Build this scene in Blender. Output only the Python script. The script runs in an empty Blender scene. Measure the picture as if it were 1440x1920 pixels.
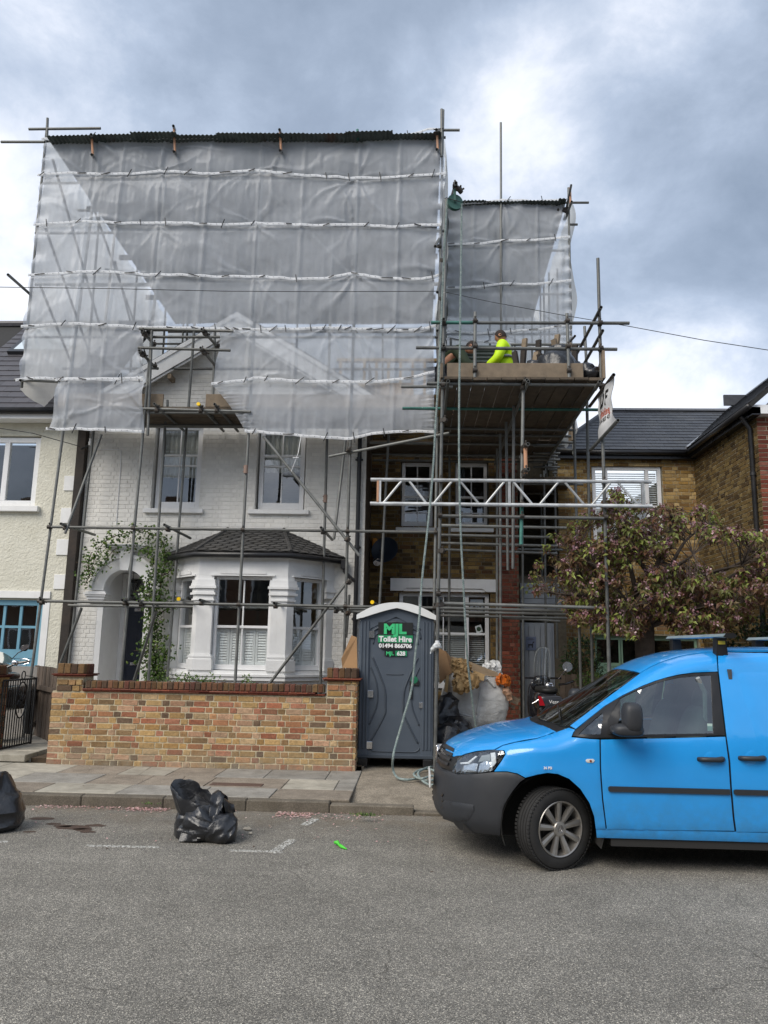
import bpy, bmesh, math, random
import numpy as np
from mathutils import Vector, Matrix, noise as mnoise
from mathutils.geometry import delaunay_2d_cdt
rad = math.radians
sc = bpy.context.scene
C = sc.collection
random.seed(7)
# ------------------------------------------------------------------ camera
F_PX, CAM_H = 1442.0, 1.75
PITCH, ROLL, YAW = rad(10), rad(1.03), rad(2.5)
_f = Vector((-math.sin(YAW)*math.cos(PITCH), math.cos(YAW)*math.cos(PITCH), math.sin(PITCH)))
_r0 = Vector((math.cos(YAW), math.sin(YAW), 0)); _u0 = _r0.cross(_f)
_R = math.cos(ROLL)*_r0 + math.sin(ROLL)*_u0
_U = -math.sin(ROLL)*_r0 + math.cos(ROLL)*_u0
cam_d = bpy.data.cameras.new('camera'); cam = bpy.data.objects.new('camera', cam_d); C.objects.link(cam)
m = Matrix((( _R.x, _U.x, -_f.x, 0), (_R.y, _U.y, -_f.y, 0), (_R.z, _U.z, -_f.z, CAM_H), (0, 0, 0, 1)))
cam.matrix_world = m
cam_d.sensor_fit = 'VERTICAL'; cam_d.sensor_height = 36.0; cam_d.lens = 36.0*F_PX/1920.0
cam_d.clip_start = 0.05; cam_d.clip_end = 3000
sc.camera = cam
sc.render.resolution_x = 768; sc.render.resolution_y = 1024
# ------------------------------------------------------------------ view
sc.view_settings.view_transform = 'Standard'; sc.view_settings.look = 'None'
sc.view_settings.gamma = 1.0; sc.view_settings.use_curve_mapping = False
sc.view_settings.exposure = 1.05
sc.render.engine = 'CYCLES'
sc.cycles.transparent_max_bounces = 16
sc.cycles.max_bounces = 8
# ------------------------------------------------------------------ sun and sky
SUN_EL, SUN_AZ = rad(43), rad(221)      # azimuth clockwise from +Y (street side faces -Y): behind the camera, a little to the left
sun_d = bpy.data.lights.new('sun', 'SUN'); sun = bpy.data.objects.new('sun', sun_d); C.objects.link(sun)
sun_d.energy = 1.5; sun_d.angle = rad(42); sun_d.color = (1.0, 0.93, 0.83)
_sd = Vector((math.sin(SUN_AZ)*math.cos(SUN_EL), math.cos(SUN_AZ)*math.cos(SUN_EL), math.sin(SUN_EL)))
sun.rotation_euler = (-_sd).to_track_quat('-Z', 'Y').to_euler()
sun.location = (0, -5, 30)
W = bpy.data.worlds.new('World'); sc.world = W; W.use_nodes = True
def build_world():
    nt = W.node_tree; N = nt.nodes; L = nt.links; N.clear()
    out = N.new('ShaderNodeOutputWorld'); bg = N.new('ShaderNodeBackground'); bg.inputs['Strength'].default_value = 0.1
    L.new(bg.outputs[0], out.inputs[0])
    sky = N.new('ShaderNodeTexSky'); sky.sky_type = 'NISHITA'; sky.sun_disc = False
    sky.sun_elevation = SUN_EL; sky.sun_rotation = SUN_AZ
    tc = N.new('ShaderNodeTexCoord'); sep = N.new('ShaderNodeSeparateXYZ'); L.new(tc.outputs['Generated'], sep.inputs[0])
    def M(op, a, b=None, c=None):
        n = N.new('ShaderNodeMath'); n.operation = op
        for i, v in enumerate((a, b, c)):
            if v is None: continue
            if isinstance(v, (int, float)): n.inputs[i].default_value = v
            else: L.new(v, n.inputs[i])
        return n.outputs[0]
    zz = M('ADD', M('MAXIMUM', sep.outputs[2], 0.0), 0.6)
    cmb = N.new('ShaderNodeCombineXYZ')
    L.new(M('DIVIDE', sep.outputs[0], zz), cmb.inputs[0]); L.new(M('DIVIDE', sep.outputs[1], zz), cmb.inputs[1])
    def noise(scale, detail, rough, dist, off):
        mp = N.new('ShaderNodeMapping'); mp.inputs['Location'].default_value = off; L.new(cmb.outputs[0], mp.inputs[0])
        n = N.new('ShaderNodeTexNoise'); n.inputs['Scale'].default_value = scale; n.inputs['Detail'].default_value = detail
        n.inputs['Roughness'].default_value = rough; n.inputs['Distortion'].default_value = dist
        L.new(mp.outputs[0], n.inputs['Vector']); return n.outputs['Fac']
    n1 = noise(2.0, 8, 0.55, 0.2, SKY_OFF[0]); n2 = noise(6.0, 8, 0.62, 0.3, (3.1, 1.2, 0)); n3 = noise(0.7, 3, 0.5, 0.0, (7.7, 2.1, 0))
    v = M('ADD', M('MULTIPLY', n1, 0.54), M('ADD', M('MULTIPLY', n2, 0.30), M('MULTIPLY', n3, 0.16)))
    # cloud masses seen in the photograph: thin bright gaps and heavy dark banks
    def bank(px, py, width, amount):
        d = (_f + _R*((px-720)/F_PX) - _U*((py-960)/F_PX)).normalized()
        dp = N.new('ShaderNodeVectorMath'); dp.operation = 'DOT_PRODUCT'
        nrm = N.new('ShaderNodeVectorMath'); nrm.operation = 'NORMALIZE'; L.new(tc.outputs['Generated'], nrm.inputs[0])
        L.new(nrm.outputs[0], dp.inputs[0]); dp.inputs[1].default_value = d
        mr = N.new('ShaderNodeMapRange'); mr.interpolation_type = 'SMOOTHSTEP'
        mr.inputs['From Min'].default_value = math.cos(rad(width)); mr.inputs['From Max'].default_value = 1.0
        mr.inputs['To Min'].default_value = 0.0; mr.inputs['To Max'].default_value = amount
        L.new(dp.outputs['Value'], mr.inputs['Value']); return mr.outputs[0]
    v = M('MULTIPLY_ADD', v, 2.1, -.56)
    for b in BANKS: v = M('ADD', v, bank(*b))
    cr = N.new('ShaderNodeValToRGB'); e = cr.color_ramp.elements
    cols = [(0.20, (1.5, 1.85, 2.4)), (0.36, (2.0, 2.4, 3.05)), (0.48, (2.6, 3.05, 3.8)), (0.58, (3.5, 3.9, 4.6)), (0.68, (5.0, 5.2, 5.7)), (0.82, (6.4, 6.4, 6.5))]
    e[0].position = cols[0][0]; e[0].color = (*cols[0][1], 1); e[1].position = cols[-1][0]; e[1].color = (*cols[-1][1], 1)
    for p, c in cols[1:-1]:
        k = e.new(p); k.color = (*c, 1)
    L.new(v, cr.inputs[0])
    mix = N.new('ShaderNodeMix'); mix.data_type = 'RGBA'
    gap = M('MULTIPLY', M('GREATER_THAN', n2, 2.0), 0.1)
    mix.inputs['Factor'].default_value = 0.12
    L.new(cr.outputs[0], mix.inputs[6]); L.new(sky.outputs[0], mix.inputs[7])
    L.new(mix.outputs[2], bg.inputs['Color'])
SKY_OFF = [(0.3, 0.2, 0.0)]
BANKS = [(1130, 200, 12, .26), (1270, 430, 14, -.20), (560, 90, 16, -.14), (30, 420, 12, .16), (900, 240, 9, .12), (160, 170, 9, -.06), (1160, 730, 10, .16), (1010, 40, 9, -.04), (20, 40, 12, .04)]
build_world()
# ------------------------------------------------------------------ placing by sight line onto a known plane
O_CAM = Vector((0, 0, CAM_H))
def ray(px, py): return _f + _R*((px-720)/F_PX) - _U*((py-960)/F_PX)
def P(px, py, Y): d = ray(px, py); return O_CAM + d*(Y/d.y)
def G(px, py, Z=0.0): d = ray(px, py); return O_CAM + d*((Z-CAM_H)/d.z)
def PX(px, py, X): d = ray(px, py); return O_CAM + d*(X/d.x)
# ------------------------------------------------------------------ objects
def tag(o, label=None, cat=None, group=None, kind=None):
    if label: o['label'] = label
    if cat: o['category'] = cat
    if group: o['group'] = group
    if kind: o['kind'] = kind
    return o
def empty(name, loc, label=None, cat=None, group=None, kind=None, rz=0.0, parent=None):
    o = bpy.data.objects.new(name, None); C.objects.link(o); o.location = loc; o.rotation_euler = (0, 0, rz); o.empty_display_size = .2
    if parent: set_parent(o, parent)
    return tag(o, label, cat, group, kind)
_mw = {}
def world_of(o):
    m = Matrix.LocRotScale(o.location, o.rotation_euler, o.scale)
    if o.parent: m = world_of(o.parent) @ o.matrix_parent_inverse @ m
    return m
def set_parent(o, p):
    o.parent = p; o.matrix_parent_inverse = world_of(p).inverted()
class MB:
    """collects geometry given in world coordinates, then links it as ONE mesh object"""
    def __init__(s): s.v = []; s.f = []; s.mi = []; s.r = []
    def add(s, vs, fs, mi=0, r=0.0):
        b = len(s.v); s.v += [tuple(v) for v in vs]
        for f in fs: s.f.append(tuple(b+i for i in f)); s.mi.append(mi); s.r.append(r)
        return s
    def box(s, x0, x1, y0, y1, z0, z1, mi=0, r=0.0, bev=0.0):
        if bev > 0:
            return s.bbox(Vector(((x0+x1)/2, (y0+y1)/2, (z0+z1)/2)), Vector((1,0,0)), Vector((0,1,0)), Vector((0,0,1)), abs(x1-x0), abs(y1-y0), abs(z1-z0), bev, mi, r)
        return s.obox(Vector(((x0+x1)/2, (y0+y1)/2, (z0+z1)/2)), Vector((1,0,0)), Vector((0,1,0)), Vector((0,0,1)), abs(x1-x0), abs(y1-y0), abs(z1-z0), mi, r)
    def obox(s, c, ax, ay, az, a, b, h, mi=0, r=0.0):
        vs = []
        for k in (-1, 1):
            for j in (-1, 1):
                for i in (-1, 1): vs.append(c + ax*(i*a/2) + ay*(j*b/2) + az*(k*h/2))
        return s.add(vs, [(0,2,3,1), (4,5,7,6), (0,1,5,4), (2,6,7,3), (0,4,6,2), (1,3,7,5)], mi, r)
    def bbox(s, c, ax, ay, az, a, b, h, bev, mi=0, r=0.0):
        """box with all edges chamfered"""
        e = (a/2, b/2, h/2); A = (ax, ay, az); idx = {}; vs = []
        for sx in (-1, 1):
            for sy in (-1, 1):
                for sz in (-1, 1):
                    sg = (sx, sy, sz)
                    for k in range(3):
                        p = c.copy()
                        for q in range(3): p = p + A[q]*(sg[q]*(e[q] - (0 if q == k else bev)))
                        idx[(sg, k)] = len(vs); vs.append(p)
        fs = []
        for k in range(3):
            i, j = (k+1) % 3, (k+2) % 3
            for sk in (-1, 1):
                q = []
                for (a_, b_) in ((-1,-1), (1,-1), (1,1), (-1,1)):
                    sg = [0,0,0]; sg[k] = sk; sg[i] = a_; sg[j] = b_; q.append(idx[(tuple(sg), k)])
                fs.append(q if sk > 0 else q[::-1])
        for k in range(3):
            i, j = (k+1) % 3, (k+2) % 3
            for a_ in (-1, 1):
                for b_ in (-1, 1):
                    s1 = [0,0,0]; s1[k] = -1; s1[i] = a_; s1[j] = b_; s2 = list(s1); s2[k] = 1
                    s1 = tuple(s1); s2 = tuple(s2)
                    q = [idx[(s1, i)], idx[(s1, j)], idx[(s2, j)], idx[(s2, i)]]
                    fs.append(q if a_*b_ < 0 else q[::-1])
        for sx in (-1, 1):
            for sy in (-1, 1):
                for sz in (-1, 1):
                    q = [idx[((sx,sy,sz), k)] for k in range(3)]
                    fs.append(q if sx*sy*sz > 0 else q[::-1])
        return s.add(vs, fs, mi, r)
    def tube(s, p, q, r, n=10, mi=0, rr=0.0, caps=True, r2=None, hollow=False):
        p = Vector(p); q = Vector(q); d = (q-p)
        if d.length < 1e-6: return s
        d.normalize(); a = d.orthogonal().normalized(); b = d.cross(a)
        r2 = r if r2 is None else r2; vs = []
        for c_, R_ in ((p, r), (q, r2)):
            for i in range(n): t = 2*math.pi*i/n; vs.append(c_ + a*(math.cos(t)*R_) + b*(math.sin(t)*R_))
        fs = [(i, (i+1) % n, n+(i+1) % n, n+i) for i in range(n)]
        if caps and not hollow: fs += [tuple(range(n))[::-1], tuple(range(n, 2*n))]
        if hollow:
            for c_, R_, dd in ((p, r, 1), (q, r2, -1)):
                for i in range(n): t = 2*math.pi*i/n; vs.append(c_ + a*(math.cos(t)*R_*.82) + b*(math.sin(t)*R_*.82))
                for i in range(n): t = 2*math.pi*i/n; vs.append(c_ + d*(dd*.07) + a*(math.cos(t)*R_*.82) + b*(math.sin(t)*R_*.82))
            for e in (0, 1):
                o = e*n; i1 = 2*n + e*2*n; i2 = i1 + n
                for i in range(n):
                    j = (i+1) % n
                    qd = [(o+i, i1+i, i1+j, o+j), (i1+i, i2+i, i2+j, i1+j)]
                    fs += qd if e == 0 else [x[::-1] for x in qd]
                fs.append(tuple(range(i2, i2+n))[::-1] if e == 0 else tuple(range(i2, i2+n)))
        return s.add(vs, fs, mi, rr)
    def path(s, pts, rads, n=8, mi=0, rr=0.0, caps=True):
        pts = [Vector(p) for p in pts]
        if not hasattr(rads, '__len__'): rads = [rads]*len(pts)
        vs = []; prev = None
        for i, p in enumerate(pts):
            d = (pts[min(i+1, len(pts)-1)] - pts[max(i-1, 0)]).normalized()
            if prev is None: a = d.orthogonal().normalized()
            else:
                a = prev - d*prev.dot(d)
                a = a.normalized() if a.length > 1e-6 else d.orthogonal().normalized()
            prev = a; b = d.cross(a)
            for k in range(n): t = 2*math.pi*k/n; vs.append(p + a*(math.cos(t)*rads[i]) + b*(math.sin(t)*rads[i]))
        fs = []
        for i in range(len(pts)-1):
            for k in range(n): k2 = (k+1) % n; fs.append((i*n+k, i*n+k2, (i+1)*n+k2, (i+1)*n+k))
        if caps: fs += [tuple(range(n))[::-1], tuple(range((len(pts)-1)*n, len(pts)*n))]
        return s.add(vs, fs, mi, rr)
    def prism(s, pts, ext, mi=0, r=0.0):
        """polygon (list of 3-D points) pushed along the vector ext"""
        n = len(pts); pts = [Vector(p) for p in pts]; ext = Vector(ext)
        nm = Vector((0,0,0))
        for i in range(n): nm += (pts[i]-pts[0]).cross(pts[(i+1) % n]-pts[0])
        if nm.dot(ext) > 0: pts = pts[::-1]
        vs = pts + [p+ext for p in pts]
        fs = [tuple(range(n)), tuple(range(n, 2*n))[::-1]] + [(i, n+i, n+(i+1) % n, (i+1) % n) for i in range(n)]
        return s.add(vs, fs, mi, r)
    def lathe(s, prof, c, axis=Vector((0,0,1)), n=20, mi=0, r=0.0, caps=True):
        """prof: list of (radius, height)"""
        axis = Vector(axis).normalized(); a = axis.orthogonal().normalized(); b = axis.cross(a); vs = []; c = Vector(c)
        for (R_, h) in prof:
            for k in range(n): t = 2*math.pi*k/n; vs.append(c + axis*h + a*(math.cos(t)*R_) + b*(math.sin(t)*R_))
        fs = []
        for i in range(len(prof)-1):
            for k in range(n): k2 = (k+1) % n; fs.append((i*n+k, i*n+k2, (i+1)*n+k2, (i+1)*n+k))
        if caps: fs += [tuple(range(n))[::-1], tuple(range((len(prof)-1)*n, len(prof)*n))]
        return s.add(vs, fs, mi, r)
    def grid(s, fn, nu, nv, mi=0, r=0.0, closed_u=False):
        vs = [fn(i/nu, j/nv) for j in range(nv+1) for i in range(nu+1)]
        fs = [(j*(nu+1)+i, j*(nu+1)+i+1, (j+1)*(nu+1)+i+1, (j+1)*(nu+1)+i) for j in range(nv) for i in range(nu)]
        return s.add(vs, fs, mi, r)
    def build(s, name, mats, parent=None, smooth=False, auto=None, origin=None, keep_local=False):
        me = bpy.data.meshes.new(name)
        if origin is None:
            a = np.array(s.v); origin = Vector(((a[:,0].min()+a[:,0].max())/2, (a[:,1].min()+a[:,1].max())/2, a[:,2].min()))
        ox, oy, oz = origin
        me.from_pydata([(v[0]-ox, v[1]-oy, v[2]-oz) for v in s.v], [], s.f)
        if not isinstance(mats, (list, tuple)): mats = [mats]
        for m_ in mats: me.materials.append(m_)
        if any(s.mi): me.polygons.foreach_set('material_index', s.mi)
        if any(s.r):
            at = me.attributes.new('rnd', 'FLOAT', 'FACE'); at.data.foreach_set('value', s.r)
        if smooth or auto: me.polygons.foreach_set('use_smooth', [True]*len(me.polygons))
        if auto: me.set_sharp_from_angle(angle=rad(auto))
        me.update()
        o = bpy.data.objects.new(name, me); C.objects.link(o); o.location = origin
        if parent: set_parent(o, parent)
        return o
def copy_part(src, loc, parent, rot=None, scale=None):
    c = src.copy(); C.objects.link(c)
    c.location = loc
    if rot is not None: c.rotation_euler = rot
    if scale is not None: c.scale = scale
    if parent: set_parent(c, parent)
    return c
def kids(o): return [c for c in C.objects if c.parent == o]
# ------------------------------------------------------------------ materials
MATS = {}
def hexc(h):
    h = h.lstrip('#'); c = [int(h[i:i+2], 16)/255 for i in (0, 2, 4)]
    return tuple(x/12.92 if x <= .04045 else ((x+.055)/1.055)**2.4 for x in c)
class NT:
    def __init__(s, name):
        s.m = bpy.data.materials.new(name); s.m.use_nodes = True; s.n = s.m.node_tree.nodes; s.l = s.m.node_tree.links
        s.n.clear(); s.out = s.n.new('ShaderNodeOutputMaterial'); s.b = s.n.new('ShaderNodeBsdfPrincipled'); s.l.new(s.b.outputs[0], s.out.inputs[0])
        s.geo = s.n.new('ShaderNodeNewGeometry'); s._obj = None
    def pos(s): return s.geo.outputs['Position']
    def obj(s):
        if not s._obj: s._obj = s.n.new('ShaderNodeTexCoord')
        return s._obj.outputs['Object']
    def put(s, sock, v):
        if isinstance(v, bpy.types.NodeSocket): s.l.new(v, sock)
        elif isinstance(v, (tuple, list)) and len(v) == 3 and sock.type == 'RGBA': sock.default_value = (*v, 1)
        else: sock.default_value = v
    def math(s, op, a, b=None, c=None, clamp=False):
        n = s.n.new('ShaderNodeMath'); n.operation = op; n.use_clamp = clamp
        for i, v in enumerate((a, b, c)):
            if v is not None: s.put(n.inputs[i], v)
        return n.outputs[0]
    def noise(s, scale, detail=4, rough=.55, vec=None, dist=0.0, stretch=None):
        n = s.n.new('ShaderNodeTexNoise'); n.inputs['Scale'].default_value = scale; n.inputs['Detail'].default_value = detail
        n.inputs['Roughness'].default_value = rough; n.inputs['Distortion'].default_value = dist
        vec = vec or s.pos()
        if stretch:
            mp = s.n.new('ShaderNodeMapping'); mp.inputs['Scale'].default_value = stretch; s.l.new(vec, mp.inputs[0]); vec = mp.outputs[0]
        s.l.new(vec, n.inputs['Vector']); return n.outputs['Fac']
    def voronoi(s, scale, feature='F1', vec=None, out='Distance', rnd=1.0):
        n = s.n.new('ShaderNodeTexVoronoi'); n.feature = feature; n.inputs['Scale'].default_value = scale; n.inputs['Randomness'].default_value = rnd
        s.l.new(vec or s.pos(), n.inputs['Vector']); return n.outputs[out]
    def ramp(s, fac, stops, const=False):
        n = s.n.new('ShaderNodeValToRGB'); e = n.color_ramp.elements
        if const: n.color_ramp.interpolation = 'CONSTANT'
        stops = [(p, (c, c, c) if isinstance(c, (int, float)) else c) for p, c in stops]
        e[0].position = stops[0][0]; e[0].color = (*stops[0][1], 1); e[1].position = stops[-1][0]; e[1].color = (*stops[-1][1], 1)
        for p, c in stops[1:-1]: k = e.new(p); k.color = (*c, 1)
        s.put(n.inputs[0], fac); return n.outputs[0]
    def mix(s, fac, a, b, mode='MIX'):
        n = s.n.new('ShaderNodeMix'); n.data_type = 'RGBA'; n.blend_type = mode
        s.put(n.inputs[0], fac); s.put(n.inputs[6], a); s.put(n.inputs[7], b); return n.outputs[2]
    def maprange(s, v, a, b, c, d):
        n = s.n.new('ShaderNodeMapRange')
        for k, x in zip(('Value', 'From Min', 'From Max', 'To Min', 'To Max'), (v, a, b, c, d)): s.put(n.inputs[k], x)
        return n.outputs[0]
    def bump(s, h, strength=.3, dist=.01, prev=None):
        n = s.n.new('ShaderNodeBump'); n.inputs['Strength'].default_value = strength; n.inputs['Distance'].default_value = dist
        s.l.new(h, n.inputs['Height'])
        if prev: s.l.new(prev, n.inputs['Normal'])
        s.l.new(n.outputs[0], s.b.inputs['Normal']); return n.outputs[0]
    def rnd(s):
        a = s.n.new('ShaderNodeAttribute'); a.attribute_name = 'rnd'; o = s.n.new('ShaderNodeObjectInfo')
        return s.math('FRACT', s.math('ADD', a.outputs['Fac'], o.outputs['Random']))
    def set(s, **k):
        for a, v in k.items():
            s.put(s.b.inputs[{'col': 'Base Color', 'rough': 'Roughness', 'metal': 'Metallic', 'spec': 'Specular IOR Level', 'alpha': 'Alpha', 'coat': 'Coat Weight', 'trans': 'Transmission Weight', 'coatr': 'Coat Roughness', 'ior': 'IOR', 'sheen': 'Sheen Weight'}[a]], v)
        return s
def pm(name, col, rough=.6, metal=0.0, var=.12, vscale=6, bump=0.0, bscale=80, spec=.5, dirt=0.0, dcol=(.05,.045,.035), dscale=2.2, rnd=0.0, coat=0.0, streak=0.0):
    """plain surface: base colour with soft variation, dirt patches, fine bump"""
    if name in MATS: return MATS[name]
    t = NT(name); c = tuple(col)
    nz = t.noise(vscale, 5)
    cc = t.mix(t.maprange(nz, .3, .7, 0, 1), tuple(x*(1-var) for x in c), tuple(min(1, x*(1+var)) for x in c))
    if rnd: cc = t.mix(1.0, cc, t.ramp(t.rnd(), [(0, 1-rnd), (1, 1+rnd*.6)]), 'MULTIPLY')
    if dirt: cc = t.mix(t.math('MULTIPLY', t.maprange(t.noise(dscale, 7, .65), .48, .75, 0, 1), dirt, clamp=True), cc, dcol)
    if streak: cc = t.mix(t.math('MULTIPLY', t.maprange(t.noise(3.2, 6, .7, stretch=(3, 3, .35)), .52, .72, 0, 1), streak, clamp=True), cc, dcol)
    t.set(col=cc, rough=t.maprange(nz, .2, .8, max(0, rough-.07), min(1, rough+.07)), metal=metal, spec=spec, coat=coat)
    if bump: t.bump(t.noise(bscale, 4), bump, .004)
    MATS[name] = t.m; return t.m

# ================================================================== specific materials
def brick_mat(name, pal, mort_dark=False, var=.35, rough=.88, bump=.6, stain=.35, scol=(.06,.05,.04)):
    if name in MATS: return MATS[name]
    t = NT(name); r = t.rnd(); n = len(pal)
    base = t.ramp(r, [(i/n, c) for i, c in enumerate(pal)], const=True)
    r2 = t.math('FRACT', t.math('MULTIPLY', r, 37.7))
    base = t.mix(1.0, base, t.ramp(r2, [(0, .78), (1, 1.16)]), 'MULTIPLY')
    nz = t.noise(42, 6, .65); n2 = t.noise(9, 4)
    base = t.mix(1.0, base, t.ramp(nz, [(.3, 1-var), (.7, 1+var*.5)]), 'MULTIPLY')
    base = t.mix(t.math('MULTIPLY', t.maprange(n2, .52, .72, 0, 1), stain, clamp=True), base, scol)
    # worn pale patches
    base = t.mix(t.math('MULTIPLY', t.maprange(t.noise(70, 5, .7), .62, .72, 0, 1), .35, clamp=True), base, (.5,.45,.36))
    if name == 'reclaimed_brick':
        sx = t.n.new('ShaderNodeSeparateXYZ'); t.l.new(t.pos(), sx.inputs[0]); base = t.mix(t.math('MULTIPLY', t.maprange(sx.outputs[2], .42, .14, 0, .75), t.maprange(t.noise(6, 5, .7), .35, .65, .1, 1)), base, hexc('8d8676'))
    t.set(col=base, rough=rough, spec=.25)
    h = t.math('ADD', t.math('MULTIPLY', t.noise(60, 6, .7), 1.0), t.math('MULTIPLY', t.noise(260, 3), .35))
    t.bump(h, bump, .006)
    MATS[name] = t.m; return t.m
PAL_WALL = [hexc(c) for c in ('b8875e','a86f4c','b3925a','bd9478','8f4e38','c2a36c','8a7148','c09a7e','a4583f','37332f','b99a62','9a7a50','c0a184','7b6848','b0705a','4a443c','b08a4c','a88a66','c4ab82','93604a')]
_mean = tuple(sum(c[i] for c in PAL_WALL)/len(PAL_WALL) for i in range(3)); PAL_WALL = [tuple(c[i]*.66+_mean[i]*.30+.015 for i in range(3)) for c in PAL_WALL]
PAL_STOCK = [tuple(x*.8 for x in hexc(c)) for c in ('7a6238','846a3e','6c5634','8a7044','5d4a2e','927a4c','725c3a','4c3c28','80643a','9c8254','6a4c30','7d6840')]
PAL_STOCK2 = [hexc(c) for c in ('a08454','937648','ae9160','86683e','b89c68','7a5f3a','a58a5c','917250','9c7c46','c2a878')]
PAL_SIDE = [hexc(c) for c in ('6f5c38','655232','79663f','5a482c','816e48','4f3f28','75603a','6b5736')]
PAL_RED = [hexc(c) for c in ('7c4434','703a2e','864c3a','663428','805244')]
M_WALLB = brick_mat('reclaimed_brick', PAL_WALL, stain=.28)
M_STOCK = brick_mat('stock_brick_sooty', PAL_STOCK)
M_STOCK2 = brick_mat('yellow_stock_brick', PAL_STOCK2, stain=.25)
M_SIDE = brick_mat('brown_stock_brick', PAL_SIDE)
M_RED = brick_mat('red_brick', PAL_RED, stain=.3)
M_CAPB = brick_mat('coping_brick', [hexc(c) for c in ('6e4c38','6a5038','7a6042','6c463a','7c5a44','5a483a')], stain=.4)
M_MORT = pm('mortar', hexc('c0b498'), .95, var=.25, vscale=18, bump=.8, bscale=160, dirt=.5, dcol=(.09,.08,.06))
M_MORTD = pm('mortar_dark', hexc('6b6252'), .95, var=.25, vscale=18, bump=.8, bscale=160, dirt=.5, dcol=(.05,.045,.035))
M_MORTY = pm('mortar_pale', hexc('a39a84'), .95, var=.2, vscale=18, bump=.6, bscale=160, dirt=.3, dcol=(.12,.1,.07))
M_WHITEB = pm('painted_brick', (.81,.79,.74), .62, var=.05, vscale=9, bump=.35, bscale=55, dirt=.16, dcol=(.42,.40,.35), rnd=.07, streak=.18)
M_WHITE = pm('white_gloss_paint', (.80,.80,.80), .32, var=.03, vscale=5, bump=.05, dirt=.06, dcol=(.5,.49,.45))
M_STUCCO = pm('white_masonry_paint', (.80,.80,.79), .55, streak=.14, var=.04, vscale=5, bump=.15, bscale=40, dirt=.12, dcol=(.48,.46,.42))
M_UPVC = pm('white_upvc', (.80,.80,.80), .28, var=.02, dirt=.05, dcol=(.5,.5,.48))
M_BLACKPIPE = pm('black_plastic_pipe', (.018,.018,.02), .35, var=.2, dirt=.3, dcol=(.08,.07,.06))
M_BLACKTIM = pm('black_timber', (.03,.024,.02), .8, var=.4, vscale=14, bump=.7, bscale=30, dirt=.4, dcol=(.09,.06,.04))
M_SLATE = pm('slate', hexc('43454a'), .5, var=.18, vscale=12, bump=.35, bscale=120, rnd=.22, dirt=.25, dcol=(.14,.14,.12))
M_SLATE2 = pm('fibre_slate', hexc('4a484c'), .5, var=.12, vscale=8, bump=.25, bscale=120, rnd=.13, dirt=.15, dcol=(.12,.12,.11))
M_SHINGLE = pm('felt_shingle', hexc('4b4a49'), .95, var=.22, vscale=7, bump=1.0, bscale=300, rnd=.25, dirt=.3, dcol=(.10,.09,.07))
M_LEAD = pm('lead', hexc('8a8f96'), .5, var=.2, vscale=6, dirt=.3, dcol=(.25,.25,.25))
M_IRON = pm('black_iron', (.012,.012,.013), .45, var=.2, bump=.2)
M_SOIL = pm('soil', hexc('4a3d2e'), .95, var=.4, vscale=10, bump=1, bscale=40)
M_DARK = pm('interior_dark', (.02,.019,.018), .8, var=.1)
M_ROOM = pm('room_plaster', (.25,.24,.22), .8, var=.1)
M_WOODOLD = pm('scaffold_plank', hexc('8c7c68'), .85, var=.22, vscale=9, bump=.4, bscale=60, rnd=.30, dirt=.45, dcol=(.13,.11,.085))
M_PLANK = pm('dirty_shaded_plank', hexc('5c5144'), .9, var=.25, vscale=9, bump=.4, bscale=60, rnd=.3, dirt=.5, dcol=(.04,.035,.03))  # plank wood darkened to carry the shade under the decks, plus dirt patches
M_TIMBER = pm('new_timber', hexc('c8a878'), .7, var=.12, bump=.2, rnd=.15)
M_CARD = pm('cardboard', hexc('a3805c'), .85, var=.12, vscale=3, bump=.15, rnd=.1)
M_FENCE = pm('fence_wood', hexc('5a4e44'), .85, var=.25, vscale=8, bump=.5, bscale=50, rnd=.25)
def glass_mat(name='window_glass', tint=(.97,.985,.98), rough=.015, opaque=.0):
    """thin pane: mirror-like reflection by Fresnel over a clear pass-through"""
    t = NT(name)
    gl = t.n.new('ShaderNodeBsdfGlossy'); gl.inputs['Roughness'].default_value = rough; gl.inputs['Color'].default_value = (.95,.97,1,1)
    tr = t.n.new('ShaderNodeBsdfTransparent'); tr.inputs['Color'].default_value = (*tint, 1)
    fr = t.n.new('ShaderNodeFresnel'); fr.inputs['IOR'].default_value = 1.85; _bf = t.math('SUBTRACT', 1.0, t.geo.outputs['Backfacing'])
    bp = t.n.new('ShaderNodeBump'); bp.inputs['Strength'].default_value = .06; bp.inputs['Distance'].default_value = .02; t.l.new(t.noise(1.6, 2), bp.inputs['Height'])
    t.l.new(bp.outputs[0], gl.inputs['Normal'])
    mx = t.n.new('ShaderNodeMixShader'); t.l.new(t.math('MULTIPLY', t.math('MULTIPLY', fr.outputs[0], GLASS_REFL, clamp=True), _bf), mx.inputs[0]); t.l.new(tr.outputs[0], mx.inputs[1]); t.l.new(gl.outputs[0], mx.inputs[2])
    t.l.new(mx.outputs[0], t.out.inputs[0]); MATS[name] = t.m; return t.m
GLASS_REFL = 1.7
M_GLASS = glass_mat()
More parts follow.
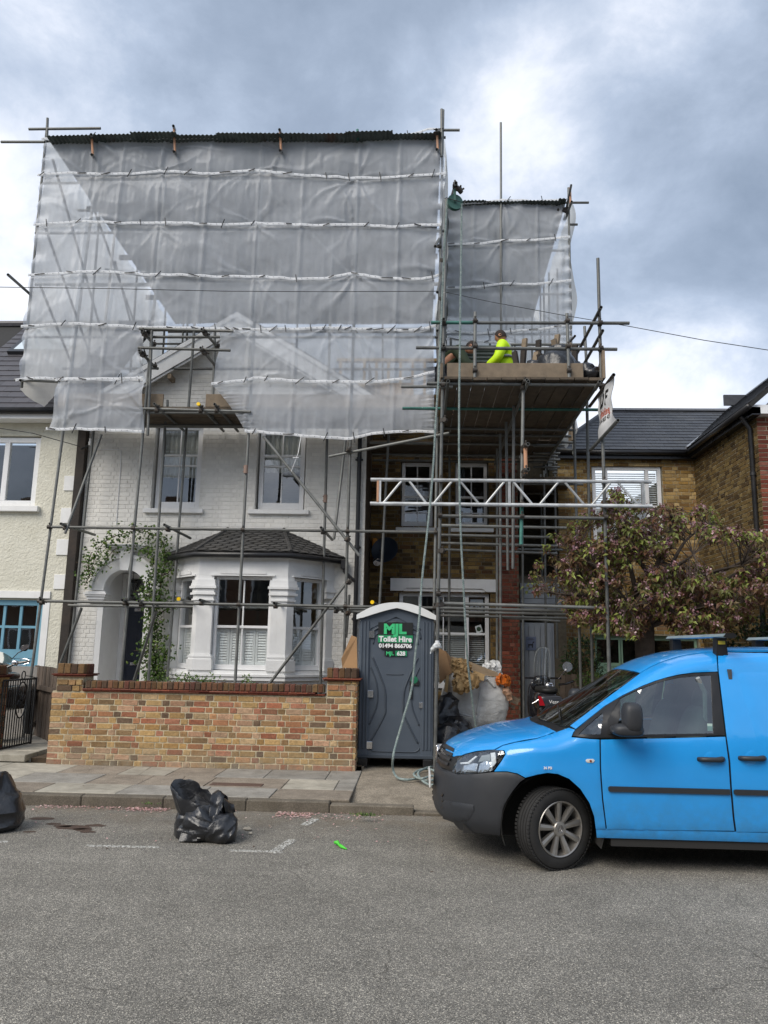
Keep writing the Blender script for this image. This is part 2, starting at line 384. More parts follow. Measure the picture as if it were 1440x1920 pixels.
def tube_mat(name, col, rust=.25):
    t = NT(name)
    nz = t.noise(7, 5, .6); c = t.mix(t.maprange(nz, .35, .68, 0, 1), tuple(x*.72 for x in col), tuple(x*1.12 for x in col))
    r = t.n.new('ShaderNodeObjectInfo').outputs['Random']
    c = t.mix(1.0, c, t.ramp(r, [(0, .72), (1, 1.18)]), 'MULTIPLY')
    c = t.mix(t.math('MULTIPLY', t.maprange(t.noise(3.2, 6, .7), .58, .68, 0, 1), rust, clamp=True), c, hexc('6a5443'))
    c = t.mix(t.math('MULTIPLY', t.maprange(t.noise(16, 4, .7), .68, .72, 0, 1), .7, clamp=True), c, (.5,.5,.48))
    t.set(col=c, rough=t.maprange(nz, .3, .7, .42, .62), metal=.35, spec=.5); t.bump(t.noise(120, 3), .12, .002)
    MATS[name] = t.m; return t.m
M_TUBE = tube_mat('galvanised_tube', hexc('757673'))
M_TUBEG = tube_mat('green_painted_tube', hexc('4a7f74'), .5)
M_ALU = tube_mat('aluminium_tube', hexc('c4c6c6'), .08)
M_COUP = tube_mat('coupler_steel', hexc('4c4640'), .5)
M_YCAP = pm('yellow_cap', hexc('f0c400'), .4)
def asphalt():
    t = NT('asphalt')
    v = t.voronoi(190, out='Color'); sv = t.n.new('ShaderNodeSeparateColor'); t.l.new(v, sv.inputs[0])
    stone = t.ramp(sv.outputs[0], [(0, hexc('4c4b49')), (.45, hexc('6a6967')), (.8, hexc('84827f')), (.93, hexc('a09d98')), (1, hexc('c4c0b8'))])
    big = t.noise(.55, 6, .6); mid = t.noise(4.5, 6, .65)
    c = t.mix(1.0, stone, t.ramp(big, [(.3, .84), (.7, 1.14)]), 'MULTIPLY')
    c = t.mix(1.0, c, t.ramp(mid, [(.3, .88), (.7, 1.1)]), 'MULTIPLY')
    c = t.mix(t.math('MULTIPLY', t.maprange(t.noise(1.7, 7, .7), .62, .74, 0, 1), .35, clamp=True), c, hexc('57504a'))
    c = t.mix(1.0, c, t.ramp(t.noise(1.1, 4, .6, stretch=(.25, 2.2, 1)), [(.3, .90), (.7, 1.08)]), 'MULTIPLY')
    wob = t.n.new('ShaderNodeVectorMath'); wob.operation = 'ADD'; t.l.new(t.pos(), wob.inputs[0]); nn_ = t.n.new('ShaderNodeTexNoise'); nn_.inputs['Scale'].default_value = 3; t.l.new(t.pos(), nn_.inputs['Vector']); sc2 = t.n.new('ShaderNodeVectorMath'); sc2.operation = 'SCALE'; sc2.inputs['Scale'].default_value = .35; t.l.new(nn_.outputs['Color'], sc2.inputs[0]); t.l.new(sc2.outputs[0], wob.inputs[1])
    ed = t.voronoi(.55, 'DISTANCE_TO_EDGE', vec=wob.outputs[0]); c = t.mix(t.math('MULTIPLY', t.math('MULTIPLY', t.math('LESS_THAN', ed, .0035), t.maprange(t.noise(.8, 3), .5, .58, 0, 1), clamp=True), .45), c, hexc('3c3a37'))
    # dirt and silt gathering towards the kerb
    sx = t.n.new('ShaderNodeSeparateXYZ'); t.l.new(t.pos(), sx.inputs[0])
    g = t.math('MULTIPLY', t.maprange(sx.outputs[1], 7.4, 8.6, 0, 1), t.maprange(t.noise(3.0, 6, .7), .35, .65, .1, .75))
    c = t.mix(g, c, hexc('6d6356'))
    c = t.mix(1.0, c, (ASPH*1.03, ASPH, ASPH*.92), 'MULTIPLY')
    t.set(col=c, rough=.9, spec=.3)
    b = t.bump(t.voronoi(170), .8, .006); t.bump(t.noise(35, 5, .7), .35, .01, b)
    return t.m
ASPH = 1.18
M_ASPH = asphalt()
def concrete(name, col, agg=.3, dirt=.5):
    t = NT(name); nz = t.noise(5, 7, .65)
    c = t.mix(t.maprange(nz, .3, .7, 0, 1), tuple(x*.72 for x in col), tuple(x*1.15 for x in col))
    c = t.mix(1.0, c, t.ramp(t.rnd(), [(0, .84), (1, 1.12)]), 'MULTIPLY')
    v = t.voronoi(120, out='Color'); sv = t.n.new('ShaderNodeSeparateColor'); t.l.new(v, sv.inputs[0])
    c = t.mix(agg, c, t.mix(1.0, c, t.ramp(sv.outputs[0], [(0, .55), (.6, 1.0), (1, 1.5)]), 'MULTIPLY'))
    c = t.mix(t.math('MULTIPLY', t.maprange(t.noise(2.3, 7, .72), .5, .72, 0, 1), dirt, clamp=True), c, hexc('5d5549'))
    c = t.mix(t.math('MULTIPLY', t.maprange(t.noise(22, 5, .7), .66, .72, 0, 1), .5, clamp=True), c, hexc('46413a'))
    t.set(col=c, rough=.9, spec=.25); b = t.bump(t.noise(14, 7, .7), .5, .01); t.bump(t.voronoi(130), .3, .004, b)
    return t.m
M_SLABG = concrete('slab_grey', hexc('97938b'), .25, .35)
M_SLABP = concrete('slab_pale', hexc('b0aa9c'), .15, .35)
M_SLABB = concrete('slab_brown', hexc('8e8477'), .5, .4)
M_KERB = concrete('kerb_granite', hexc('6f685d'), .5, .7)
M_DRIVE = concrete('driveway_concrete', hexc('8b8274'), .8, .6)
# ================================================================== setting: ground, road, kerb, pavement
MB().box(-400, 400, -300, 600, -1.0, -.03).build('ground', concrete('far_ground', hexc('6d6a62')), None).__setitem__('kind', 'structure')
road = MB().add([(-60,-9,0),(60,-9,0),(60,8.62,0),(-60,8.62,0),(-60,-9,-.02),(60,-9,-.02),(60,8.62,-.02),(-60,8.62,-.02)], [(0,1,2,3),(7,6,5,4),(0,4,5,1),(1,5,6,2),(2,6,7,3),(3,7,4,0)]).build('road', M_ASPH)
tag(road, kind='structure')
def paint_mat():
    t = NT('road_paint'); sc_ = t.mix(t.maprange(t.noise(60, 5, .7), .4, .6, 0, 1), hexc('a9a8a2'), hexc('d8d7d0'))
    t.set(col=sc_, rough=.8)
    tr = t.n.new('ShaderNodeBsdfTransparent'); mx = t.n.new('ShaderNodeMixShader')
    t.l.new(t.maprange(t.noise(45, 6, .75), .47, .53, 0, 1), mx.inputs[0]); t.l.new(t.b.outputs[0], mx.inputs[1]); t.l.new(tr.outputs[0], mx.inputs[2]); t.l.new(mx.outputs[0], t.out.inputs[0])
    return t.m
M_PAINT = paint_mat()
def strip(mb, a, b, w, z=.004):
    a = Vector((a.x, a.y, 0)); b = Vector((b.x, b.y, 0)); d = (b-a).normalized(); n = Vector((-d.y, d.x, 0))*(w/2)
    mb.add([a-n+Vector((0,0,z)), b-n+Vector((0,0,z)), b+n+Vector((0,0,z)), a+n+Vector((0,0,z)), a-n, b-n, b+n, a+n], [(0,1,2,3), (0,4,5,1), (1,5,6,2), (2,6,7,3), (3,7,4,0)])
for a, b, w in [((162,1586),(298,1589),.055), ((430,1595),(503,1597),.05), ((512,1599),(549,1575),.085), ((570,1548),(592,1536),.085), ((-60,1577),(14,1579),.06), ((512,1599),(530,1598),.05)]:
    k = MB(); strip(k, G(*a), G(*b), w, .005 if w == .085 else .0035); k.build('road_marking', M_PAINT, road)
# dark stains and small stones on the road
kb = empty('kerb', (0, 8.6, 0), kind='structure')
x = -9.0; random.seed(3)
while x < 6.0:
    L = .9
    drop = x > -.75
    ht = .035 if drop else (.115 if x+L < -.7 else .09)
    MB().box(x+.002, x+L-.002, 8.60, 8.735, -.01, ht, r=random.random(), bev=.012).build('kerb_stone', M_KERB, kb)
    x += L
MB().box(-60, -9, 8.60, 8.73, -.01, .11).build('kerb_run', M_KERB, kb); MB().box(6.3, 60, 8.60, 8.73, -.01, .11).build('kerb_run', M_KERB, kb)
pv = empty('pavement', (0, 9.6, 0), kind='structure')
M_BED = pm('joint_sand', hexc('5b5347'), .95, var=.3, bump=.6)
MB().box(-9, -.7, 8.736, 10.9, -.01, .098).build('bedding', M_BED, pv)
MB().box(-60, -9.003, 8.736, 10.7, -.01, .115).build('far_paving', M_SLABG, pv); MB().box(6.303, 60, 8.736, 10.7, -.01, .115).build('far_paving', M_SLABG, pv)
# slabs: three rows of flags running to the driveway; joints lean the same way in each row (cut on the slant as laid)
rows = [(8.74, 9.30), (9.30, 9.98), (9.98, 10.72)]
random.seed(11)
for ri, (y0, y1) in enumerate(rows):
    x = -9.0 + [.0, .35, .15][ri]
    while x < -.72:
        L = random.choice([.62, .78, .92, .92]); x1 = min(x+L, -.70)
        if x1 - x > .12:
            z = .118 + random.uniform(-.003, .004); m_ = random.choice([M_SLABG, M_SLABP, M_SLABB, M_SLABG, M_SLABB, M_SLABP])
            rr = random.random()
            if random.random() < .22 and x1-x > .6:    # a cracked flag, in two or three pieces
                c0 = x + (x1-x)*random.uniform(.35, .6); c1 = c0 + random.uniform(-.15, .15); g = .004
                k = MB().prism([(x+g,y0+g,.09),(c0-g,y0+g,.09),(c1-g,y1-g,.09),(x+g,y1-g,.09)], (0,0,z-.09), r=rr)
                ym = (y0+y1)/2
                k.prism([(c0+g,y0+g,.09),(x1-g,y0+g,.09),(x1-g,ym-g,.09),((c0+c1)/2+g,ym-g-.02,.09)], (0,0,z-.088), r=rr)
                k.prism([((c0+c1)/2+g,ym+g-.02,.09),(x1-g,ym+g,.09),(x1-g,y1-g,.09),(c1+g,y1-g,.09)], (0,0,z-.092), r=rr)
                k.build('paving_slab', m_, pv)
            else:
                MB().box(x+.004, x1-.004, y0+.004, y1-.004, .09, z, r=rr, bev=.006).build('paving_slab', m_, pv)
        x = x1
MB().box(P(390,1470,9.5).x+.04, P(490,1472,9.5).x+.02, 9.40, 9.56, .09, .1235, bev=.004).build('utility_cover', pm('rusty_cover', hexc('5a463c'), .8, var=.3, vscale=30, bump=1, bscale=90), pv)
dv = MB()
dv.add([(-.70,8.736,.03),(6.3,8.736,.03),(6.3,9.7,.10),(-.70,9.7,.10),(6.3,14,.14),(-.70,14,.14),(6.3,20,.14),(-.70,20,.14),(-.70,8.736,-.02),(6.3,8.736,-.02),(6.3,20,-.02),(-.70,20,-.02)],
       [(0,1,2,3),(3,2,4,5),(5,4,6,7),(8,9,1,0),(1,9,10,6,4,2),(11,8,0,3,5,7)])
tag(dv.build('driveway', M_DRIVE), kind='structure')
MB().box(-60, -5.32, 10.9, 30, -.02, .14).build('neighbour_ground', M_SLABG)['kind'] = 'structure'
MB().box(-5.317, -.72, 10.9, 13.99, -.02, .16).build('front_garden_ground', M_SOIL)['kind'] = 'structure'
MB().box(-.95, -.69, 10.9, 13.99, -.02, .145).build('garden_edge_ground', M_DRIVE)['kind'] = 'structure'
# step and flags of the neighbour's path, left of the wall
ng = empty('neighbour_path', (-6, 11.5, .14), kind='structure')
random.seed(5)
for j, (y0, y1) in enumerate([(10.75,11.15),(11.15,11.9),(11.9,12.8),(12.8,13.9)]):
    for i, (x0, x1) in enumerate([(-9.2,-8.2),(-8.2,-7.3),(-7.3,-6.35),(-6.35,-5.33)]):
        MB().box(x0+.004, x1-.004, y0+.004, y1-.004, .12 if j == 0 else .13, .215+random.uniform(-.003,.003), r=random.random(), bev=.006).build('paving_slab', random.choice([M_SLABG, M_SLABP]), ng)
# ================================================================== brick laying
def sub_intervals(a, b, cuts):
    segs = [(a, b)]
    for c0, c1 in cuts:
        new = []
        for s0, s1 in segs:
            if c1 <= s0 or c0 >= s1: new.append((s0, s1))
            else:
                if c0 > s0: new.append((s0, c0))
                if c1 < s1: new.append((c1, s1))
        segs = new
    return segs
_bm_cache = {}
def lay_bricks(parent, O, u, n, W_, H_, mat, holes=(), lim=None, n_parts=0, proud=.006, jt=.010, course=.08, rough_edge=.0, near=None, back=.03, bev=.004, L=.2225, seed=1, quoin=None, name='brick', stuff_name='brick_courses'):
    """Flemish bond laid on the plane through O (u along, n outward). quoin=(u0,u1,mat): bricks whose centre lies there take the other material"""
    rng = random.Random(seed); O = Vector(O); u = Vector(u).normalized(); n = Vector(n).normalized(); w = Vector((0,0,1)); out = []
    nc = int(H_/course + .5)
    for c in range(nc):
        v0 = c*course; v1 = v0+course-jt; vm = (v0+v1)/2
        a, b = (0, W_) if lim is None else lim(vm)
        if b-a < .05: continue
        cuts = [(h[0], h[1]) for h in holes if h[2] < vm < h[3]]
        x = a - (L*.75 if c % 2 else 0); k = c % 2
        while x < b:
            l = L if k % 2 == 0 else L*.485
            for s0, s1 in sub_intervals(max(x, a), min(x+l-jt, b), cuts):
                if s1-s0 > .025: out.append((s0, s1, v0, v1))
            x += l; k += 1
    jobs = []
    for (s0, s1, v0, v1) in out:
        p = O + u*((s0+s1)/2) + w*((v0+v1)/2)
        jobs.append((near(p) if near else 0, p, s1-s0, v1-v0, (s0+s1)/2))
    if n_parts: jobs.sort(key=lambda j: -j[0])
    mbs = {}
    for i, (q, p, l, h, uc) in enumerate(jobs):
        m_ = mat
        if quoin:
            for q0, q1, qm in quoin:
                if q0 <= uc <= q1: m_ = qm
        pr = proud + rng.uniform(-.45, .45)*proud*.6; r = rng.random()
        th = back
        if i < n_parts:
            key = (round(l, 3), round(h, 3), round(pr, 3), round(u.x, 2), round(u.y, 2), rng.randrange(2) if rough_edge else 0)
            me = _bm_cache.get(key)
            if me is None:
                t = MB(); c0 = n*((pr-th)/2)
                t.bbox(c0, u, n, w, l, th+pr, h, bev)
                if rough_edge:
                    t.v = [tuple(Vector(v_) + Vector((rng.uniform(-1,1), rng.uniform(-1,1), rng.uniform(-1,1)))*rough_edge) for v_ in t.v]
                o = t.build(name, m_, origin=(0,0,0)); _bm_cache[key] = o.data; bpy.data.objects.remove(o)
                me = _bm_cache[key]
            o = bpy.data.objects.new(name, me); C.objects.link(o); o.location = p; set_parent(o, parent)
            if me.materials[0] != m_:
                o.material_slots[0].link = 'OBJECT'; o.material_slots[0].material = m_
        else:
            mb = mbs.setdefault(m_.name, MB())
            c = p + n*((pr-th)/2)
            vs = []
            hb = bev*.8
            for kk, ins in ((-1, 0), (1, hb)):
                for jj in (-1, 1):
                    for ii in (-1, 1): vs.append(c + u*(ii*(l/2-ins)) + w*(jj*(h/2-ins)) + n*(kk*(th+pr)/2) + (Vector((rng.uniform(-1,1), rng.uniform(-1,1), rng.uniform(-1,1)))*rough_edge if rough_edge else Vector()))
            fl = u.cross(w).dot(n) > 0
            fs = [(4,5,7,6), (0,1,5,4), (3,2,6,7), (2,0,4,6), (1,3,7,5)]
            mb.add(vs, fs if fl else [f[::-1] for f in fs], 0, r or .001)
    for nm_, mb in mbs.items():
        o = mb.build(stuff_name, MATS[nm_], parent); o['kind'] = 'stuff'
def holed_wall(mb, O, u, n, W_, H_, holes, thick, mi=0):
    """a wall slab with rectangular openings; O is on the front face"""
    O = Vector(O); u = Vector(u).normalized(); n = Vector(n).normalized(); w = Vector((0,0,1))
    us = sorted({0, W_} | {h[0] for h in holes} | {h[1] for h in holes}); vs_ = sorted({0, H_} | {h[2] for h in holes} | {h[3] for h in holes})
    us = [a for a in us if 0 <= a <= W_]; vs_ = [a for a in vs_ if 0 <= a <= H_]
    def solid(i, j):
        if i < 0 or j < 0 or i >= len(us)-1 or j >= len(vs_)-1: return False
        a, b = (us[i]+us[i+1])/2, (vs_[j]+vs_[j+1])/2
        return not any(h[0] < a < h[1] and h[2] < b < h[3] for h in holes)
    pt = lambda a, b, d: O + u*a + w*b - n*(d*thick)
    def q(pts): mb.add(pts, [(0,1,2,3)], mi)
    for i in range(len(us)-1):
        for j in range(len(vs_)-1):
            if not solid(i, j): continue
            a0, a1, b0, b1 = us[i], us[i+1], vs_[j], vs_[j+1]
            q([pt(a0,b0,0), pt(a1,b0,0), pt(a1,b1,0), pt(a0,b1,0)]); q([pt(a0,b1,1), pt(a1,b1,1), pt(a1,b0,1), pt(a0,b0,1)])
            if not solid(i-1, j): q([pt(a0,b0,0), pt(a0,b1,0), pt(a0,b1,1), pt(a0,b0,1)])
            if not solid(i+1, j): q([pt(a1,b1,0), pt(a1,b0,0), pt(a1,b0,1), pt(a1,b1,1)])
            if not solid(i, j-1): q([pt(a0,b0,0), pt(a0,b0,1), pt(a1,b0,1), pt(a1,b0,0)])
            if not solid(i, j+1): q([pt(a0,b1,1), pt(a0,b1,0), pt(a1,b1,0), pt(a1,b1,1)])
    return mb
nearcam = lambda p: -(p-O_CAM).length
# ================================================================== the low garden wall
gw = empty('garden_wall', (-2.9, 10.75, .12), 'low reclaimed brick garden wall in mixed red and yellow bricks between two piers', 'wall')
YW = 10.66
MB().box(-4.985, -.835, YW, YW+.215, .10, 1.085).build('mortar', M_MORT, gw)
lay_bricks(gw, (-4.99, YW, .115), (1,0,0), (0,-1,0), 4.16, .97, M_WALLB, jt=.0125, n_parts=296, proud=.006, rough_edge=.0035, near=nearcam, bev=.005, seed=4)
# tile creasing and brick on edge
for side, (x0, x1, z, yo) in enumerate([(-4.56, -1.22, 1.092, .035)]):
    rng = random.Random(8); x = x0
    k = 0
    while x < x1:
        l = min(.27, x1-x); dz = rng.uniform(-.002, .003)
        MB().box(x+.002, x+l-.002, YW-yo, YW+.25, z+dz, z+.016+dz, r=rng.random(), bev=.003).build('creasing_tile', M_RED, gw)
        MB().box(x-.13+.002 if k else x+.002, x+l-.13-.002, YW-yo-.012, YW+.26, z+.0185+dz, z+.036+dz, r=rng.random(), bev=.003).build('creasing_tile', M_RED, gw)
        x += l; k += 1
    MB().box(x0+.02, x1-.02, YW+.015, YW+.2, z+.037, z+.135).build('coping_mortar', M_MORTD, gw)
    x = x0+.03
    while x < x1-.06:
        MB().box(x, x+.067, YW+rng.uniform(-.004,.006), YW+.212, z+.04, z+.142+rng.uniform(-.006,.004), r=rng.random(), bev=.008).build('coping_brick', M_CAPB, gw); x += .0765
def pier(x0, x1, ztop, yfront=YW-.004, deep=.34, parent=gw, z0=.11, seed=2, side=True):
    MB().box(x0+.006, x1-.008, yfront+.009, yfront+deep-.004, z0, ztop-.17).build('pier_core', M_MORT, parent)
    def sub(o):
        return o
    zt = ztop-.135
    for dz, e in ((-.037, .035), (-.018, .052)):
        MB().box(x0-e, x1+e, yfront-e, yfront+deep+e, zt+dz, zt+dz+.016, r=random.random(), bev=.003).build('creasing_tile', M_RED, parent)
    MB().box(x0+.012, x1-.012, yfront+.012, yfront+deep-.012, zt-.001, zt+.09).build('coping_mortar', M_MORTD, parent)
    n_ = int((x1-x0)/.0765); st = (x1-x0)/n_; rng = random.Random(seed)
    for i in range(n_):
        MB().box(x0+i*st+.004, x0+(i+1)*st-.004, yfront+rng.uniform(-.003,.003), yfront+.1, zt+.001, ztop+rng.uniform(-.006,.003), r=rng.random(), bev=.008).build('coping_brick', M_CAPB, parent)
    for i in range(3):
        MB().box(x1-.1, x1+.002, yfront+.107+i*.078, yfront+.107+i*.078+.07, zt+.001, ztop-.004, r=rng.random(), bev=.008).build('coping_brick', M_CAPB, parent)
    lo = .115 if z0 < .2 else z0
    hh = zt-.04-1.085 if z0 < .2 else zt-.04-z0
    return hh
pier(-4.945, -4.565, 1.455, deep=.36)
lay_bricks(gw, (-4.93, YW-.004, 1.09), (1,0,0), (0,-1,0), .35, .19, M_WALLB, proud=.012, rough_edge=.003, seed=6)
lay_bricks(gw, (-4.945+.38-.02, YW+.0, 1.09), (0,1,0), (1,0,0), .35, .19, M_WALLB, proud=.012, rough_edge=.003, seed=16)
pier(-1.205, -.79, 1.465, deep=.40, seed=5)
lay_bricks(gw, (-1.19, YW-.004, 1.09), (1,0,0), (0,-1,0), .385, .24, M_WALLB, proud=.006, jt=.0125, rough_edge=.003, seed=9)
lay_bricks(gw, (-.796, YW+.0, .115), (0,1,0), (1,0,0), .40, 1.2, M_WALLB, proud=.006, jt=.0125, rough_edge=.003, seed=12)
# short pier at the far left, beside the gate
gp = empty('gate_pier', (-5.9, 10.9, .12), 'short brick gate pier cut by the left edge beside the black iron gate', 'pier')
x1p = P(14,1300,11.37).x; pier(x1p-.42, x1p, 1.40, yfront=10.95, deep=.42, parent=gp, z0=.2, seed=8)
lay_bricks(gp, (x1p-.42, 10.95, .12), (1,0,0), (0,-1,0), .42, 1.13, M_WALLB, proud=.01, rough_edge=.003, seed=9)
lay_bricks(gp, (x1p, 10.95, .12), (0,1,0), (1,0,0), .42, 1.13, M_WALLB, proud=.01, rough_edge=.003, seed=19)

# ================================================================== roofs of slates and shingles
def clip_poly(poly, clip):
    """Sutherland-Hodgman; clip is convex, counter-clockwise"""
    out = poly
    for i in range(len(clip)):
        a, b = clip[i], clip[(i+1) % len(clip)]; inp = out; out = []
        if not inp: return []
        side = lambda p: (b[0]-a[0])*(p[1]-a[1]) - (b[1]-a[1])*(p[0]-a[0])
        for k in range(len(inp)):
            p, q = inp[k], inp[(k+1) % len(inp)]; sp, sq = side(p), side(q)
            if sp >= 0: out.append(p)
            if sp*sq < 0:
                t = sp/(sp-sq); out.append((p[0]+(q[0]-p[0])*t, p[1]+(q[1]-p[1])*t))
    return out
def parea(p): return abs(sum(p[i][0]*p[(i+1) % len(p)][1]-p[(i+1) % len(p)][0]*p[i][1] for i in range(len(p)))/2)
def lay_slates(parent, O, u, s, clip, mat, w=.25, e=.2, thick=.008, lift=.010, hexa=False, n_parts=300, name='slate', seed=1, gap=.004):
    """courses of slates on the plane through O (u along the eaves, s up the slope), clipped to the convex polygon clip in (u, s)"""
    O = Vector(O); u = Vector(u).normalized(); s = Vector(s).normalized(); n = u.cross(s).normalized()
    if n.z < 0: n = -n
    rng = random.Random(seed); u0 = min(p[0] for p in clip); u1 = max(p[0] for p in clip); v0 = min(p[1] for p in clip); v1 = max(p[1] for p in clip)
    jobs = []
    r = 0; v = v0 - (0 if not hexa else e)
    while v < v1:
        x = u0 - w*(1.0 if r % 2 else .5)
        while x < u1:
            g = gap/2
            if hexa:
                poly = [(x+w*.28, v-e*.0), (x+w*.72, v-e*.0), (x+w-g, v+e*.55), (x+w-g, v+e*1.4), (x+g, v+e*1.4), (x+g, v+e*.55)]
            else:
                dv = rng.uniform(-.003, .003); poly = [(x+g, v+dv), (x+w-g, v+dv), (x+w-g, v+e*1.12), (x+g, v+e*1.12)]
            cp = clip_poly(poly, clip)
            if len(cp) > 2 and parea(cp) > .0012: jobs.append((cp, v))
            x += w
        v += e; r += 1
    jobs.sort(key=lambda j: (O+u*j[0][0][0]+s*j[0][0][1]-O_CAM).length)
    rest = MB()
    for i, (cp, v) in enumerate(jobs):
        L_ = e*1.4 if hexa else e*1.12
        def pt(p): 
            t = (p[1]-v)/L_; return O + u*p[0] + s*p[1] + n*(lift*(1-t)+.002)
        k = MB() if i < n_parts else rest
        k.prism([pt(p) for p in cp], n*thick, r=rng.random() or .001)
        if i < n_parts: k.build(name, mat, parent)
    if rest.v: rest.build(name+'_field', mat, parent)['kind'] = 'stuff'
# ================================================================== windows
def bar(mb, x0, x1, z0, z1, y0, y1, bev=.004): mb.box(x0, x1, y0, y1, z0, z1, bev=bev)
def window(parent, x0, x1, z0, z1, Y, mat, frame=.06, rails=(), mullions=(), bars=(), panes=True, depth=.07, name='window', rail_w=.045, bar_w=.022, xform=None, glass=None, sashbot=.0):
    """outer frame (the part), then its panes and glazing bars (sub-parts). rails/mullions are positions, bars are (x0,z0,x1,z1)"""
    X = xform or (lambda o: o)
    f = MB(); y0, y1 = Y, Y+depth
    bar(f, x0, x0+frame, z0, z1, y0, y1); bar(f, x1-frame, x1, z0, z1, y0, y1)
    bar(f, x0+frame, x1-frame, z1-frame, z1, y0, y1); bar(f, x0+frame, x1-frame, z0, z0+frame+sashbot, y0, y1)
    for z in rails: bar(f, x0+frame, x1-frame, z-rail_w/2, z+rail_w/2, y0+.004, y1-.004)
    for m_ in mullions: bar(f, m_-frame*.5, m_+frame*.5, z0+frame+.001, z1-frame-.001, y0-.003, y1+.003)
    if xform: f.v = [tuple(xform(Vector(v))) for v in f.v]
    o = f.build(name, mat, parent)
    xs = [x0+frame]+sorted(mullions)+[x1-frame]; zs = [z0+frame]+sorted(rails)+[z1-frame]
    if panes:
        for i in range(len(xs)-1):
            for j in range(len(zs)-1):
                g = MB(); g.box(xs[i]-.003, xs[i+1]+.003, Y+depth*.5, Y+depth*.5+.006, zs[j]-.003, zs[j+1]+.003)
                if xform: g.v = [tuple(xform(Vector(v))) for v in g.v]
                g.build('pane', glass or M_GLASS, o)
    for b in bars:
        g = MB(); 
        if abs(b[0]-b[2]) < 1e-6: g.box(b[0]-bar_w/2, b[0]+bar_w/2, Y+.016, Y+depth*.5+.018, b[1], b[3])
        else: g.box(b[0], b[2], Y+.016, Y+depth*.5+.018, b[1]-bar_w/2, b[1]+bar_w/2)
        if xform: g.v = [tuple(xform(Vector(v))) for v in g.v]
        g.build('glazing_bar', mat, o)
    return o
def curtain(parent, x0, x1, z0, z1, Y, mat, folds=9, amp=.03, name='curtain', seed=1):
    rng = random.Random(seed); ph = rng.random()*6
    k = MB().grid(lambda a, b: (x0+(x1-x0)*a, Y+amp*math.sin(a*folds*6.283+ph)*(1-.3*b)+amp*.4*math.sin(a*folds*14+b*3), z0+(z1-z0)*b), folds*8, 6)
    return k.build(name, mat, parent, smooth=True)
M_CURT = pm('white_curtain', (.62,.62,.60), .8, var=.03)
M_BLIND = pm('blind_slats', (.50,.50,.49), .5, var=.04)
# ================================================================== the white house
wh = empty('white_house', (-3.6, 14, .15), 'white painted brick house with round arched porch, bay window and front gable under scaffolding', 'house')
XL, XR, YF, Z0 = -6.28, -.96, 14.0, .15
hol = [(-5.0-XL, -4.08-XL, 4.24-Z0, 5.90-Z0), (-3.03-XL, -2.10-XL, 4.24-Z0, 5.90-Z0), (-4.30-XL, -1.70-XL, 0, 3.15-Z0), (-5.85-XL, -4.88-XL, 0, 3.22-Z0)]
w_ = MB(); holed_wall(w_, (XL, YF, Z0), (1,0,0), (0,-1,0), XR-XL, 6.2-Z0, hol, .3)
w_.box(XL, XL+.25, YF+.301, YF+8, Z0, 6.2); w_.box(XR-.25, XR-.002, YF+.301, YF+8, Z0, 6.2); w_.box(XL, XR-.002, YF+8.001, YF+8.2, Z0, 6.2)
w_.box(XL+.25, XR-.25, YF+.32, YF+7.99, 3.3, 3.45); w_.box(XL+.25, XR-.25, YF+.32, YF+7.99, 6.0, 6.14)
_g0, _g1 = P(278,716,13.7), P(415,637,13.7); sl = (_g1.z-_g0.z)/(_g1.x-_g0.x); apx = P(449,600,13.9).x; apz = _g0.z + (apx-_g0.x)*sl + .17
gx0, gx1 = apx-(apz-6.201)/sl, XR
w_.prism([(max(gx0,XL), YF, 6.201+max(0,(XL-gx0)*sl)), (XR, YF, 6.201), (XR, YF, apz-(XR-apx)*sl), (apx, YF, apz)], (0,.25,0))
w_.build('wall', M_WHITEB, wh)
def lim(v):
    z = v+Z0
    if z < 6.2: return (0, XR-XL)
    h = (apz-z)/sl; return (max(0, apx-h-XL), min(XR-XL, apx+h-XL))
lay_bricks(wh, (XL, YF, Z0), (1,0,0), (0,-1,0), XR-XL, apz-Z0, M_WHITEB, hol, lim=lim, n_parts=0, proud=.007, seed=21, back=.01, bev=.006)
# dark side return towards the recessed brick house
MB().box(XR, XR+.012, YF+.004, 15.48, .15, 7.2).build('side_boarding', pm('tarred_boards', hexc('4a3d30'), .85, var=.35, vscale=10, bump=.6, bscale=40, dirt=.5), wh)
# first floor sash windows
for (a, b) in ((-5.0, -4.08), (-3.03, -2.10)):
    wz = window(wh, a+.035, b-.035, 4.27, 5.89, YF+.12, M_WHITE, frame=.085, rails=(5.10, 5.30), bars=[((a+b)/2, 4.35, (a+b)/2, 5.82)], rail_w=.035, sashbot=.04)
    curtain(wz, a+.1, b-.1, 5.02 if a > -4 else 4.9, 5.85, YF+.30, M_CURT, 7, seed=int(a*10))
    MB().box(a-.11, b+.10, YF-.085, YF+.14, 4.15, 4.235, bev=.008).build('sill', M_STUCCO, wh)
    MB().box(a-.002, b+.002, YF+.141, YF+.2, 4.2, 4.268).build('sill_board', M_WHITE, wh)
# thin cable clipped to the wall
cb = [P(181,843,YF-.015), P(190,843,YF-.015), P(224,843,YF-.015), P(227,846,YF-.015), P(226,880,YF-.015), P(221,940,YF-.015), P(218,985,YF-.015)]
MB().path(cb, .008, 5).build('cable', M_WHITE, wh)
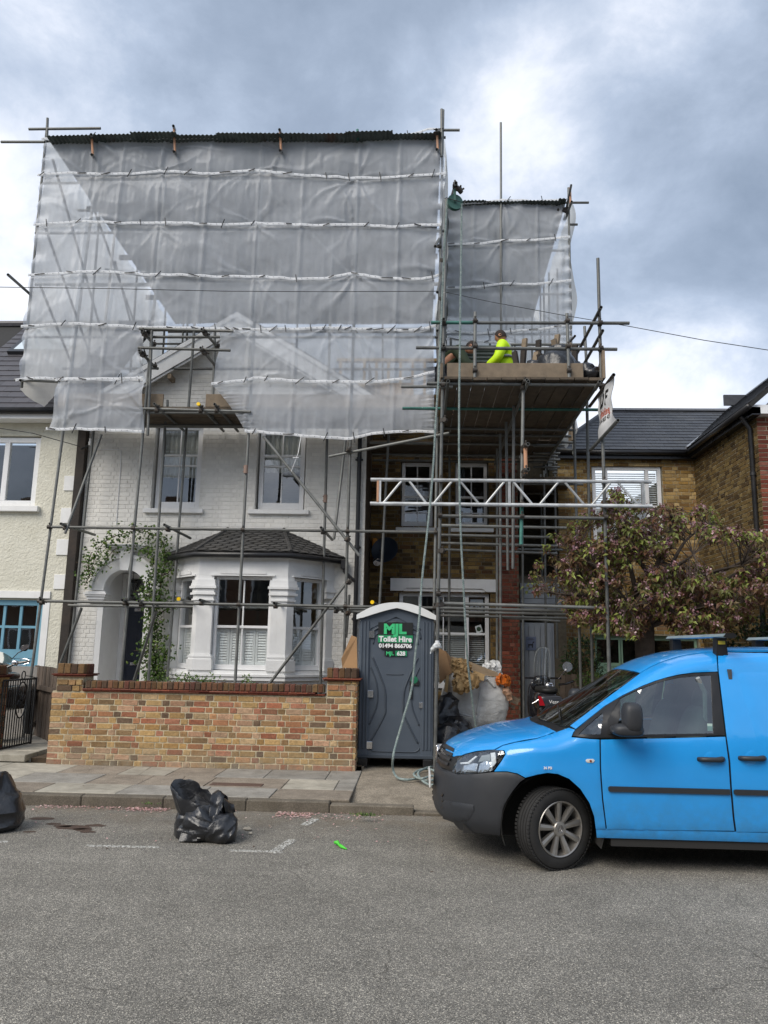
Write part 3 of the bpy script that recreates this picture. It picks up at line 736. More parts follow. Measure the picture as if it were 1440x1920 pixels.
# gable: barge boards and soffit
for sg in (-1, 1):
    xe = apx + sg*(2.68 if sg < 0 else 2.6)
    top = Vector((apx, 0, apz+.20)); low = Vector((xe, 0, apz+.20-abs(xe-apx)*sl))
    for (yy, dz0, dz1, th) in ((13.70, -.02, -.35, .03), (13.672, .01, -.085, .03), (13.735, -.36, -.40, .03)):
        MB().prism([top+Vector((0,yy,dz0)), low+Vector((0,yy,dz0)), low+Vector((0,yy,dz1)), top+Vector((0,yy,dz1))], (0,th,0)).build('barge_board', M_STUCCO, wh)
    MB().prism([top+Vector((0,13.767,-.09)), low+Vector((0,13.767,-.09)), low+Vector((0,13.767,-.12)), top+Vector((0,13.767,-.12))], (0,.24,0)).build('soffit', M_STUCCO, wh)
    uu = Vector((0,1,0)); ss = (top-low).normalized()
    MB().prism([low+Vector((0,13.72,.0)), top+Vector((0,13.72,.0)), top+Vector((0,21.9,.0)), low+Vector((0,21.9,.0))], (0,0,.05)).build('roof', M_SLATE, wh)
for sx_ in (-4.72, -1.95): MB().obox(Vector((sx_, 13.86, apz-.28-abs(sx_-apx)*sl)), Vector((1,0,0)), Vector((0,1,0)), Vector((0,0,1)), .07, .26, .09).build('purlin_end', M_WOODOLD, wh)
# timber studs and boards of the half built loft, seen through the sheeting
for i in range(8): MB().box(-1.55+i*.235, -1.50+i*.235, 14.25, 14.33, 6.25, 7.25).build('stud', M_TIMBER, wh)
MB().box(-1.6, .35, 14.24, 14.34, 7.251, 7.31).build('wall_plate', M_TIMBER, wh)
MB().box(-1.6, -.1, 14.36, 14.375, 6.3, 6.85).build('plywood', M_TIMBER, wh)
# ---- porch
PX0, PX1, pcx, pr_, psp = -5.85, -4.88, -5.36, .385, 2.70
porch = MB()
arc = [(pcx+pr_*math.cos(t), psp+pr_*math.sin(t)) for t in [math.pi*i/20 for i in range(21)]]
outl = [(PX1,.15),(PX1,3.22),(PX0,3.22),(PX0,.15),(pcx-pr_,.15)] + arc[::-1] + [(pcx+pr_,.15)]
porch.prism([(x, YF-.004, z) for x, z in outl], (0,.22,0))
po = porch.build('porch', M_STUCCO, wh)
k = MB()
for i in range(24):
    t0, t1 = math.pi*i/24, math.pi*(i+1)/24
    for (ri, ro, yy) in ((pr_+.001, pr_+.25, .03), (pr_+.22, pr_+.285, .055)):
        q = [(pcx+ri*math.cos(t0), psp+ri*math.sin(t0)), (pcx+ro*math.cos(t0), psp+ro*math.sin(t0)), (pcx+ro*math.cos(t1), psp+ro*math.sin(t1)), (pcx+ri*math.cos(t1), psp+ri*math.sin(t1))]
        k.prism([(x, YF-.02-yy, z) for x, z in q], (0,.03 if yy > .04 else .028,0))
k.build('archivolt', M_STUCCO, po)
MB().prism([(pcx-.07, YF-.12, psp+pr_-.02), (pcx+.07, YF-.12, psp+pr_-.02), (pcx+.12, YF-.12, psp+pr_+.33), (pcx-.12, YF-.12, psp+pr_+.33)], (0,.11,0)).build('keystone', M_STUCCO, po)
k = MB()
for j, (dz, e) in enumerate([(0,.0),(.05,.03),(.10,.06),(.16,.085)]): k.box(pcx-.30-e, pcx+.30+e, YF-.1-e, YF-.006, psp+pr_+.335+dz*.6, psp+pr_+.335+dz*.6+.028)
k.build('hood_moulding', M_STUCCO, po)
for sg in (-1, 1):
    xc = pcx + sg*(pr_+.125)
    k = MB()
    for z, h, e in ((psp-.03,.03,.05), (psp-.065,.035,.08), (psp-.10,.035,.06), (psp-.15,.05,.035), (psp-.21,.06,.015)): k.box(xc-.13-e, xc+.13+e, YF-.05-e, YF+.19+(e*.1), z-.02, z+h-.022)
    k.build('capital', M_STUCCO, po)
k = MB(); k.box(pcx-pr_-.10, pcx-pr_, YF+.217, 14.9, .15, 3.1); k.box(pcx+pr_, pcx+pr_+.1, YF+.217, 14.9, .15, 3.1); k.box(pcx-pr_-.1, pcx+pr_+.1, YF+.217, 14.98, 3.1, 3.16)
k.box(pcx-pr_-.1, pcx+pr_+.1, YF+.001, 15.0, .12, .22)
k.build('recess', M_STUCCO, po)
k = MB(); fy = 14.84
for a, b in ((pcx-pr_+.001, pcx-pr_+.09), (pcx+pr_-.09, pcx+pr_-.001)): k.box(a, b, fy-.0, fy+.13, .221, 3.09, bev=.008)
k.box(pcx-pr_+.09, pcx+pr_-.09, fy, fy+.13, 2.46, 2.54); k.box(pcx-pr_+.09, pcx+pr_-.09, fy, fy+.13, 3.0, 3.09)
k.build('door_frame', M_WHITE, po)
MB().box(pcx-pr_+.09, pcx+pr_-.09, fy+.06, fy+.066, 2.54, 3.0).build('fanlight', M_GLASS, po)
MB().box(pcx-pr_+.09, pcx+pr_-.09, fy+.3, fy+.31, 2.54, 3.0).build('fanlight_backing', M_DARK, po)
dr = MB(); M_NAVY = pm('navy_paint', hexc('252b38'), .35, var=.08)
dx0, dx1 = pcx-pr_+.093, pcx+pr_-.093
dr.box(dx0, dx1, fy+.05, fy+.09, .225, 2.455)
for (z0, z1) in ((.38,.95),(1.02,1.30),(1.42,2.30)):
    for (a, b) in (((dx0+.06), (dx0+dx1)/2-.03), ((dx0+dx1)/2+.03, dx1-.06)): dr.box(a, b, fy+.038, fy+.0505, z0, z1, bev=.006)
door = dr.build('door', M_NAVY, wh)
M_CHROME = pm('chrome', (.7,.7,.72), .15, metal=1, var=.02)
MB().box(dx0+.16, dx0+.42, fy+.025, fy+.036, 1.33, 1.385, bev=.004).build('letter_plate', M_CHROME, door)
MB().box(dx0+.18, dx0+.3, fy+.02, fy+.034, 2.36, 2.42, bev=.004).build('door_number', M_CHROME, door)
# lantern hanging in the porch
ln = empty('porch_lantern', (pcx-.02, 14.5, 2.45), 'small black glass lantern hanging on its rod inside the arched porch', 'lantern')
lx, ly = P(250,1085,14.45).x, 14.45
MB().tube((lx, ly, 3.1), (lx, ly, 2.93), .006, 6).build('rod', M_IRON, ln)
k = MB(); k.lathe([(.02,.0),(.09,-.05),(.095,-.06)], (lx,ly,2.94), n=12)
for i in range(6): t = i*math.pi/3; k.tube((lx+.08*math.cos(t), ly+.08*math.sin(t), 2.88), (lx+.055*math.cos(t), ly+.055*math.sin(t), 2.66), .005, 5)
k.lathe([(.06,0),(.06,-.015),(.01,-.04)], (lx,ly,2.665), n=12); k.build('frame', M_IRON, ln)
MB().lathe([(.078,0),(.052,-.21)], (lx,ly,2.879), n=6).build('glass', M_GLASS, ln)
# ---- bay window
bayA = [Vector((-4.50,14.0,0)), Vector((-3.78,13.22,0)), Vector((-2.22,13.22,0)), Vector((-1.50,14.0,0))]
def seg(i):
    a, b = bayA[i], bayA[i+1]; u = (b-a).normalized(); n = Vector((u.y, -u.x, 0)); return a, b, u, n, (b-a).length
bay = MB()
def bay_ring(mb, e, z0, z1, inner=.22):
    """prism of the three-sided bay outline, offset outwards by e"""
    pts = []
    nn = [seg(i)[3] for i in range(3)]
    def off(p, n1, n2): m_ = (n1+n2); return p + m_*(e/ (1+n1.dot(n2)))
    o = [bayA[0]+nn[0]*e, off(bayA[1], nn[0], nn[1]), off(bayA[2], nn[1], nn[2]), bayA[3]+nn[2]*e]
    o[0].x -= 0; o[0] = Vector((o[0].x - (14.0-o[0].y)*(.72/.78), 13.998, 0)); o[3] = Vector((o[3].x + (14.0-o[3].y)*(.72/.78), 13.998, 0))
    def off2(p, n1, n2): m_ = (n1+n2); return p - m_*(inner/(1+n1.dot(n2)))
    i_ = [Vector((bayA[0].x+inner*1.4, 13.998, 0)), off2(bayA[1], nn[0], nn[1]), off2(bayA[2], nn[1], nn[2]), Vector((bayA[3].x-inner*1.4, 13.998, 0))]
    for k in range(3):
        q = [o[k], o[k+1], i_[k+1], i_[k]]
        mb.prism([(p.x, p.y, z0) for p in q], (0,0,z1-z0))
bay_ring(bay, 0, .15, 1.16); bay_ring(bay, .05, 1.161, 1.22); bay_ring(bay, .0, 1.221, 1.32)
bo = bay.build('bay_window', M_STUCCO, wh)
k = MB(); bay_ring(k, 0, 2.94, 3.24); bay_ring(k, .03, 3.241, 3.27); k.build('frieze', M_STUCCO, bo)
k = MB(); bay_ring(k, .07, 1.225, 1.262, .1); k.build('sill', M_STUCCO, bo)
for ci, (i, j, p) in enumerate(((0, 1, bayA[1]), (1, 2, bayA[2]))):
    d1 = -seg(i)[2]; n1 = seg(i)[3]; d2 = seg(j)[2]; n2 = seg(j)[3]; mt = (n1+n2)/(1+n1.dot(n2))
    a_, b_ = (.15, .27) if ci == 0 else (.27, .15)
    def poly(e): return [p+d1*(a_+e)+n1*e, p+mt*e, p+d2*(b_+e)+n2*e, p+d2*(b_+e)-n2*.16, p-mt*.16, p+d1*(a_+e)-n1*.16]
    k = MB()
    for z0, z1, e in ((1.321,1.50,.045), (1.50,1.535,.028), (1.535,1.56,.034), (1.56,1.585,.016), (1.585,2.50,.0), (2.50,2.53,.025), (2.53,2.60,.008), (2.60,2.64,.045), (2.64,2.71,.02), (2.71,2.755,.06), (2.755,2.80,.04), (2.80,2.86,.03), (2.86,2.939,.0)):
        k.prism([(q.x, q.y, z0+.0005) for q in poly(e)], (0,0,z1-z0-.0005))
    k.build('column', M_STUCCO, bo)
for sgn, (i, p) in enumerate(((0, bayA[0]), (2, bayA[3]))):
    a, b, u, n, L_ = seg(i); d = u if sgn == 0 else -u
    k = MB()
    for z0, z1, e in ((1.321,1.50,.04), (1.50,1.54,.02), (1.54,2.50,.0), (2.50,2.53,.02), (2.60,2.64,.04), (2.64,2.71,.02), (2.71,2.755,.05), (2.755,2.80,.035), (2.80,2.939,.0)):
        q = [p+d*.002+n*e, p+d*(.17+e)+n*e, p+d*(.17+e)-n*.12, p+d*.13-n*.12]
        k.prism([(v.x, min(v.y, 13.998), z0) for v in q], (0,0,z1-z0-.0005))
    k.build('column', M_STUCCO, bo)
def shutters(parent, x0, x1, z0, z1, Y, n, X):
    k = MB(); w = (x1-x0)/n
    for i in range(n):
        a, b = x0+i*w+.003, x0+(i+1)*w-.003
        for (p, q, r, s_) in ((a, a+.04, z0, z1), (b-.04, b, z0, z1), (a+.04, b-.04, z0, z0+.06), (a+.04, b-.04, z1-.06, z1)): k.box(p, q, Y, Y+.025, r, s_)
        z = z0+.07
        while z < z1-.08:
            k.obox(Vector(((a+b)/2, Y+.012, z+.012)), Vector((1,0,0)), Vector((0,.42,.91)), Vector((0,-.91,.42)), b-a-.085, .044, .006); z += .046
    k.v = [tuple(X(Vector(v))) for v in k.v]
    return k.build('shutter', M_WHITE, parent)
for i in range(3):
    a, b, u, n, L_ = seg(i); base = a - n*.10
    ang = math.atan2(u.y, u.x)
    def X(v, base=base, u=u, n=n): return base + u*v.x + (-n)*v.y + Vector((0,0,1))*v.z
    lo = .28 if i == 1 else .19; hi = L_-.28 if i == 1 else L_-.19
    if i == 0: hi = L_-.16
    if i == 2: lo = .16
    ww = window(bo, lo, hi, 1.33, 2.93, 0, M_WHITE, frame=.055, rails=(2.06,), bars=[((lo+hi)/2, 1.42, (lo+hi)/2, 2.86)] if i == 1 else [], depth=.09, name='sash_window', xform=X, sashbot=.03)
    shutters(ww, lo+.05, hi-.05, 1.40, 2.03, .096, 4 if i == 1 else 2, X)
    # label mould over each light
    k = MB(); cxm = (lo+hi)/2; hw = .36 if i == 1 else .2
    k.prism([X(Vector((cxm-hw-.05, -.115, 2.965))), X(Vector((cxm+hw+.05, -.115, 2.965))), X(Vector((cxm+hw+.02, -.115, 3.01))), X(Vector((cxm+hw-.03, -.115, 3.04))), X(Vector((cxm-hw+.03, -.115, 3.04))), X(Vector((cxm-hw-.02, -.115, 3.01)))], n*.018)
    k.prism([X(Vector((lo-.06, -.10, 2.93))), X(Vector((hi+.06, -.10, 2.93))), X(Vector((hi+.06, -.10, 2.955))), X(Vector((lo-.06, -.10, 2.955)))], n*.03)
    k.build('label_mould', M_STUCCO, bo)
# dark room behind the bay: ceiling slab
MB().prism([(p.x, p.y+.1, 3.05) for p in bayA[1:3]]+[(-1.7,14,3.05),(-4.3,14,3.05)], (0,0,.05)).build('bay_ceiling', M_ROOM, bo)
# gutter
nn = [seg(i)[3] for i in range(3)]
def offs(p, n1, n2, e): return p + (n1+n2)*(e/(1+n1.dot(n2)))
ev = .13
g0 = Vector((bayA[0].x-ev*1.45, 13.96, 0)); g1 = offs(bayA[1], nn[0], nn[1], ev); g2 = offs(bayA[2], nn[1], nn[2], ev); g3 = Vector((bayA[3].x+ev*1.45, 13.96, 0))
gut = [Vector((p.x, p.y, 3.285)) for p in (g0, g1, g2, g3)]
MB().path([gut[0], gut[1], gut[2], gut[3]], .052, 10).build('gutter', M_BLACKPIPE, bo, smooth=True)
k = MB(); bay_ring(k, .06, 3.271, 3.345, .1); k.build('fascia', M_BLACKPIPE, bo)
# roof of the bay
rA = [Vector((-3.50,14.0,3.86)), Vector((-2.46,14.0,3.86))]
ze = 3.345
e0, e1, e2, e3 = [Vector((p.x, min(p.y,13.99), ze)) for p in (g0, g1, g2, g3)]
e0.y = 14.0; e3.y = 14.0; e0.x -= .03; e3.x += .03
k = MB()
k.add([e0, e1, e2, e3, rA[1], rA[0]], [(0,1,5), (1,2,4,5), (2,3,4), (0,5,4,3), (3,2,1,0)])
k.build('roof', M_DARK, bo)
def facet(pts, seed):
    a, b = pts[0], pts[1]; u = (b-a).normalized(); nrm = (b-a).cross(pts[-1]-a).normalized()
    if nrm.z < 0: nrm = -nrm
    s_ = nrm.cross(u).normalized()
    if s_.z < 0: s_ = -s_
    cl = [((p-a).dot(u), (p-a).dot(s_)) for p in pts]
    ar = sum(cl[i][0]*cl[(i+1) % len(cl)][1]-cl[(i+1) % len(cl)][0]*cl[i][1] for i in range(len(cl)))
    if ar < 0: cl = cl[::-1]
    lay_slates(bo, a, u, s_, cl, M_SHINGLE, w=.21, e=.095, thick=.005, lift=.015, hexa=True, name='shingle', seed=seed, gap=.016)
facet([e0, e1, rA[0]], 1); facet([e1, e2, rA[1], rA[0]], 2); facet([e2, e3, rA[1]], 3)
for (a, b) in ((e1, rA[0]), (e2, rA[1])): MB().path([a+Vector((0,0,.012)), b+Vector((0,-.02,.012))], .035, 6).build('hip_roll', M_SHINGLE, bo)
MB().tube(rA[0]+Vector((-.05,-.02,.0)), rA[1]+Vector((.05,-.02,0)), .03, 8).build('lead_flashing', M_LEAD, bo)
# rain water pipes on the right of the white house
def P3(x, y, Y): return P(x, y, Y)
k = MB(); pa = P(671,800,13.92); pb = P(661,1250,13.92); pa = Vector((-1.08,13.92,6.1)); pb = Vector((-1.10,13.92,.2))
k.tube(pa, pb, .04, 12)
for z in (5.2, 3.55, 2.25, .9): k.tube((-1.09,13.92,z-.035), (-1.09,13.92,z+.035), .05, 12); k.box(-1.16, -1.02, 13.94, 13.985, z-.015, z+.015)
k.build('downpipe', M_BLACKPIPE, wh, auto=40)
k = MB(); k.path([(gut[3].x-.0,13.9,3.27), (gut[3].x+.01,13.88,3.1), (gut[3].x+.10,13.88,3.0), (-1.12,13.9,2.93)], .035, 8)
k.box(gut[3].x-.06, gut[3].x+.07, 13.82, 13.95, 3.14, 3.30, bev=.01); k.build('hopper', M_BLACKPIPE, wh, auto=40)
# ================================================================== left neighbour: cream roughcast house
nh = empty('cream_house', (-9, 13.95, .14), 'cream roughcast house with white quoins, slate roof and blue garage door at left edge', 'house')
def roughcast():
    t = NT('cream_roughcast'); nz = t.noise(3, 5)
    c = t.mix(t.maprange(nz, .3, .7, 0, 1), (.64,.62,.52), (.72,.70,.60)); c = t.mix(t.math('MULTIPLY', t.maprange(t.noise(2.5, 6, .7), .55, .75, 0, 1), .3, clamp=True), c, (.42,.38,.28))
    t.set(col=c, rough=.85, spec=.2); b = t.bump(t.noise(20, 3, .55, dist=.6), .6, .035); t.bump(t.noise(55, 3, .6), .5, .01, b); return t.m
M_CREAM = roughcast()
NL, NY = -14.0, 13.95
nhol = [(-8.65-NL, -7.19-NL, 4.25-.14, 5.62-.14), (-9.6-NL, -6.84-NL, 0, 2.52-.14)]
k = MB(); holed_wall(k, (NL, NY, .14), (1,0,0), (0,-1,0), -6.42-NL, 5.95-.14, nhol, .28); k.box(NL, -6.42, NY+7, NY+7.2, .14, 5.95); k.box(-6.67, -6.42, NY+.281, NY+7, .14, 5.95); k.box(NL,-6.68,NY+.3,NY+6.9,2.9,3.0)
k.build('wall', M_CREAM, nh)
for (x0, y0, x1, y1) in ((121,892,156,920), (115,952,148,981), (107,1011,142,1041), (102,1077,136,1105)):
    a = P(x0, y0, NY-.02); b = P(x1, y1, NY-.02)
    MB().box(a.x, -6.43, NY-.022, NY+.01, b.z, a.z, bev=.004).build('quoin', M_STUCCO, nh)
a = P(70,1108,NY)
MB().box(-9.7, -6.72, NY-.03, NY+.02, 2.53, 2.66, bev=.004).build('lintel', M_STUCCO, nh)
MB().box(-6.44, -6.285, 13.86, 14.03, .14, 6.1).build('party_wall_timber', M_BLACKTIM, nh)
MB().box(NL, -6.50, 13.62, 13.93, 5.87, 5.93).build('soffit', M_STUCCO, nh); MB().box(NL, -6.46, 13.60, 13.63, 5.86, 6.02).build('fascia', M_STUCCO, nh)
MB().tube((NL,13.54,6.0), (-6.5,13.54,6.0), .06, 12).build('gutter', M_BLACKPIPE, nh, smooth=True)
window(nh, -8.63, -7.21, 4.27, 5.60, NY+.06, M_UPVC, frame=.10, mullions=(-7.86,), depth=.07)
window(nh, -9.9, -8.64, 4.27, 5.60, NY+.06, M_UPVC, frame=.10, depth=.07)
MB().box(-9.2, -7.08, NY-.10, NY+.07, 4.14, 4.245, bev=.006).build('sill', M_STUCCO, nh)
MB().box(-9.5, -7.1, NY+1.4, NY+1.42, 3.2, 5.8).build('room_wall', pm('dim_room', (.10,.09,.08), .9), nh)
# slate roof with roof light
rs = Vector((0, math.cos(rad(44)), math.sin(rad(44)))); rO = Vector((NL, 13.56, 6.02))
MB().prism([rO+Vector((0,.0,-.03)), Vector((-6.3,13.56,5.99)), Vector((-6.3,13.56,5.99))+rs*4.45, rO+Vector((0,0,-.03))+rs*4.45], (0,.12,-.12)).build('roof', M_DARK, nh)
lay_slates(nh, (-9.2,13.56,6.02), (1,0,0), rs, [(0,0),(2.9,0),(2.9,4.4),(0,4.4)], M_SLATE2, w=.36, e=.25, thick=.009, lift=.014, n_parts=300, seed=5)
MB().tube((NL,13.56+rs.y*4.42,6.02+rs.z*4.42), (-6.3,13.56+rs.y*4.42,6.05+rs.z*4.42), .09, 8).build('ridge', M_SLATE2, nh)
su, sv_ = .32, 1.35   # roof light
fo = Vector((-8.9,13.56,6.02)) + rs*2.62; nr = Vector((0,-rs.z,rs.y))
k = MB(); k.obox(fo+Vector((.75,0,0))+rs*.7+nr*.05, Vector((1,0,0)), rs, nr, 1.42, 1.46, .10); rl = k.build('roof_light', pm('roof_light_frame', hexc('2c2d30'), .4), nh)
MB().obox(fo+Vector((.75,0,0))+rs*.7+nr*.102, Vector((1,0,0)), rs, nr, 1.2, 1.26, .012).build('pane', pm('pale_glass', (.62,.70,.74), .06, var=.02, spec=1.0), rl)
# garage door
M_BLUED = pm('sky_blue_paint', hexc('6f9fb4'), .45, var=.05, dirt=.08, dcol=(.15,.3,.35), bump=.08)
gd = MB(); gx0_, gx1_, gy, gz0, gz1 = -9.5, -6.90, NY+.10, .2, 2.50
gd.box(gx1_-.09, gx1_+.05, gy-.03, gy+.04, gz0, gz1, bev=.004); gd.box(gx0_, gx1_-.09, gy-.03, gy+.04, gz1-.10, gz1, bev=.004); gd.box(gx0_, gx1_-.09, gy, gy+.04, gz0, gz0+.12)
gd.box(gx0_, gx1_-.09, gy, gy+.04, 1.44, 1.60)
ncol = int((gx1_-.09-gx0_)/.30)
for i in range(1, ncol): x = gx1_-.09-i*.31; gd.box(x-.025, x+.025, gy, gy+.04, 1.60, gz1-.1)
gd.box(gx0_, gx1_-.09, gy+.002, gy+.038, 1.985, 2.03)
gdo = gd.build('garage_door', M_BLUED, nh)
i = 0; x = gx1_-.095
while x > gx0_: MB().box(x-.112, x-.004, gy+.008, gy+.03, gz0+.121, 1.439, bev=.004, r=random.random()).build('board', M_BLUED, gdo); x -= .112
for i in range(ncol):
    x = gx1_-.09-i*.31
    for z0, z1 in ((1.60,1.985),(2.03,2.40)): MB().box(x-.285, x-.025, gy+.02, gy+.025, z0, z1).build('pane', M_GLASS, gdo)
MB().box(gx0_, gx1_, gy+.5, gy+.52, .2, 2.5).build('garage_inside', M_DARK, gdo)
MB().box(-6.845, -6.72, NY-.012, NY+.02, .2, 2.529).build('jamb', M_STUCCO, nh)
# cable bracket with insulator at the party wall
k = MB(); k.tube(P(152,842,13.8), P(166,835,13.8), .02, 6); k.build('bracket', M_IRON, nh); MB().lathe([(.03,0),(.035,.06),(.02,.10),(.03,.13)], P(169,835,13.8), n=10).build('insulator', M_UPVC, nh)
# ================================================================== recessed brick house in the middle
mh = empty('brick_house', (.55, 15.5, .13), 'sooty stock brick house with red quoins and white sash windows behind the scaffold', 'house')
MX0, MX1, MY = -.945, 2.05, 15.5
mhol = [(-.34-MX0, .34-MX0, 4.17-.13, 5.56-.13), (.77-MX0, 1.46-MX0, 4.17-.13, 5.56-.13), (-.36-MX0, 1.48-MX0, .95-.13, 2.87-.13)]
k = MB(); holed_wall(k, (MX0, MY, .13), (1,0,0), (0,-1,0), MX1-MX0, 7.0-.13, mhol, .3); k.box(MX0, MX0+.2, MY+.301, MY+6, .13, 7); k.box(MX1-.25, MX1-.001, MY+.301, MY+6, .13, 7.0); k.box(MX0, MX1-.001, MY+6.001, MY+6.2, .13, 7.0); k.box(MX0+.2, MX1-.25, MY+.32, MY+5.99, 3.25, 3.4); k.box(MX0+.2, MX1-.25, MY+.32, MY+5.99, 6.7, 6.8)
k.build('wall', M_MORTD, mh)
lay_bricks(mh, (MX0, MY, .13), (1,0,0), (0,-1,0), MX1-MX0, 7.0-.13, M_STOCK, mhol, n_parts=290, proud=.009, rough_edge=.003, seed=31, near=lambda p: (1 if 1.5 < p.z < 5.2 else 0)*10-(p-O_CAM).length, quoin=[(1.74-MX0, 3.1, M_RED)])
for (a, b) in ((-.34, .34), (.77, 1.46)):
    cxm = (a+b)/2
    wz = window(mh, a+.02, b-.02, 4.21, 5.55, MY+.11, M_WHITE, frame=.07, rails=(4.83,), bars=[(cxm, 4.28, cxm, 5.48), (a+.09, 4.50, b-.09, 4.50)], sashbot=.03)
    MB().box(a-.09, b+.09, MY-.07, MY+.13, 4.085, 4.165, bev=.006).build('sill', M_STUCCO, mh)
curtain(mh, .80, 1.0, 4.25, 5.5, MY+.3, pm('blue_grey_curtain', (.12,.14,.17), .9), 3)
k = MB()
k.prism([(-.52,MY-.05,2.88), (-.28,MY-.05,2.88), (-.20,MY-.05,2.94), (1.32,MY-.05,2.94), (1.40,MY-.05,2.88), (1.60,MY-.05,2.88), (1.60,MY-.05,3.13), (-.52,MY-.05,3.13)], (0,.10,0)); k.build('lintel', M_STUCCO, mh)
k = MB(); k.prism([(-.26,MY-.02,2.90), (-.20,MY-.02,2.935), (1.32,MY-.02,2.935), (1.38,MY-.02,2.90), (1.38,MY-.02,2.875), (-.26,MY-.02,2.875)], (0,.06,0)); k.build('label_mould', M_STUCCO, mh)
wz = window(mh, -.34, 1.46, .98, 2.86, MY+.10, M_WHITE, frame=.075, rails=(2.05,), mullions=(.08, 1.02), bars=[(.55, 1.06, .55, 2.79)], depth=.08, sashbot=.03)
for (a, b) in ((-.26,.04),(.12,.98),(1.06,1.38)):
    k = MB(); z = 1.05
    while z < 2.02: k.obox(Vector(((a+b)/2, MY+.26, z)), Vector((1,0,0)), Vector((0,.8,.6)), Vector((0,-.6,.8)), b-a, .045, .003); z += .042
    k.build('blind', M_BLIND, wz)
MB().box(1.09, 1.35, MY+.155, MY+.162, 2.48, 2.74).build('window_picture', pm('pale_print', (.45,.50,.58), .7), wz)
k = MB()
for (cx_, cz_, s_) in ((1.17,2.58,.03),(1.24,2.56,.035),(1.29,2.59,.022)): k.lathe([(0,0),(s_,.001),(s_*.6,.003)], (cx_, MY+.155, cz_), axis=(0,-1,0), n=7); k.box(cx_-.004, cx_+.004, MY+.1525, MY+.1545, cz_-.05, cz_)
k.build('print_figures', M_DARK, wz)
MB().prism([(1.22,MY+.15,2.06),(1.34,MY+.15,2.10),(1.30,MY+.15,2.24),(1.18,MY+.15,2.20)], (0,.004,0)).build('window_card', M_WHITE, wz)
MB().lathe([(0,0),(.045,.001),(.045,.003)], (1.26,MY+.149,2.15), axis=(0,-1,0), n=12).build('card_emblem', pm('dark_green_print', hexc('24503a'), .7), wz)
k = MB()
for i in range(7): a = .35+i*.035; k.tube((a, MY+.24, 2.09), (a+.06, MY+.22, 2.13+.01*(i % 3)), .022, 6)
k.build('window_ornament', pm('stone_figures', (.45,.40,.33), .8), wz)
# satellite dish, alarm box and flood lamp
ds = empty('satellite_dish', (-.62, 15.3, 3.64), 'dark navy satellite dish on brick wall beside the white house', 'satellite dish')
k = MB(); ax = Vector((-.25,-.92,.3)).normalized(); c0 = Vector((-.62,15.16,3.64))
k.lathe([(0,0),(.10,.006),(.20,.03),(.27,.062),(.275,.064),(.27,.052),(.2,.02),(.1,-.004),(0,-.01)], c0, axis=ax, n=28, caps=False)
k.build('reflector', pm('navy_plastic', hexc('1f2835'), .45), ds, smooth=True)
k = MB(); k.path([c0-Vector((0,0,.24))+ax*.05, c0+ax*.33-Vector((0,0,.13))], .012, 6); k.path([c0, c0+Vector((0,.15,-.02)), c0+Vector((0,.33,-.1))], .02, 8); k.build('arm', M_IRON, ds)
MB().tube(c0+ax*.33-Vector((0,0,.13)), c0+ax*.25-Vector((0,0,.11)), .03, 10).build('receiver', M_IRON, ds)
MB().box(-.90, -.80, 15.36, 15.49, 3.62, 3.92, bev=.02).build('alarm_box', pm('orange_plastic', hexc('c8842a'), .5), mh)
fl = empty('flood_lamp', (-.80, 15.2, 3.4), 'round silver and black flood lamp under the orange alarm box', 'flood lamp')
k = MB(); k.tube((-.86,15.46,3.5), (-.82,15.22,3.45), .025, 8); k.tube((-.82,15.25,3.45), (-.78,15.10,3.41), .06, 12, r2=.085); k.build('housing', M_IRON, fl, auto=40)
MB().tube((-.78,15.099,3.41), (-.779,15.09,3.409), .075, 14).build('lens', M_CHROME, fl)
# ================================================================== side passage, grey door, cladding
sp = empty('side_extension', (2.5, 15.7, .13), 'grey boarded side extension with pale grey door between the two brick houses', 'building')
M_GREYP = pm('pale_grey_paint', hexc('9a9fa5'), .5, var=.06, dirt=.2, dcol=(.2,.2,.2), bump=.1)
k = MB(); k.box(2.051, 3.04, 15.85, 16.0, 2.55, 3.2); k.box(2.051, 2.12, 15.85, 16.0, .13, 2.549); k.box(2.80, 3.04, 15.85, 16.0, .13, 2.549); k.box(2.051,3.04,18.0,18.2,.13,6.9); k.box(2.051,3.04,16.0,18,3.2,3.26)
k.build('wall', M_MORTD, sp)
for i in range(5): MB().box(2.12, 3.0, 15.81, 15.848, 2.58+i*.105, 2.58+i*.105+.098, bev=.004, r=random.random()).build('cladding_board', M_GREYP, sp)
k = MB(); k.box(2.125, 2.79, 15.86, 15.90, .14, 2.3); gd_ = k.build('door', M_GREYP, sp)
for i in range(5): MB().box(2.16+i*.12, 2.27+i*.12, 15.845, 15.859, .2, 2.24, bev=.004, r=random.random()).build('door_board', M_GREYP, gd_)
sg = P(1002,1207,15.84)
sgn = MB().box(2.22, 2.42, 15.832, 15.844, 1.75, 2.02).build('dog_sign', pm('blue_grey_sign', hexc('6f7890'), .5), gd_)
k = MB(); sx_, sz_ = 2.32, 1.87
k.prism([(sx_-.06,15.829,sz_),(sx_+.03,15.829,sz_+.005),(sx_+.035,15.829,sz_+.05),(sx_+.065,15.829,sz_+.055),(sx_+.07,15.829,sz_+.04),(sx_+.045,15.829,sz_+.025),(sx_+.04,15.829,sz_-.02),(sx_+.035,15.829,sz_-.07),(sx_+.02,15.829,sz_-.07),(sx_+.015,15.829,sz_-.025),(sx_-.03,15.829,sz_-.025),(sx_-.035,15.829,sz_-.07),(sx_-.05,15.829,sz_-.07),(sx_-.055,15.829,sz_-.01),(sx_-.075,15.829,sz_+.02)], (0,.002,0))
k.box(sx_-.07, sx_+.07, 15.829, 15.831, 1.955, 1.962); k.box(sx_-.05, sx_+.05, 15.829, 15.831, 1.975, 1.982)
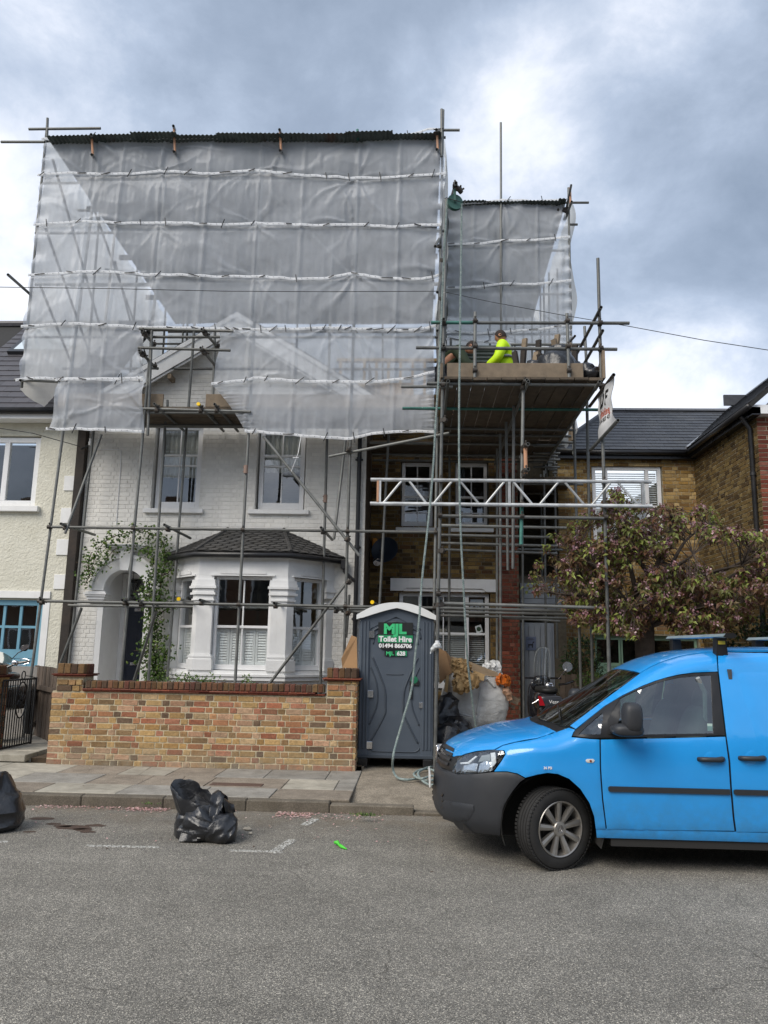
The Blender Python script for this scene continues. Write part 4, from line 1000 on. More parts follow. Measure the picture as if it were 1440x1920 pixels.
k.build('dog_picture', M_DARK, sgn)
# ================================================================== yellow brick house at the right with its wing
yh = empty('yellow_brick_house', (4.6, 16.5, .13), 'yellow stock brick house with slate roof, projecting side wing and sage green garage doors', 'house')
YX0, YX1, YY = 3.05, 6.0, 16.5
yhol = [(3.78-YX0, 5.30-YX0, 4.07-.13, 5.74-.13), (3.75-YX0, 5.9-YX0, 0, 2.1-.13)]
k = MB(); holed_wall(k, (YX0, YY, .13), (1,0,0), (0,-1,0), YX1-YX0, 5.9-.13, yhol, .3); k.box(YX0, YX0+.25, YY+.301, YY+6, .13, 5.9); k.box(YX0, 12, YY+6.001, YY+6.2, .13, 5.9)
k.box(YX0+.25, YX1, YY+.33, YY+5.9, 2.9, 3.0)
k.build('wall', M_MORTY, yh)
lay_bricks(yh, (YX0, YY, .13), (1,0,0), (0,-1,0), YX1-YX0, 5.85-.13, M_STOCK2, yhol, n_parts=290, proud=.009, rough_edge=.003, seed=41, near=lambda p: p.z)
k = MB(); k.box(YX1, YX1+.28, 13.40, 22, .13, 5.95); k.box(YX1+.281, 12, 13.40, 13.68, .13, 5.95); k.prism([(YX1+.01,13.41,5.951),(12,13.41,5.951),(12,13.41,6.4),(8.0,13.41,7.75)], (0,.25,0)); wing = k.build('wing_wall', M_MORTY, yh)
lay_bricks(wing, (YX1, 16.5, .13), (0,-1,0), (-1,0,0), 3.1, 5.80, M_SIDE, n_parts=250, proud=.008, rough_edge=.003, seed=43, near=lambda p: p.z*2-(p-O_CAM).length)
lay_bricks(wing, (YX1-.004, 13.40, .13), (1,0,0), (0,-1,0), 1.2, 5.8, M_RED, proud=.008, rough_edge=.003, seed=44)
M_BLACKW = pm('black_gloss_timber', (.02,.02,.022), .3, var=.1)
k = MB(); k.box(YX0-.1, YX1+.0, YY-.16, YY-.002, 5.86, 6.0); k.build('fascia', M_BLACKW, yh); MB().tube((YX0-.12,YY-.22,5.99), (YX1-.1,YY-.22,5.98), .055, 10).build('gutter', M_BLACKPIPE, yh, smooth=True)
k = MB(); k.box(YX1-.16, YX1-.012, 13.2, YY-.165, 5.88, 6.02); k.build('fascia', M_BLACKW, yh); MB().tube((YX1-.22,YY-.22,5.99), (YX1-.22,13.15,6.02), .055, 10).build('gutter', M_BLACKPIPE, yh, smooth=True)
MB().box(YX1-.16, 7.5, 13.2, 13.39, 5.90, 6.06).build('barge_board', M_WHITE, yh)
k = MB(); k.path([(YX1-.2,13.55,5.95), (YX1-.06,13.56,5.72), (YX1-.06,13.56,.2)], .042, 10)
for z in (4.9, 3.2, 1.6): k.tube((YX1-.06,13.56,z-.03), (YX1-.06,13.56,z+.03), .054, 10)
k.build('downpipe', M_BLACKPIPE, yh, auto=40)
# roofs
def roof_plane(O, u, s, poly, seed, nparts, w=.27, e=.19):
    O = Vector(O); u = Vector(u).normalized(); s = Vector(s).normalized(); n = u.cross(s); n = n if n.z > 0 else -n
    MB().prism([O+u*p[0]+s*p[1]-n*.002 for p in poly], -n*.08).build('roof', M_DARK, yh)
    lay_slates(yh, O, u, s, poly, M_SLATE, w=w, e=e, thick=.008, lift=.012, n_parts=nparts, seed=seed)
rp = 36; s1 = Vector((0, math.cos(rad(rp)), math.sin(rad(rp))))
Lr = 2.65
roof_plane((YX0-.12, YY-.24, 6.03), (1,0,0), s1, [(0,0),(3.05,0),(5.0,Lr),(1.75,Lr)], 51, 230)
hy = YY-.24+Lr*s1.y; hz = 6.03+Lr*s1.z
MB().path([(YX0-.12,YY-.24,6.05), (YX0-.12+1.75,hy,hz+.03)], .06, 6).build('hip_tile', M_SLATE, yh)
xx = YX0+1.6
while xx < 7.4: MB().prism([(xx,hy-.12,hz-.02),(xx,hy,hz+.07),(xx,hy+.12,hz-.02)], (.42,0,0), r=random.random()).build('ridge_tile', pm('ridge_tile', hexc('5b5c60'), .6, rnd=.15), yh); xx += .425
# left hip facet
hv = Vector((YX0-.12+1.75, hy, hz)); lo0 = Vector((YX0-.12, YY-.24, 6.03)); lo1 = Vector((YX0-.12, YY+5, 6.03))
MB().add([lo0, hv, Vector((hv.x, YY+3.5, hz)), lo1], [(0,3,2,1),(0,1,2,3)]).build('roof_side', M_SLATE, yh)
ws = Vector((math.cos(rad(41)), 0, math.sin(rad(41)))); 
roof_plane((YX1-.24, 13.14, 6.06), (0,1,0), ws, [(0,0),(3.3,0),(6.2,2.5),(0,2.5)], 52, 60)
MB().path([(YX1-.24,YY-.26,6.07), (YX1-.24+2.5*ws.x-.2, YY-.26+1.9, 6.07+2.5*ws.z-.3)], .05, 6).build('valley_lead', M_LEAD, yh)
MB().box(7.0,7.5,17.2,17.25,7.35,7.6).build('roof_upstand', M_SLATE, yh)
wz = window(yh, 3.80, 5.28, 4.09, 5.73, YY+.05, M_UPVC, frame=.075, rails=(4.85,), mullions=(4.10, 4.98), bars=[], depth=.07)
k = MB(); z = 4.95
while z < 5.62: k.obox(Vector((4.54, YY+.2, z)), Vector((1,0,0)), Vector((0,.8,.6)), Vector((0,-.6,.8)), 1.35, .05, .003); z += .05
k.build('blind', M_WHITE, wz)
MB().box(3.7, 5.38, YY-.05, YY+.05, 4.0, 4.068, bev=.005).build('sill', M_UPVC, yh)
# garage doors
M_SAGE = pm('sage_green_paint', hexc('8fb098'), .5, var=.06, dirt=.12, dcol=(.2,.28,.2))
k = MB(); gy = YY+.12
k.box(3.76, 5.89, gy, gy+.03, 2.0, 2.095)
for x in (3.76, 4.27, 4.30, 4.80, 4.84, 5.34, 5.37, 5.84): k.box(x, x+.05, gy, gy+.04, .14, 2.0)
k.box(3.811, 5.839, gy+.002, gy+.038, 1.45, 1.52); k.box(3.811, 5.839, gy+.002, gy+.038, .14, .25)
sgd = k.build('garage_door', M_SAGE, yh)
for a, b in ((3.81,4.27),(4.35,4.80),(4.89,5.34),(5.42,5.84)):
    MB().box(a, b, gy+.02, gy+.025, 1.52, 2.0).build('pane', M_GLASS, sgd)
    n_ = 4
    for i in range(n_): w = (b-a)/n_; MB().box(a+i*w+.003, a+(i+1)*w-.003, gy+.012, gy+.03, .25, 1.45, bev=.003, r=random.random()).build('board', M_SAGE, sgd)
MB().box(3.76, 5.89, gy+.5, gy+.52, .14, 2.09).build('garage_inside', M_DARK, sgd)

# ================================================================== scaffolding
TR = .0245
def T(parent, p, q, mat=None, name='ledger', r=TR, n=10):
    return MB().tube(p, q, r, n, hollow=True).build(name, mat or M_TUBE, parent, auto=40)
def TP(parent, a, Ya, b, Yb=None, mat=None, name='ledger', r=TR, ext0=0, ext1=0):
    """tube between two sight lines, each on its own plane"""
    p = P(a[0], a[1], Ya); q = P(b[0], b[1], Ya if Yb is None else Yb)
    d = (q-p).normalized(); return T(parent, p-d*ext0, q+d*ext1, mat, name, r), p, q
_cp = None
def coupler(parent, p, rot=(0,0,0)):
    """right-angle coupler: two clamped rings with bolts"""
    global _cp
    if _cp is None:
        k = MB(); r = TR+.006
        k.tube((0,0,-.028), (0,0,.028), r+.004, 10); k.tube((-.028,-.052,0), (.028,-.052,0), r+.004, 10)
        k.obox(Vector((0,-.026,0)), Vector((1,0,0)), Vector((0,1,0)), Vector((0,0,1)), .05, .05, .05)
        k.tube((.035,-.04,.012), (.035,.045,.012), .008, 6); k.tube((.035,.035,.012), (.035,.052,.012), .015, 6)
        k.tube((.0,-.052,.03), (.0,-.052,.072), .008, 6); k.tube((0,-.052,.05), (0,-.052,.066), .015, 6)
        o = k.build('coupler', M_COUP, None, auto=40, origin=(0,0,0)); _cp = o.data; bpy.data.objects.remove(o)
    o = bpy.data.objects.new('coupler', _cp); C.objects.link(o); o.location = p; o.rotation_euler = rot; set_parent(o, parent); return o
def lerp(a, b, t): return a + (b-a)*t
def at_z(p, q, z): return lerp(p, q, (z-p.z)/(q.z-p.z))
def at_x(p, q, x): return lerp(p, q, (x-p.x)/(q.x-p.x))
# ---------------------------------------------------------------- scaffold of the white house
sf = empty('house_scaffold', (-3.1, 12.6, .15), 'grey tube scaffold wrapping the white house front, carrying the tin roof and white sheeting', 'scaffold')
YS, YI = 12.6, 13.62
def standard(parent, a, b, Y, z0, z1, mat=None, name='standard', Yb=None):
    """upright through two sight lines, continued to heights z0..z1"""
    p = P(a[0], a[1], Y); q = P(b[0], b[1], Y if Yb is None else Yb); return T(parent, at_z(p, q, z0), at_z(p, q, z1), mat, name), at_z(p, q, z0), at_z(p, q, z1)
ST = {}
for k_, a, b, Y, z0, z1 in [('S0',(43,700),(78,343),YS,6.12,11.25), ('S1',(75,1140),(118,812),YS,.16,11.0), ('S3',(240,1125),(268,812),YS,.16,11.0),
        ('S4',(450,1110),(466,812),YS,.16,11.0), ('S5',(648,1130),(657,822),YS,.16,11.0), ('S6',(815,1085),(822,700),YS,.16,11.45)]:
    _, p, q = standard(sf, a, b, Y, z0, z1); ST[k_] = (p, q)
for k_, a, b, Y, z0, z1 in [('I1',(142,1125),(175,814),YI,.16,10.9), ('I2',(288,1125),(308,822),13.3,.16,5.72), ('I3',(325,1125),(349,812),YI,.16,5.72), ('I4',(605,1130),(613,830),YI,.16,10.8), ('I5',(712,1130),(728,830),13.9,.16,5.7)]:
    _, p, q = standard(sf, a, b, Y, z0, z1); ST[k_] = (p, q)
TP(sf, (649,1195), 13.5, (655,1115), 13.4, name='standard')
# joint pins seen on the uprights
for px, py, Y in ((461,880,YS-.03),(610,935,YI-.03)): 
    p = P(px, py, Y); k = MB(); k.tube(p-Vector((0,0,.07)), p+Vector((0,0,.07)), .036, 10); k.tube(p+Vector((-.05,0,.04)), p+Vector((.02,0,.04)), .009, 6); k.tube(p+Vector((-.05,0,-.04)), p+Vector((.02,0,-.04)), .009, 6); k.build('sleeve_coupler', pm('rusty_coupler', hexc('8a7468'), .7, var=.2), sf)
_, LU0, LU1 = TP(sf, (94,988), YS-.05, (818,998)); _, LL0, LL1 = TP(sf, (75,1127), YS-.05, (822,1140)); TP(sf, (128,1135), YI-.05, (700,1142), YI-.05)
TP(sf, (640,1146), YI-.1, (700,1148))
for k_ in ('S1','S3','S4','S5','S6'):
    for (l0, l1) in ((LU0, LU1), (LL0, LL1)):
        z = at_x(l0, l1, at_z(*ST[k_], l0.z).x).z; coupler(sf, at_z(*ST[k_], z))
# transoms tying front and back rows; their open ends face the street
for a, Ya, b, Yb in [((114,982),12.35,(178,1003),13.75), ((308,984),12.35,(357,1009),13.8), ((602,989),12.38,(623,1012),13.8), ((76,1124),12.4,(105,1128),13.6), ((229,1125),12.35,(272,1133),13.7), ((260,1127),12.4,(300,1134),13.8), ((375,1125),12.4,(402,1133),13.7), ((514,1131),12.4,(534,1136),13.7), ((628,1140),12.4,(642,1144),13.7)]:
    _, p, q = TP(sf, a, Ya, b, Yb, name='transom'); coupler(sf, lerp(p, q, .16)+Vector((0,0,-.05)), (0,0,0))
_, p, q = TP(sf, (335,1123), 12.2, (366,1131), 13.6, name='transom'); MB().tube(p-(q-p).normalized()*.012, p+(q-p).normalized()*.03, .031, 10).build('end_cap', M_YCAP, sf)
_, p, q = TP(sf, (698,1129), 12.3, (712,1136), 13.6, name='transom'); MB().tube(p-(q-p).normalized()*.012, p+(q-p).normalized()*.03, .031, 10).build('end_cap', M_YCAP, sf)
# braces
for a, Ya, b, Yb in [((190,815),13.0,(122,1000),12.5), ((60,1382),13.1,(153,1140),12.7), ((250,1280),13.4,(293,1147),12.7), ((494,818),12.5,(674,1042),12.52), ((505,1282),12.8,(650,1092),12.6), ((617,856),12.65,(842,812),12.2), ((648,822),12.9,(626,1011),12.75)]:
    TP(sf, a, Ya, b, Yb, name='brace')
for px, py, Y in ((652,1092,12.58),(650,1012,12.5),(62,1358,13.0),(652,845,12.55),(818,816,12.3),(650,1150,12.6)): coupler(sf, P(px, py, Y), (0, .5, .6))
# ---- deck with toe boards
DZ = 5.80
for i in range(5):
    y0 = 12.67+i*.236
    x = -6.35
    while x < .25:
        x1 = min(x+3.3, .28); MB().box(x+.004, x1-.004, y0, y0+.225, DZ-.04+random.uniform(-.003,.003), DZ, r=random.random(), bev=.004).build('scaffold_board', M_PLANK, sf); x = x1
for a, b in ((-6.3, P(300,750,12.5).x), (P(380,750,12.5).x, .25)):
    x = a
    while x < b: x1 = min(x+2.4, b); MB().box(x+.003, x1-.003, 12.665, 12.70, DZ+.003, DZ+.235, r=random.random(), bev=.004).build('toe_board', M_WOODOLD, sf); x = x1
_, DL0, DL1 = TP(sf, (262,766), YS-.12, (470,772), YS-.12); T(sf, (-6.3,12.74,5.71), (.3,12.74,5.73)); T(sf, (-6.3,13.5,5.69), (.5,13.5,5.69)); T(sf, (-6.3,13.25,5.64), (.5,13.25,5.64))
for px in (289, 372, 402, 520, 640, 760):
    p = P(px, 758 if px != 402 else 760, 12.3); p.z = 5.735; p.y = 12.3 if px < 450 else 12.72; T(sf, p, Vector((p.x+.02, 13.95, 5.735)), name='transom')
    if px == 372: MB().tube(p-Vector((0,.012,0)), p+Vector((0,.03,0)), .031, 10).build('end_cap', M_YCAP, sf)
    coupler(sf, p+Vector((0,.15 if px < 450 else .3,-.03)), (1.57,0,0))
# ---- guard rails showing in the opening of the sheeting
_, p1, q1 = TP(sf, (261,616), 12.3, (437,621), 12.3, name='guard_rail'); _, p2, q2 = TP(sf, (259,652), 12.3, (432,657), 12.3, name='guard_rail')
for a, Ya, b, Yb in [((266,620),12.15,(290,648),13.1), ((261,657),12.1,(292,690),13.1), ((378,617),12.15,(409,652),13.1), ((376,652),12.1,(407,690),13.1)]:
    _, p, q = TP(sf, a, Ya, b, Yb, name='transom'); coupler(sf, lerp(p, q, .15)); coupler(sf, lerp(p, q, .93), (0,0,.5))
    coupler(sf, lerp(p, q, .2)+Vector((.03,-.02,-.03)), (.4,.5,0))
standard(sf, (277,812), (282,690), 12.55, 5.25, 7.5); standard(sf, (399,757), (402,660), 13.0, 5.7, 7.4); standard(sf, (354,757), (364,620), 13.3, 5.8, 11.0); TP(sf, (314,750), 13.5, (314,762), 13.5, name='standard')
TP(sf, (279,690), 13.0, (297,691), 13.0, name='transom')
# ---- left side and behind the sheeting: end braces, inner frames, trusses
T(sf, (-7.25,12.5,11.08), (-5.9,12.5,11.08)); TP(sf, (2,266), 12.4, (84,266), 12.4, name='ledger')
TP(sf, (15,515), 11.6, (58,553), 12.7, name='transom', mat=M_TUBE)
TP(sf, (28,712), 12.5, (112,716), 12.5); TP(sf, (38,713), 12.3, (62,716), 13.6, name='transom')
for z in (7.15, 8.15, 9.15, 10.15, 11.0):
    T(sf, (-7.0,12.64,z-.08), (.45,12.64,z-.08)) if z != 8.15 else T(sf, (-6.9,12.64,z-.08), (.4,12.64,z-.08))
for z in (6.9, 8.6, 10.2): T(sf, (-6.8,13.75,z), (.4,13.75,z))
for y0, z0, y1, z1 in ((12.7,10.6,15.6,8.2),(12.7,9.2,16.8,6.4),(12.7,8.1,16.2,5.9),(15.8,10.2,19.6,7.1),(14.2,10.9,19.0,8.4)): T(sf, (-6.85,y0,z0), (-6.85,y1,z1), name='brace')
for y, x in ((14.6,-6.7),(16.6,-6.6),(18.4,-6.5),(19.6,-6.4)): T(sf, (x,y,5.95 if y < 15 else 6.3), (x-.05,y,10.9), name='standard')
for y, x in ((17.2,-5.5),(18.6,-4.8),(19.4,-3.2),(19.4,-.9)): T(sf, (x,y,6.3), (x-.08,y,10.6), name='standard')
T(sf, (-6.6,16.6,8.9), (-4.0,16.6,8.9)); T(sf, (-6.6,19.0,7.9), (.2,19.0,7.95)); T(sf, (-6.8,15.2,9.7), (-3.9,16.4,9.7))
for i in range(6):
    x = -6.3+i*.55; T(sf, (x,17.4,7.4), (x+.55 if i % 2 else x+.5,17.4,8.9), name='brace') if i % 2 == 0 else T(sf, (x+.5,17.4,7.4), (x,17.4,8.9), name='brace')
T(sf, (-6.4,17.4,7.4), (-2.9,17.4,7.4)); T(sf, (-6.4,17.4,8.9), (-2.9,17.4,8.9))
TP(sf, (486,335), 13.0, (700,560), 13.3, name='brace')
# stub ends at the top with orange painted putlogs
for px, y0, y1 in ((327,236,284),(526,243,282),(820,243,280),(173,252,290)):
    TP(sf, (px-2,y0), 12.1, (px+1,y0+8), 12.9, name='transom'); TP(sf, (px-1,y1), 12.15, (px+3,y1+4), 12.7, name='transom')
    a = P(px-1, y0+4, 12.42); b = P(px+1, y1, 12.42); MB().tube(a, b, .022, 8).build('painted_putlog', pm('orange_painted_steel', hexc('b98a6a'), .6, var=.2, dirt=.3, dcol=(.3,.28,.25)), sf)
standard(sf, (828,330), (828,217), 12.45, 10.4, 11.35); T(sf, P(820,244,12.5), P(862,244,12.5)); T(sf, P(824,254,12.9), P(832,254,12.9)); standard(sf, (88,262), (89,228), 12.5, 10.9, 11.3); TP(sf, (670,243), 12.45, (671,262), 12.45, name='standard', mat=M_TUBEG)
# clutter of tubes at the right edge of the sheet
for a, Ya, b, Yb in [((816,462),11.9,(828,440),12.9), ((820,548),11.9,(838,488),13.1), ((820,620),11.95,(836,560),13.0)]: TP(sf, a, Ya, b, Yb, name='transom')
for p in ((828,488),(826,560),(822,462)): coupler(sf, P(p[0], p[1], 12.3), (.5,0,.4))
# ---------------------------------------------------------------- scaffold of the brick house: loading platform
s2 = empty('platform_scaffold', (1.5, 10.75, .13), 'tube scaffold tower with overhanging plank platform in front of the sooty brick house', 'scaffold')
YP = 10.75
_, F1a, F1b = standard(s2, (818,1300), (835,480), YP, .12, 8.5)
_, F2a, F2b = TP(s2, (977,1021), YP, (981,718), YP, mat=M_TUBE, name='standard')
T(s2, F2a-Vector((0,.004,0)), lerp(F2a, F2b, .24)-Vector((0,.004,0)), M_TUBEG, 'standard', r=TR+.002)
_, F3a, F3b = standard(s2, (1133,930), (1121,485), YP, .10, 7.52)
PZ = 5.62
px0, px1 = P(832,712,YP).x, P(1128,712,YP).x
# planks running from the street edge back to the house
n_ = 11; wd = (px1-px0)/n_
for i in range(n_):
    for (y0, y1) in ((10.62, 13.85), (13.9, 15.3)):
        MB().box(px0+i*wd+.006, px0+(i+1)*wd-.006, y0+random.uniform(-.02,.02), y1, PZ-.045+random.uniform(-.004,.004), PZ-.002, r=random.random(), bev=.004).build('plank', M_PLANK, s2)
x = -.9
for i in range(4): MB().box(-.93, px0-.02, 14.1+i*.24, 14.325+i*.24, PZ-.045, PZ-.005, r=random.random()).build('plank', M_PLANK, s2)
for y, z in ((10.70,5.545),(13.0,5.54),(13.4,5.54),(14.0,5.54),(14.7,5.50),(15.2,5.50)): T(s2, (px0-.25 if y < 14 else -.9, y, z), (px1+.08, y, z-.02))
T(s2, (-.25,11.75,5.50), (px1+.32,11.75,5.49), M_TUBEG)
for x in (.42, 1.55, 2.55): T(s2, (x,10.45,5.49), (x+.02,15.3,5.47), name='transom')
T(s2, (-.25,10.72,5.50), (.5,10.72,5.50))
# toe boards
xa, xb = P(838,700,10.7).x, P(1093,700,10.7).x
MB().box(xa, xb, 10.665, 10.703, PZ+.002, PZ+.225, r=.4, bev=.004).build('toe_board', M_WOODOLD, s2)
MB().prism([(px1+.0,10.66,PZ),(px1+.0,11.0,PZ),(px1+.0,11.0,PZ+.24),(px1+.0,10.66,PZ+.42)], (.038,0,0), r=.6).build('toe_board', M_WOODOLD, s2)
MB().box(px0-.05, px0-.012, 10.66, 13.0, PZ+.002, PZ+.225, r=.2, bev=.004).build('toe_board', M_WOODOLD, s2)
MB().box(px0, xb+.3, 14.9, 14.94, PZ+.002, PZ+.225, r=.2, bev=.004).build('toe_board', M_WOODOLD, s2)
# guard rails
_, R1a, R1b = TP(s2, (808,605), YP-.05, (1180,606), YP-.05, name='guard_rail'); T(s2, R1a-Vector((0,.002,0)), lerp(R1a, R1b, .22)-Vector((0,.002,0)), M_TUBEG, 'guard_rail', r=TR+.001)
_, R2a, R2b = TP(s2, (780,652), YP-.05, (1157,655), YP-.05, name='guard_rail')
for (a, b) in (((890,708),(891,585)), ((1067,708),(1063,588))):
    _, p, q = TP(s2, a, YP-.10, b, YP-.10, name='guard_post')
    for z in (R1a.z, R2a.z, PZ+.1): coupler(s2, at_z(p, q, z)+Vector((0,.03,0)))
TP(s2, (1127,576), 10.45, (1072,682), 13.4, name='guard_rail'); TP(s2, (1130,620), 10.45, (1092,688), 12.6, name='guard_rail'); TP(s2, (1100,690), 12.5, (1096,612), 12.5, name='guard_post')
TP(s2, (955,646), 13.6, (1100,646), 13.6, name='guard_rail')
for z in (R1a.z, R2a.z, PZ-.1): coupler(s2, at_z(F1a, F1b, z)); coupler(s2, at_z(F3a, F3b, z))
for p, Y in (((828,600),10.9),((828,650),10.9)): q = P(p[0]+4, p[1]-2, Y-.3); T(s2, q, q+Vector((.0,1.2,0)), name='transom')
# gin wheel and its bracket
# right of the tower: uprights further back
for a, b, Y, z0, z1 in [((952,1040),(949,800),12.3,3.0,5.45), ((962,1035),(963,795),11.6,2.95,5.5), ((939,1250),(938,900),13.0,.14,5.45), ((932,1240),(932,790),14.2,.14,5.5), ((842,1225),(843,850),14.4,.14,5.4),
        ((1089,1285),(1077,830),12.6,.14,5.9), ((1111,1275),(1101,780),11.9,.14,5.9), ((1041,950),(1040,880),15.6,1.6,5.9), ((982,1320),(980,1060),15.0,.14,5.4), ((1025,1300),(1022,1060),15.6,.14,5.4), ((1016,1040),(1014,900),16.8,.3,5.6), ((1143,1262),(1141,1180),10.75+.9,.12,2.9)]:
    standard(s2, a, b, Y, z0, z1)
# horizontal tubes stacked across the tower
HZ = [((822,967),(1132,972),10.70), ((826,985),(1062,990),12.0), ((826,1003),(1052,1008),12.9), ((824,1018),(1050,1024),13.6), ((824,1030),(1045,1038),14.4), ((970,1030),(1056,1031),15.2)]
for a, b, Y in HZ: TP(s2, a, Y, b, Y)
for a, b, Y in [((820,1131),(1138,1140),10.80), ((824,1140),(1110,1147),11.8), ((826,1147),(1100,1153),12.8), ((826,1154),(1090,1160),14.0), ((940,1158),(1050,1165),15.0)]: TP(s2, a, Y, b, Y)
TP(s2, (735,853), 15.2, (994,857), 15.2, mat=M_ALU)
for py, xe, Y in ((829,1100,13.7),(843,1098,14.2),(870,1060,14.9),(880,1052,15.1),(886,1058,15.3)): TP(s2, (1045,py), Y, (xe-22,py+1), Y)
for py, Y in ((836,13.9),(850,14.5),(862,14.9),(876,15.3)): TP(s2, (1000,py), Y, (1050,py), Y)
MB().box(P(1070,830,14).x, P(1070,830,14).x+.04, 13.9, 14.2, P(1070,828,14).z, P(1070,805,14).z).build('toe_board', M_WOODOLD, s2)
# gallery decks further back towards the passage (dark underside)
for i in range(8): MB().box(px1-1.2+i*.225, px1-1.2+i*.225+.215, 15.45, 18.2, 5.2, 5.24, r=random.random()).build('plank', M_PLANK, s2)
for y in (15.6, 16.6, 17.6): T(s2, (1.6,y,5.12), (3.4,y,5.12))
# short tubes on the front post: swivel couplers and the orange putlog between them
p = P(985,838,YP-.1); q = P(986,888,YP-.1)
MB().tube(p, q, .027, 10).build('painted_putlog', pm('orange_painted_steel', hexc('b98a6a')), s2)
for z in (P(984,840,YP).z, P(984,886,YP).z, P(985,722,YP).z): T(s2, (p.x+.02,YP-.22,z), (p.x+.02,YP+.55,z), name='transom'); coupler(s2, (p.x-.02,YP-.05,z), (1.57,0,.2)); coupler(s2, (p.x,YP-.1,z), (0,0,0))
for z in (3.6, 3.77, 4.11): coupler(s2, at_z(F2a, F2b, max(z, F2a.z+.1))); coupler(s2, at_z(F3a, F3b, z)); coupler(s2, at_z(F1a, F1b, z))
coupler(s2, at_z(F1a, F1b, 2.5)); coupler(s2, at_z(F1a, F1b, 2.35), (0,0,2)); coupler(s2, at_z(F1a, F1b, 3.1), (0,0,1)); coupler(s2, at_z(F1a, F1b, 5.0), (0,0,1))
# ---- aluminium lattice beam
lb = MB(); BY = 10.66; zt, zb = P(900,901,BY).z, P(900,946,BY).z
bx0, bx1 = P(695,900,BY).x, P(1221,904,BY).x
beam = MB().tube((bx0,BY,zt), (bx1,BY,zt), .026, 12, hollow=True).build('lattice_beam', M_ALU, s2, auto=40)
MB().tube((bx0,BY,zb), (bx1,BY,zb), .026, 12, hollow=True).build('chord', M_ALU, beam, auto=40)
for px in (712, 955, 1205):
    x = P(px, 925, BY).x; MB().box(x-.018, x+.018, BY-.02, BY+.02, zb, zt).build('strut', M_ALU, beam)
xs = lambda r, o: P(r/3.6+660, 925, BY).x
for a, b, up in ((210,340,1),(380,505,0),(550,680,1),(725,860,0),(900,1035,1),(1085,1220,0),(1262,1400,1)):
    x0, x1 = xs(a,0), xs(b,0); MB().tube((x0,BY,zb if up else zt), (x1,BY,zt if up else zb), .017, 8).build('lacing', M_ALU, beam)
for a, b, up in ((1058,1096,0),(1108,1147,1),(1158,1198,0)):
    x0, x1 = P(a,925,BY).x, P(b,925,BY).x; MB().tube((x0,BY,zb if up else zt), (x1,BY,zt if up else zb), .017, 8).build('lacing', M_ALU, beam)
MB().box(bx0+.09, bx0+.12, BY-.03, BY-.02, zb+.02, zt-.02).build('painted_strip', MATS['orange_painted_steel'], beam)
# ---- carrying scaffold behind the second sheet
s3 = empty('roof_scaffold', (1.8, 15.0, 5.7), 'upper scaffold with one tall bare pole carrying the smaller tin roof at right', 'scaffold')
standard(s3, (940,640), (939,230), 14.9, 5.62, P(939,230,14.9).z); standard(s3, (1072,690), (1066,370), 15.0, 5.6, P(1066,352,15.0).z)
standard(s3, (836,640), (838,400), 15.3, 5.6, 11.1)
TP(s3, (1060,380), 15.0, (1104,380), 15.0); TP(s3, (1066,421), 15.0, (1083,421), 15.0)
TP(s3, (1071,347), 14.3, (1058,412), 15.4, name='brace'); TP(s3, (1072,378), 14.5, (1060,411), 15.3, name='transom')
MB().tube(P(1069,352,14.6), P(1070,382,14.6), .022, 8).build('painted_putlog', MATS['orange_painted_steel'], s3)
for z in (7.2, 8.3, 9.2, 10.2): T(s3, (.4,15.4,z), (3.1,15.4,z))
for x in (.6, 1.7, 3.0): T(s3, (x,17.5,5.7), (x,17.5,11.1), name='standard')
for i in range(7): x = 1.9+i*.19; T(s3, (x,16.2,6.2), (x+.05,16.2,9.6+.1*i), name='brace', r=.02)
TP(s3, (1062,648), 15.0, (1078,630), 14.2, name='transom', mat=M_COUP)
# ================================================================== tin roofs
def tin_mat():
    t = NT('corrugated_tin'); c = t.mix(t.maprange(t.noise(2.5, 6, .7), .4, .6, 0, 1), hexc('3f4643'), hexc('59605c'))
    r = t.n.new('ShaderNodeObjectInfo').outputs['Random']
    c = t.mix(t.math('MULTIPLY', t.maprange(t.noise(1.6, 7, .75), .56, .66, 0, 1), t.maprange(r, .3, .9, .1, 1), clamp=True), c, hexc('5e3c2a'))
    t.set(col=c, rough=.6, metal=.3); t.bump(t.noise(60, 3), .1, .003); return t.m
M_TIN = tin_mat()
def tin_roof(root, x0, x1, y0, y1, z0, z1, pitch=.076, amp=.011, w=.78, seed=3):
    rng = random.Random(seed); x = x0; i = 0
    while x < x1-.05:
        xa, xb = x, min(x+w+.06, x1); dz = (.008 if i % 2 else 0)+rng.uniform(0,.012); dy = rng.uniform(-.06, .05); nx = int((xb-xa)/pitch*6)
        def fn(a, b): X = xa+(xb-xa)*a; return (X, (y0+dy)*(1-b)+y1*b, z0+(z1-z0)*b+dz+amp*math.sin(X/pitch*6.283)+.02*math.sin(X*.9))
        k = MB().grid(fn, nx, 2); n0 = len(k.v)
        top = [(v[0], v[1], v[2]+.003) for v in k.v]; 
        k.add(top, [tuple(q) for q in k.f]); k.f[:len(k.f)//2] = [f[::-1] for f in k.f[:len(k.f)//2]]
        for a in range(nx): k.f.append((a, a+1, n0+a+1, n0+a)); k.mi.append(0); k.r.append(0)
        k.build('corrugated_sheet', M_TIN, root, smooth=False); x += w; i += 1
tr = empty('tin_roof', (-3.2, 12.4, 11.05), 'long temporary roof of dark corrugated tin sheets above the white sheeting', 'roof')
tzf = P(400,252,12.3).z
tin_roof(tr, P(86,255,12.3).x, P(828,250,12.3).x, 12.3, 20.0, tzf, 10.55)
for i in range(1, 5):
    y = 12.5+i*1.8; MB().box(-6.9, .40, y, y+.05, tzf-.12-(i*.115)-.02, tzf-.03-(i*.115)).build('purlin', M_BLACKTIM, tr)
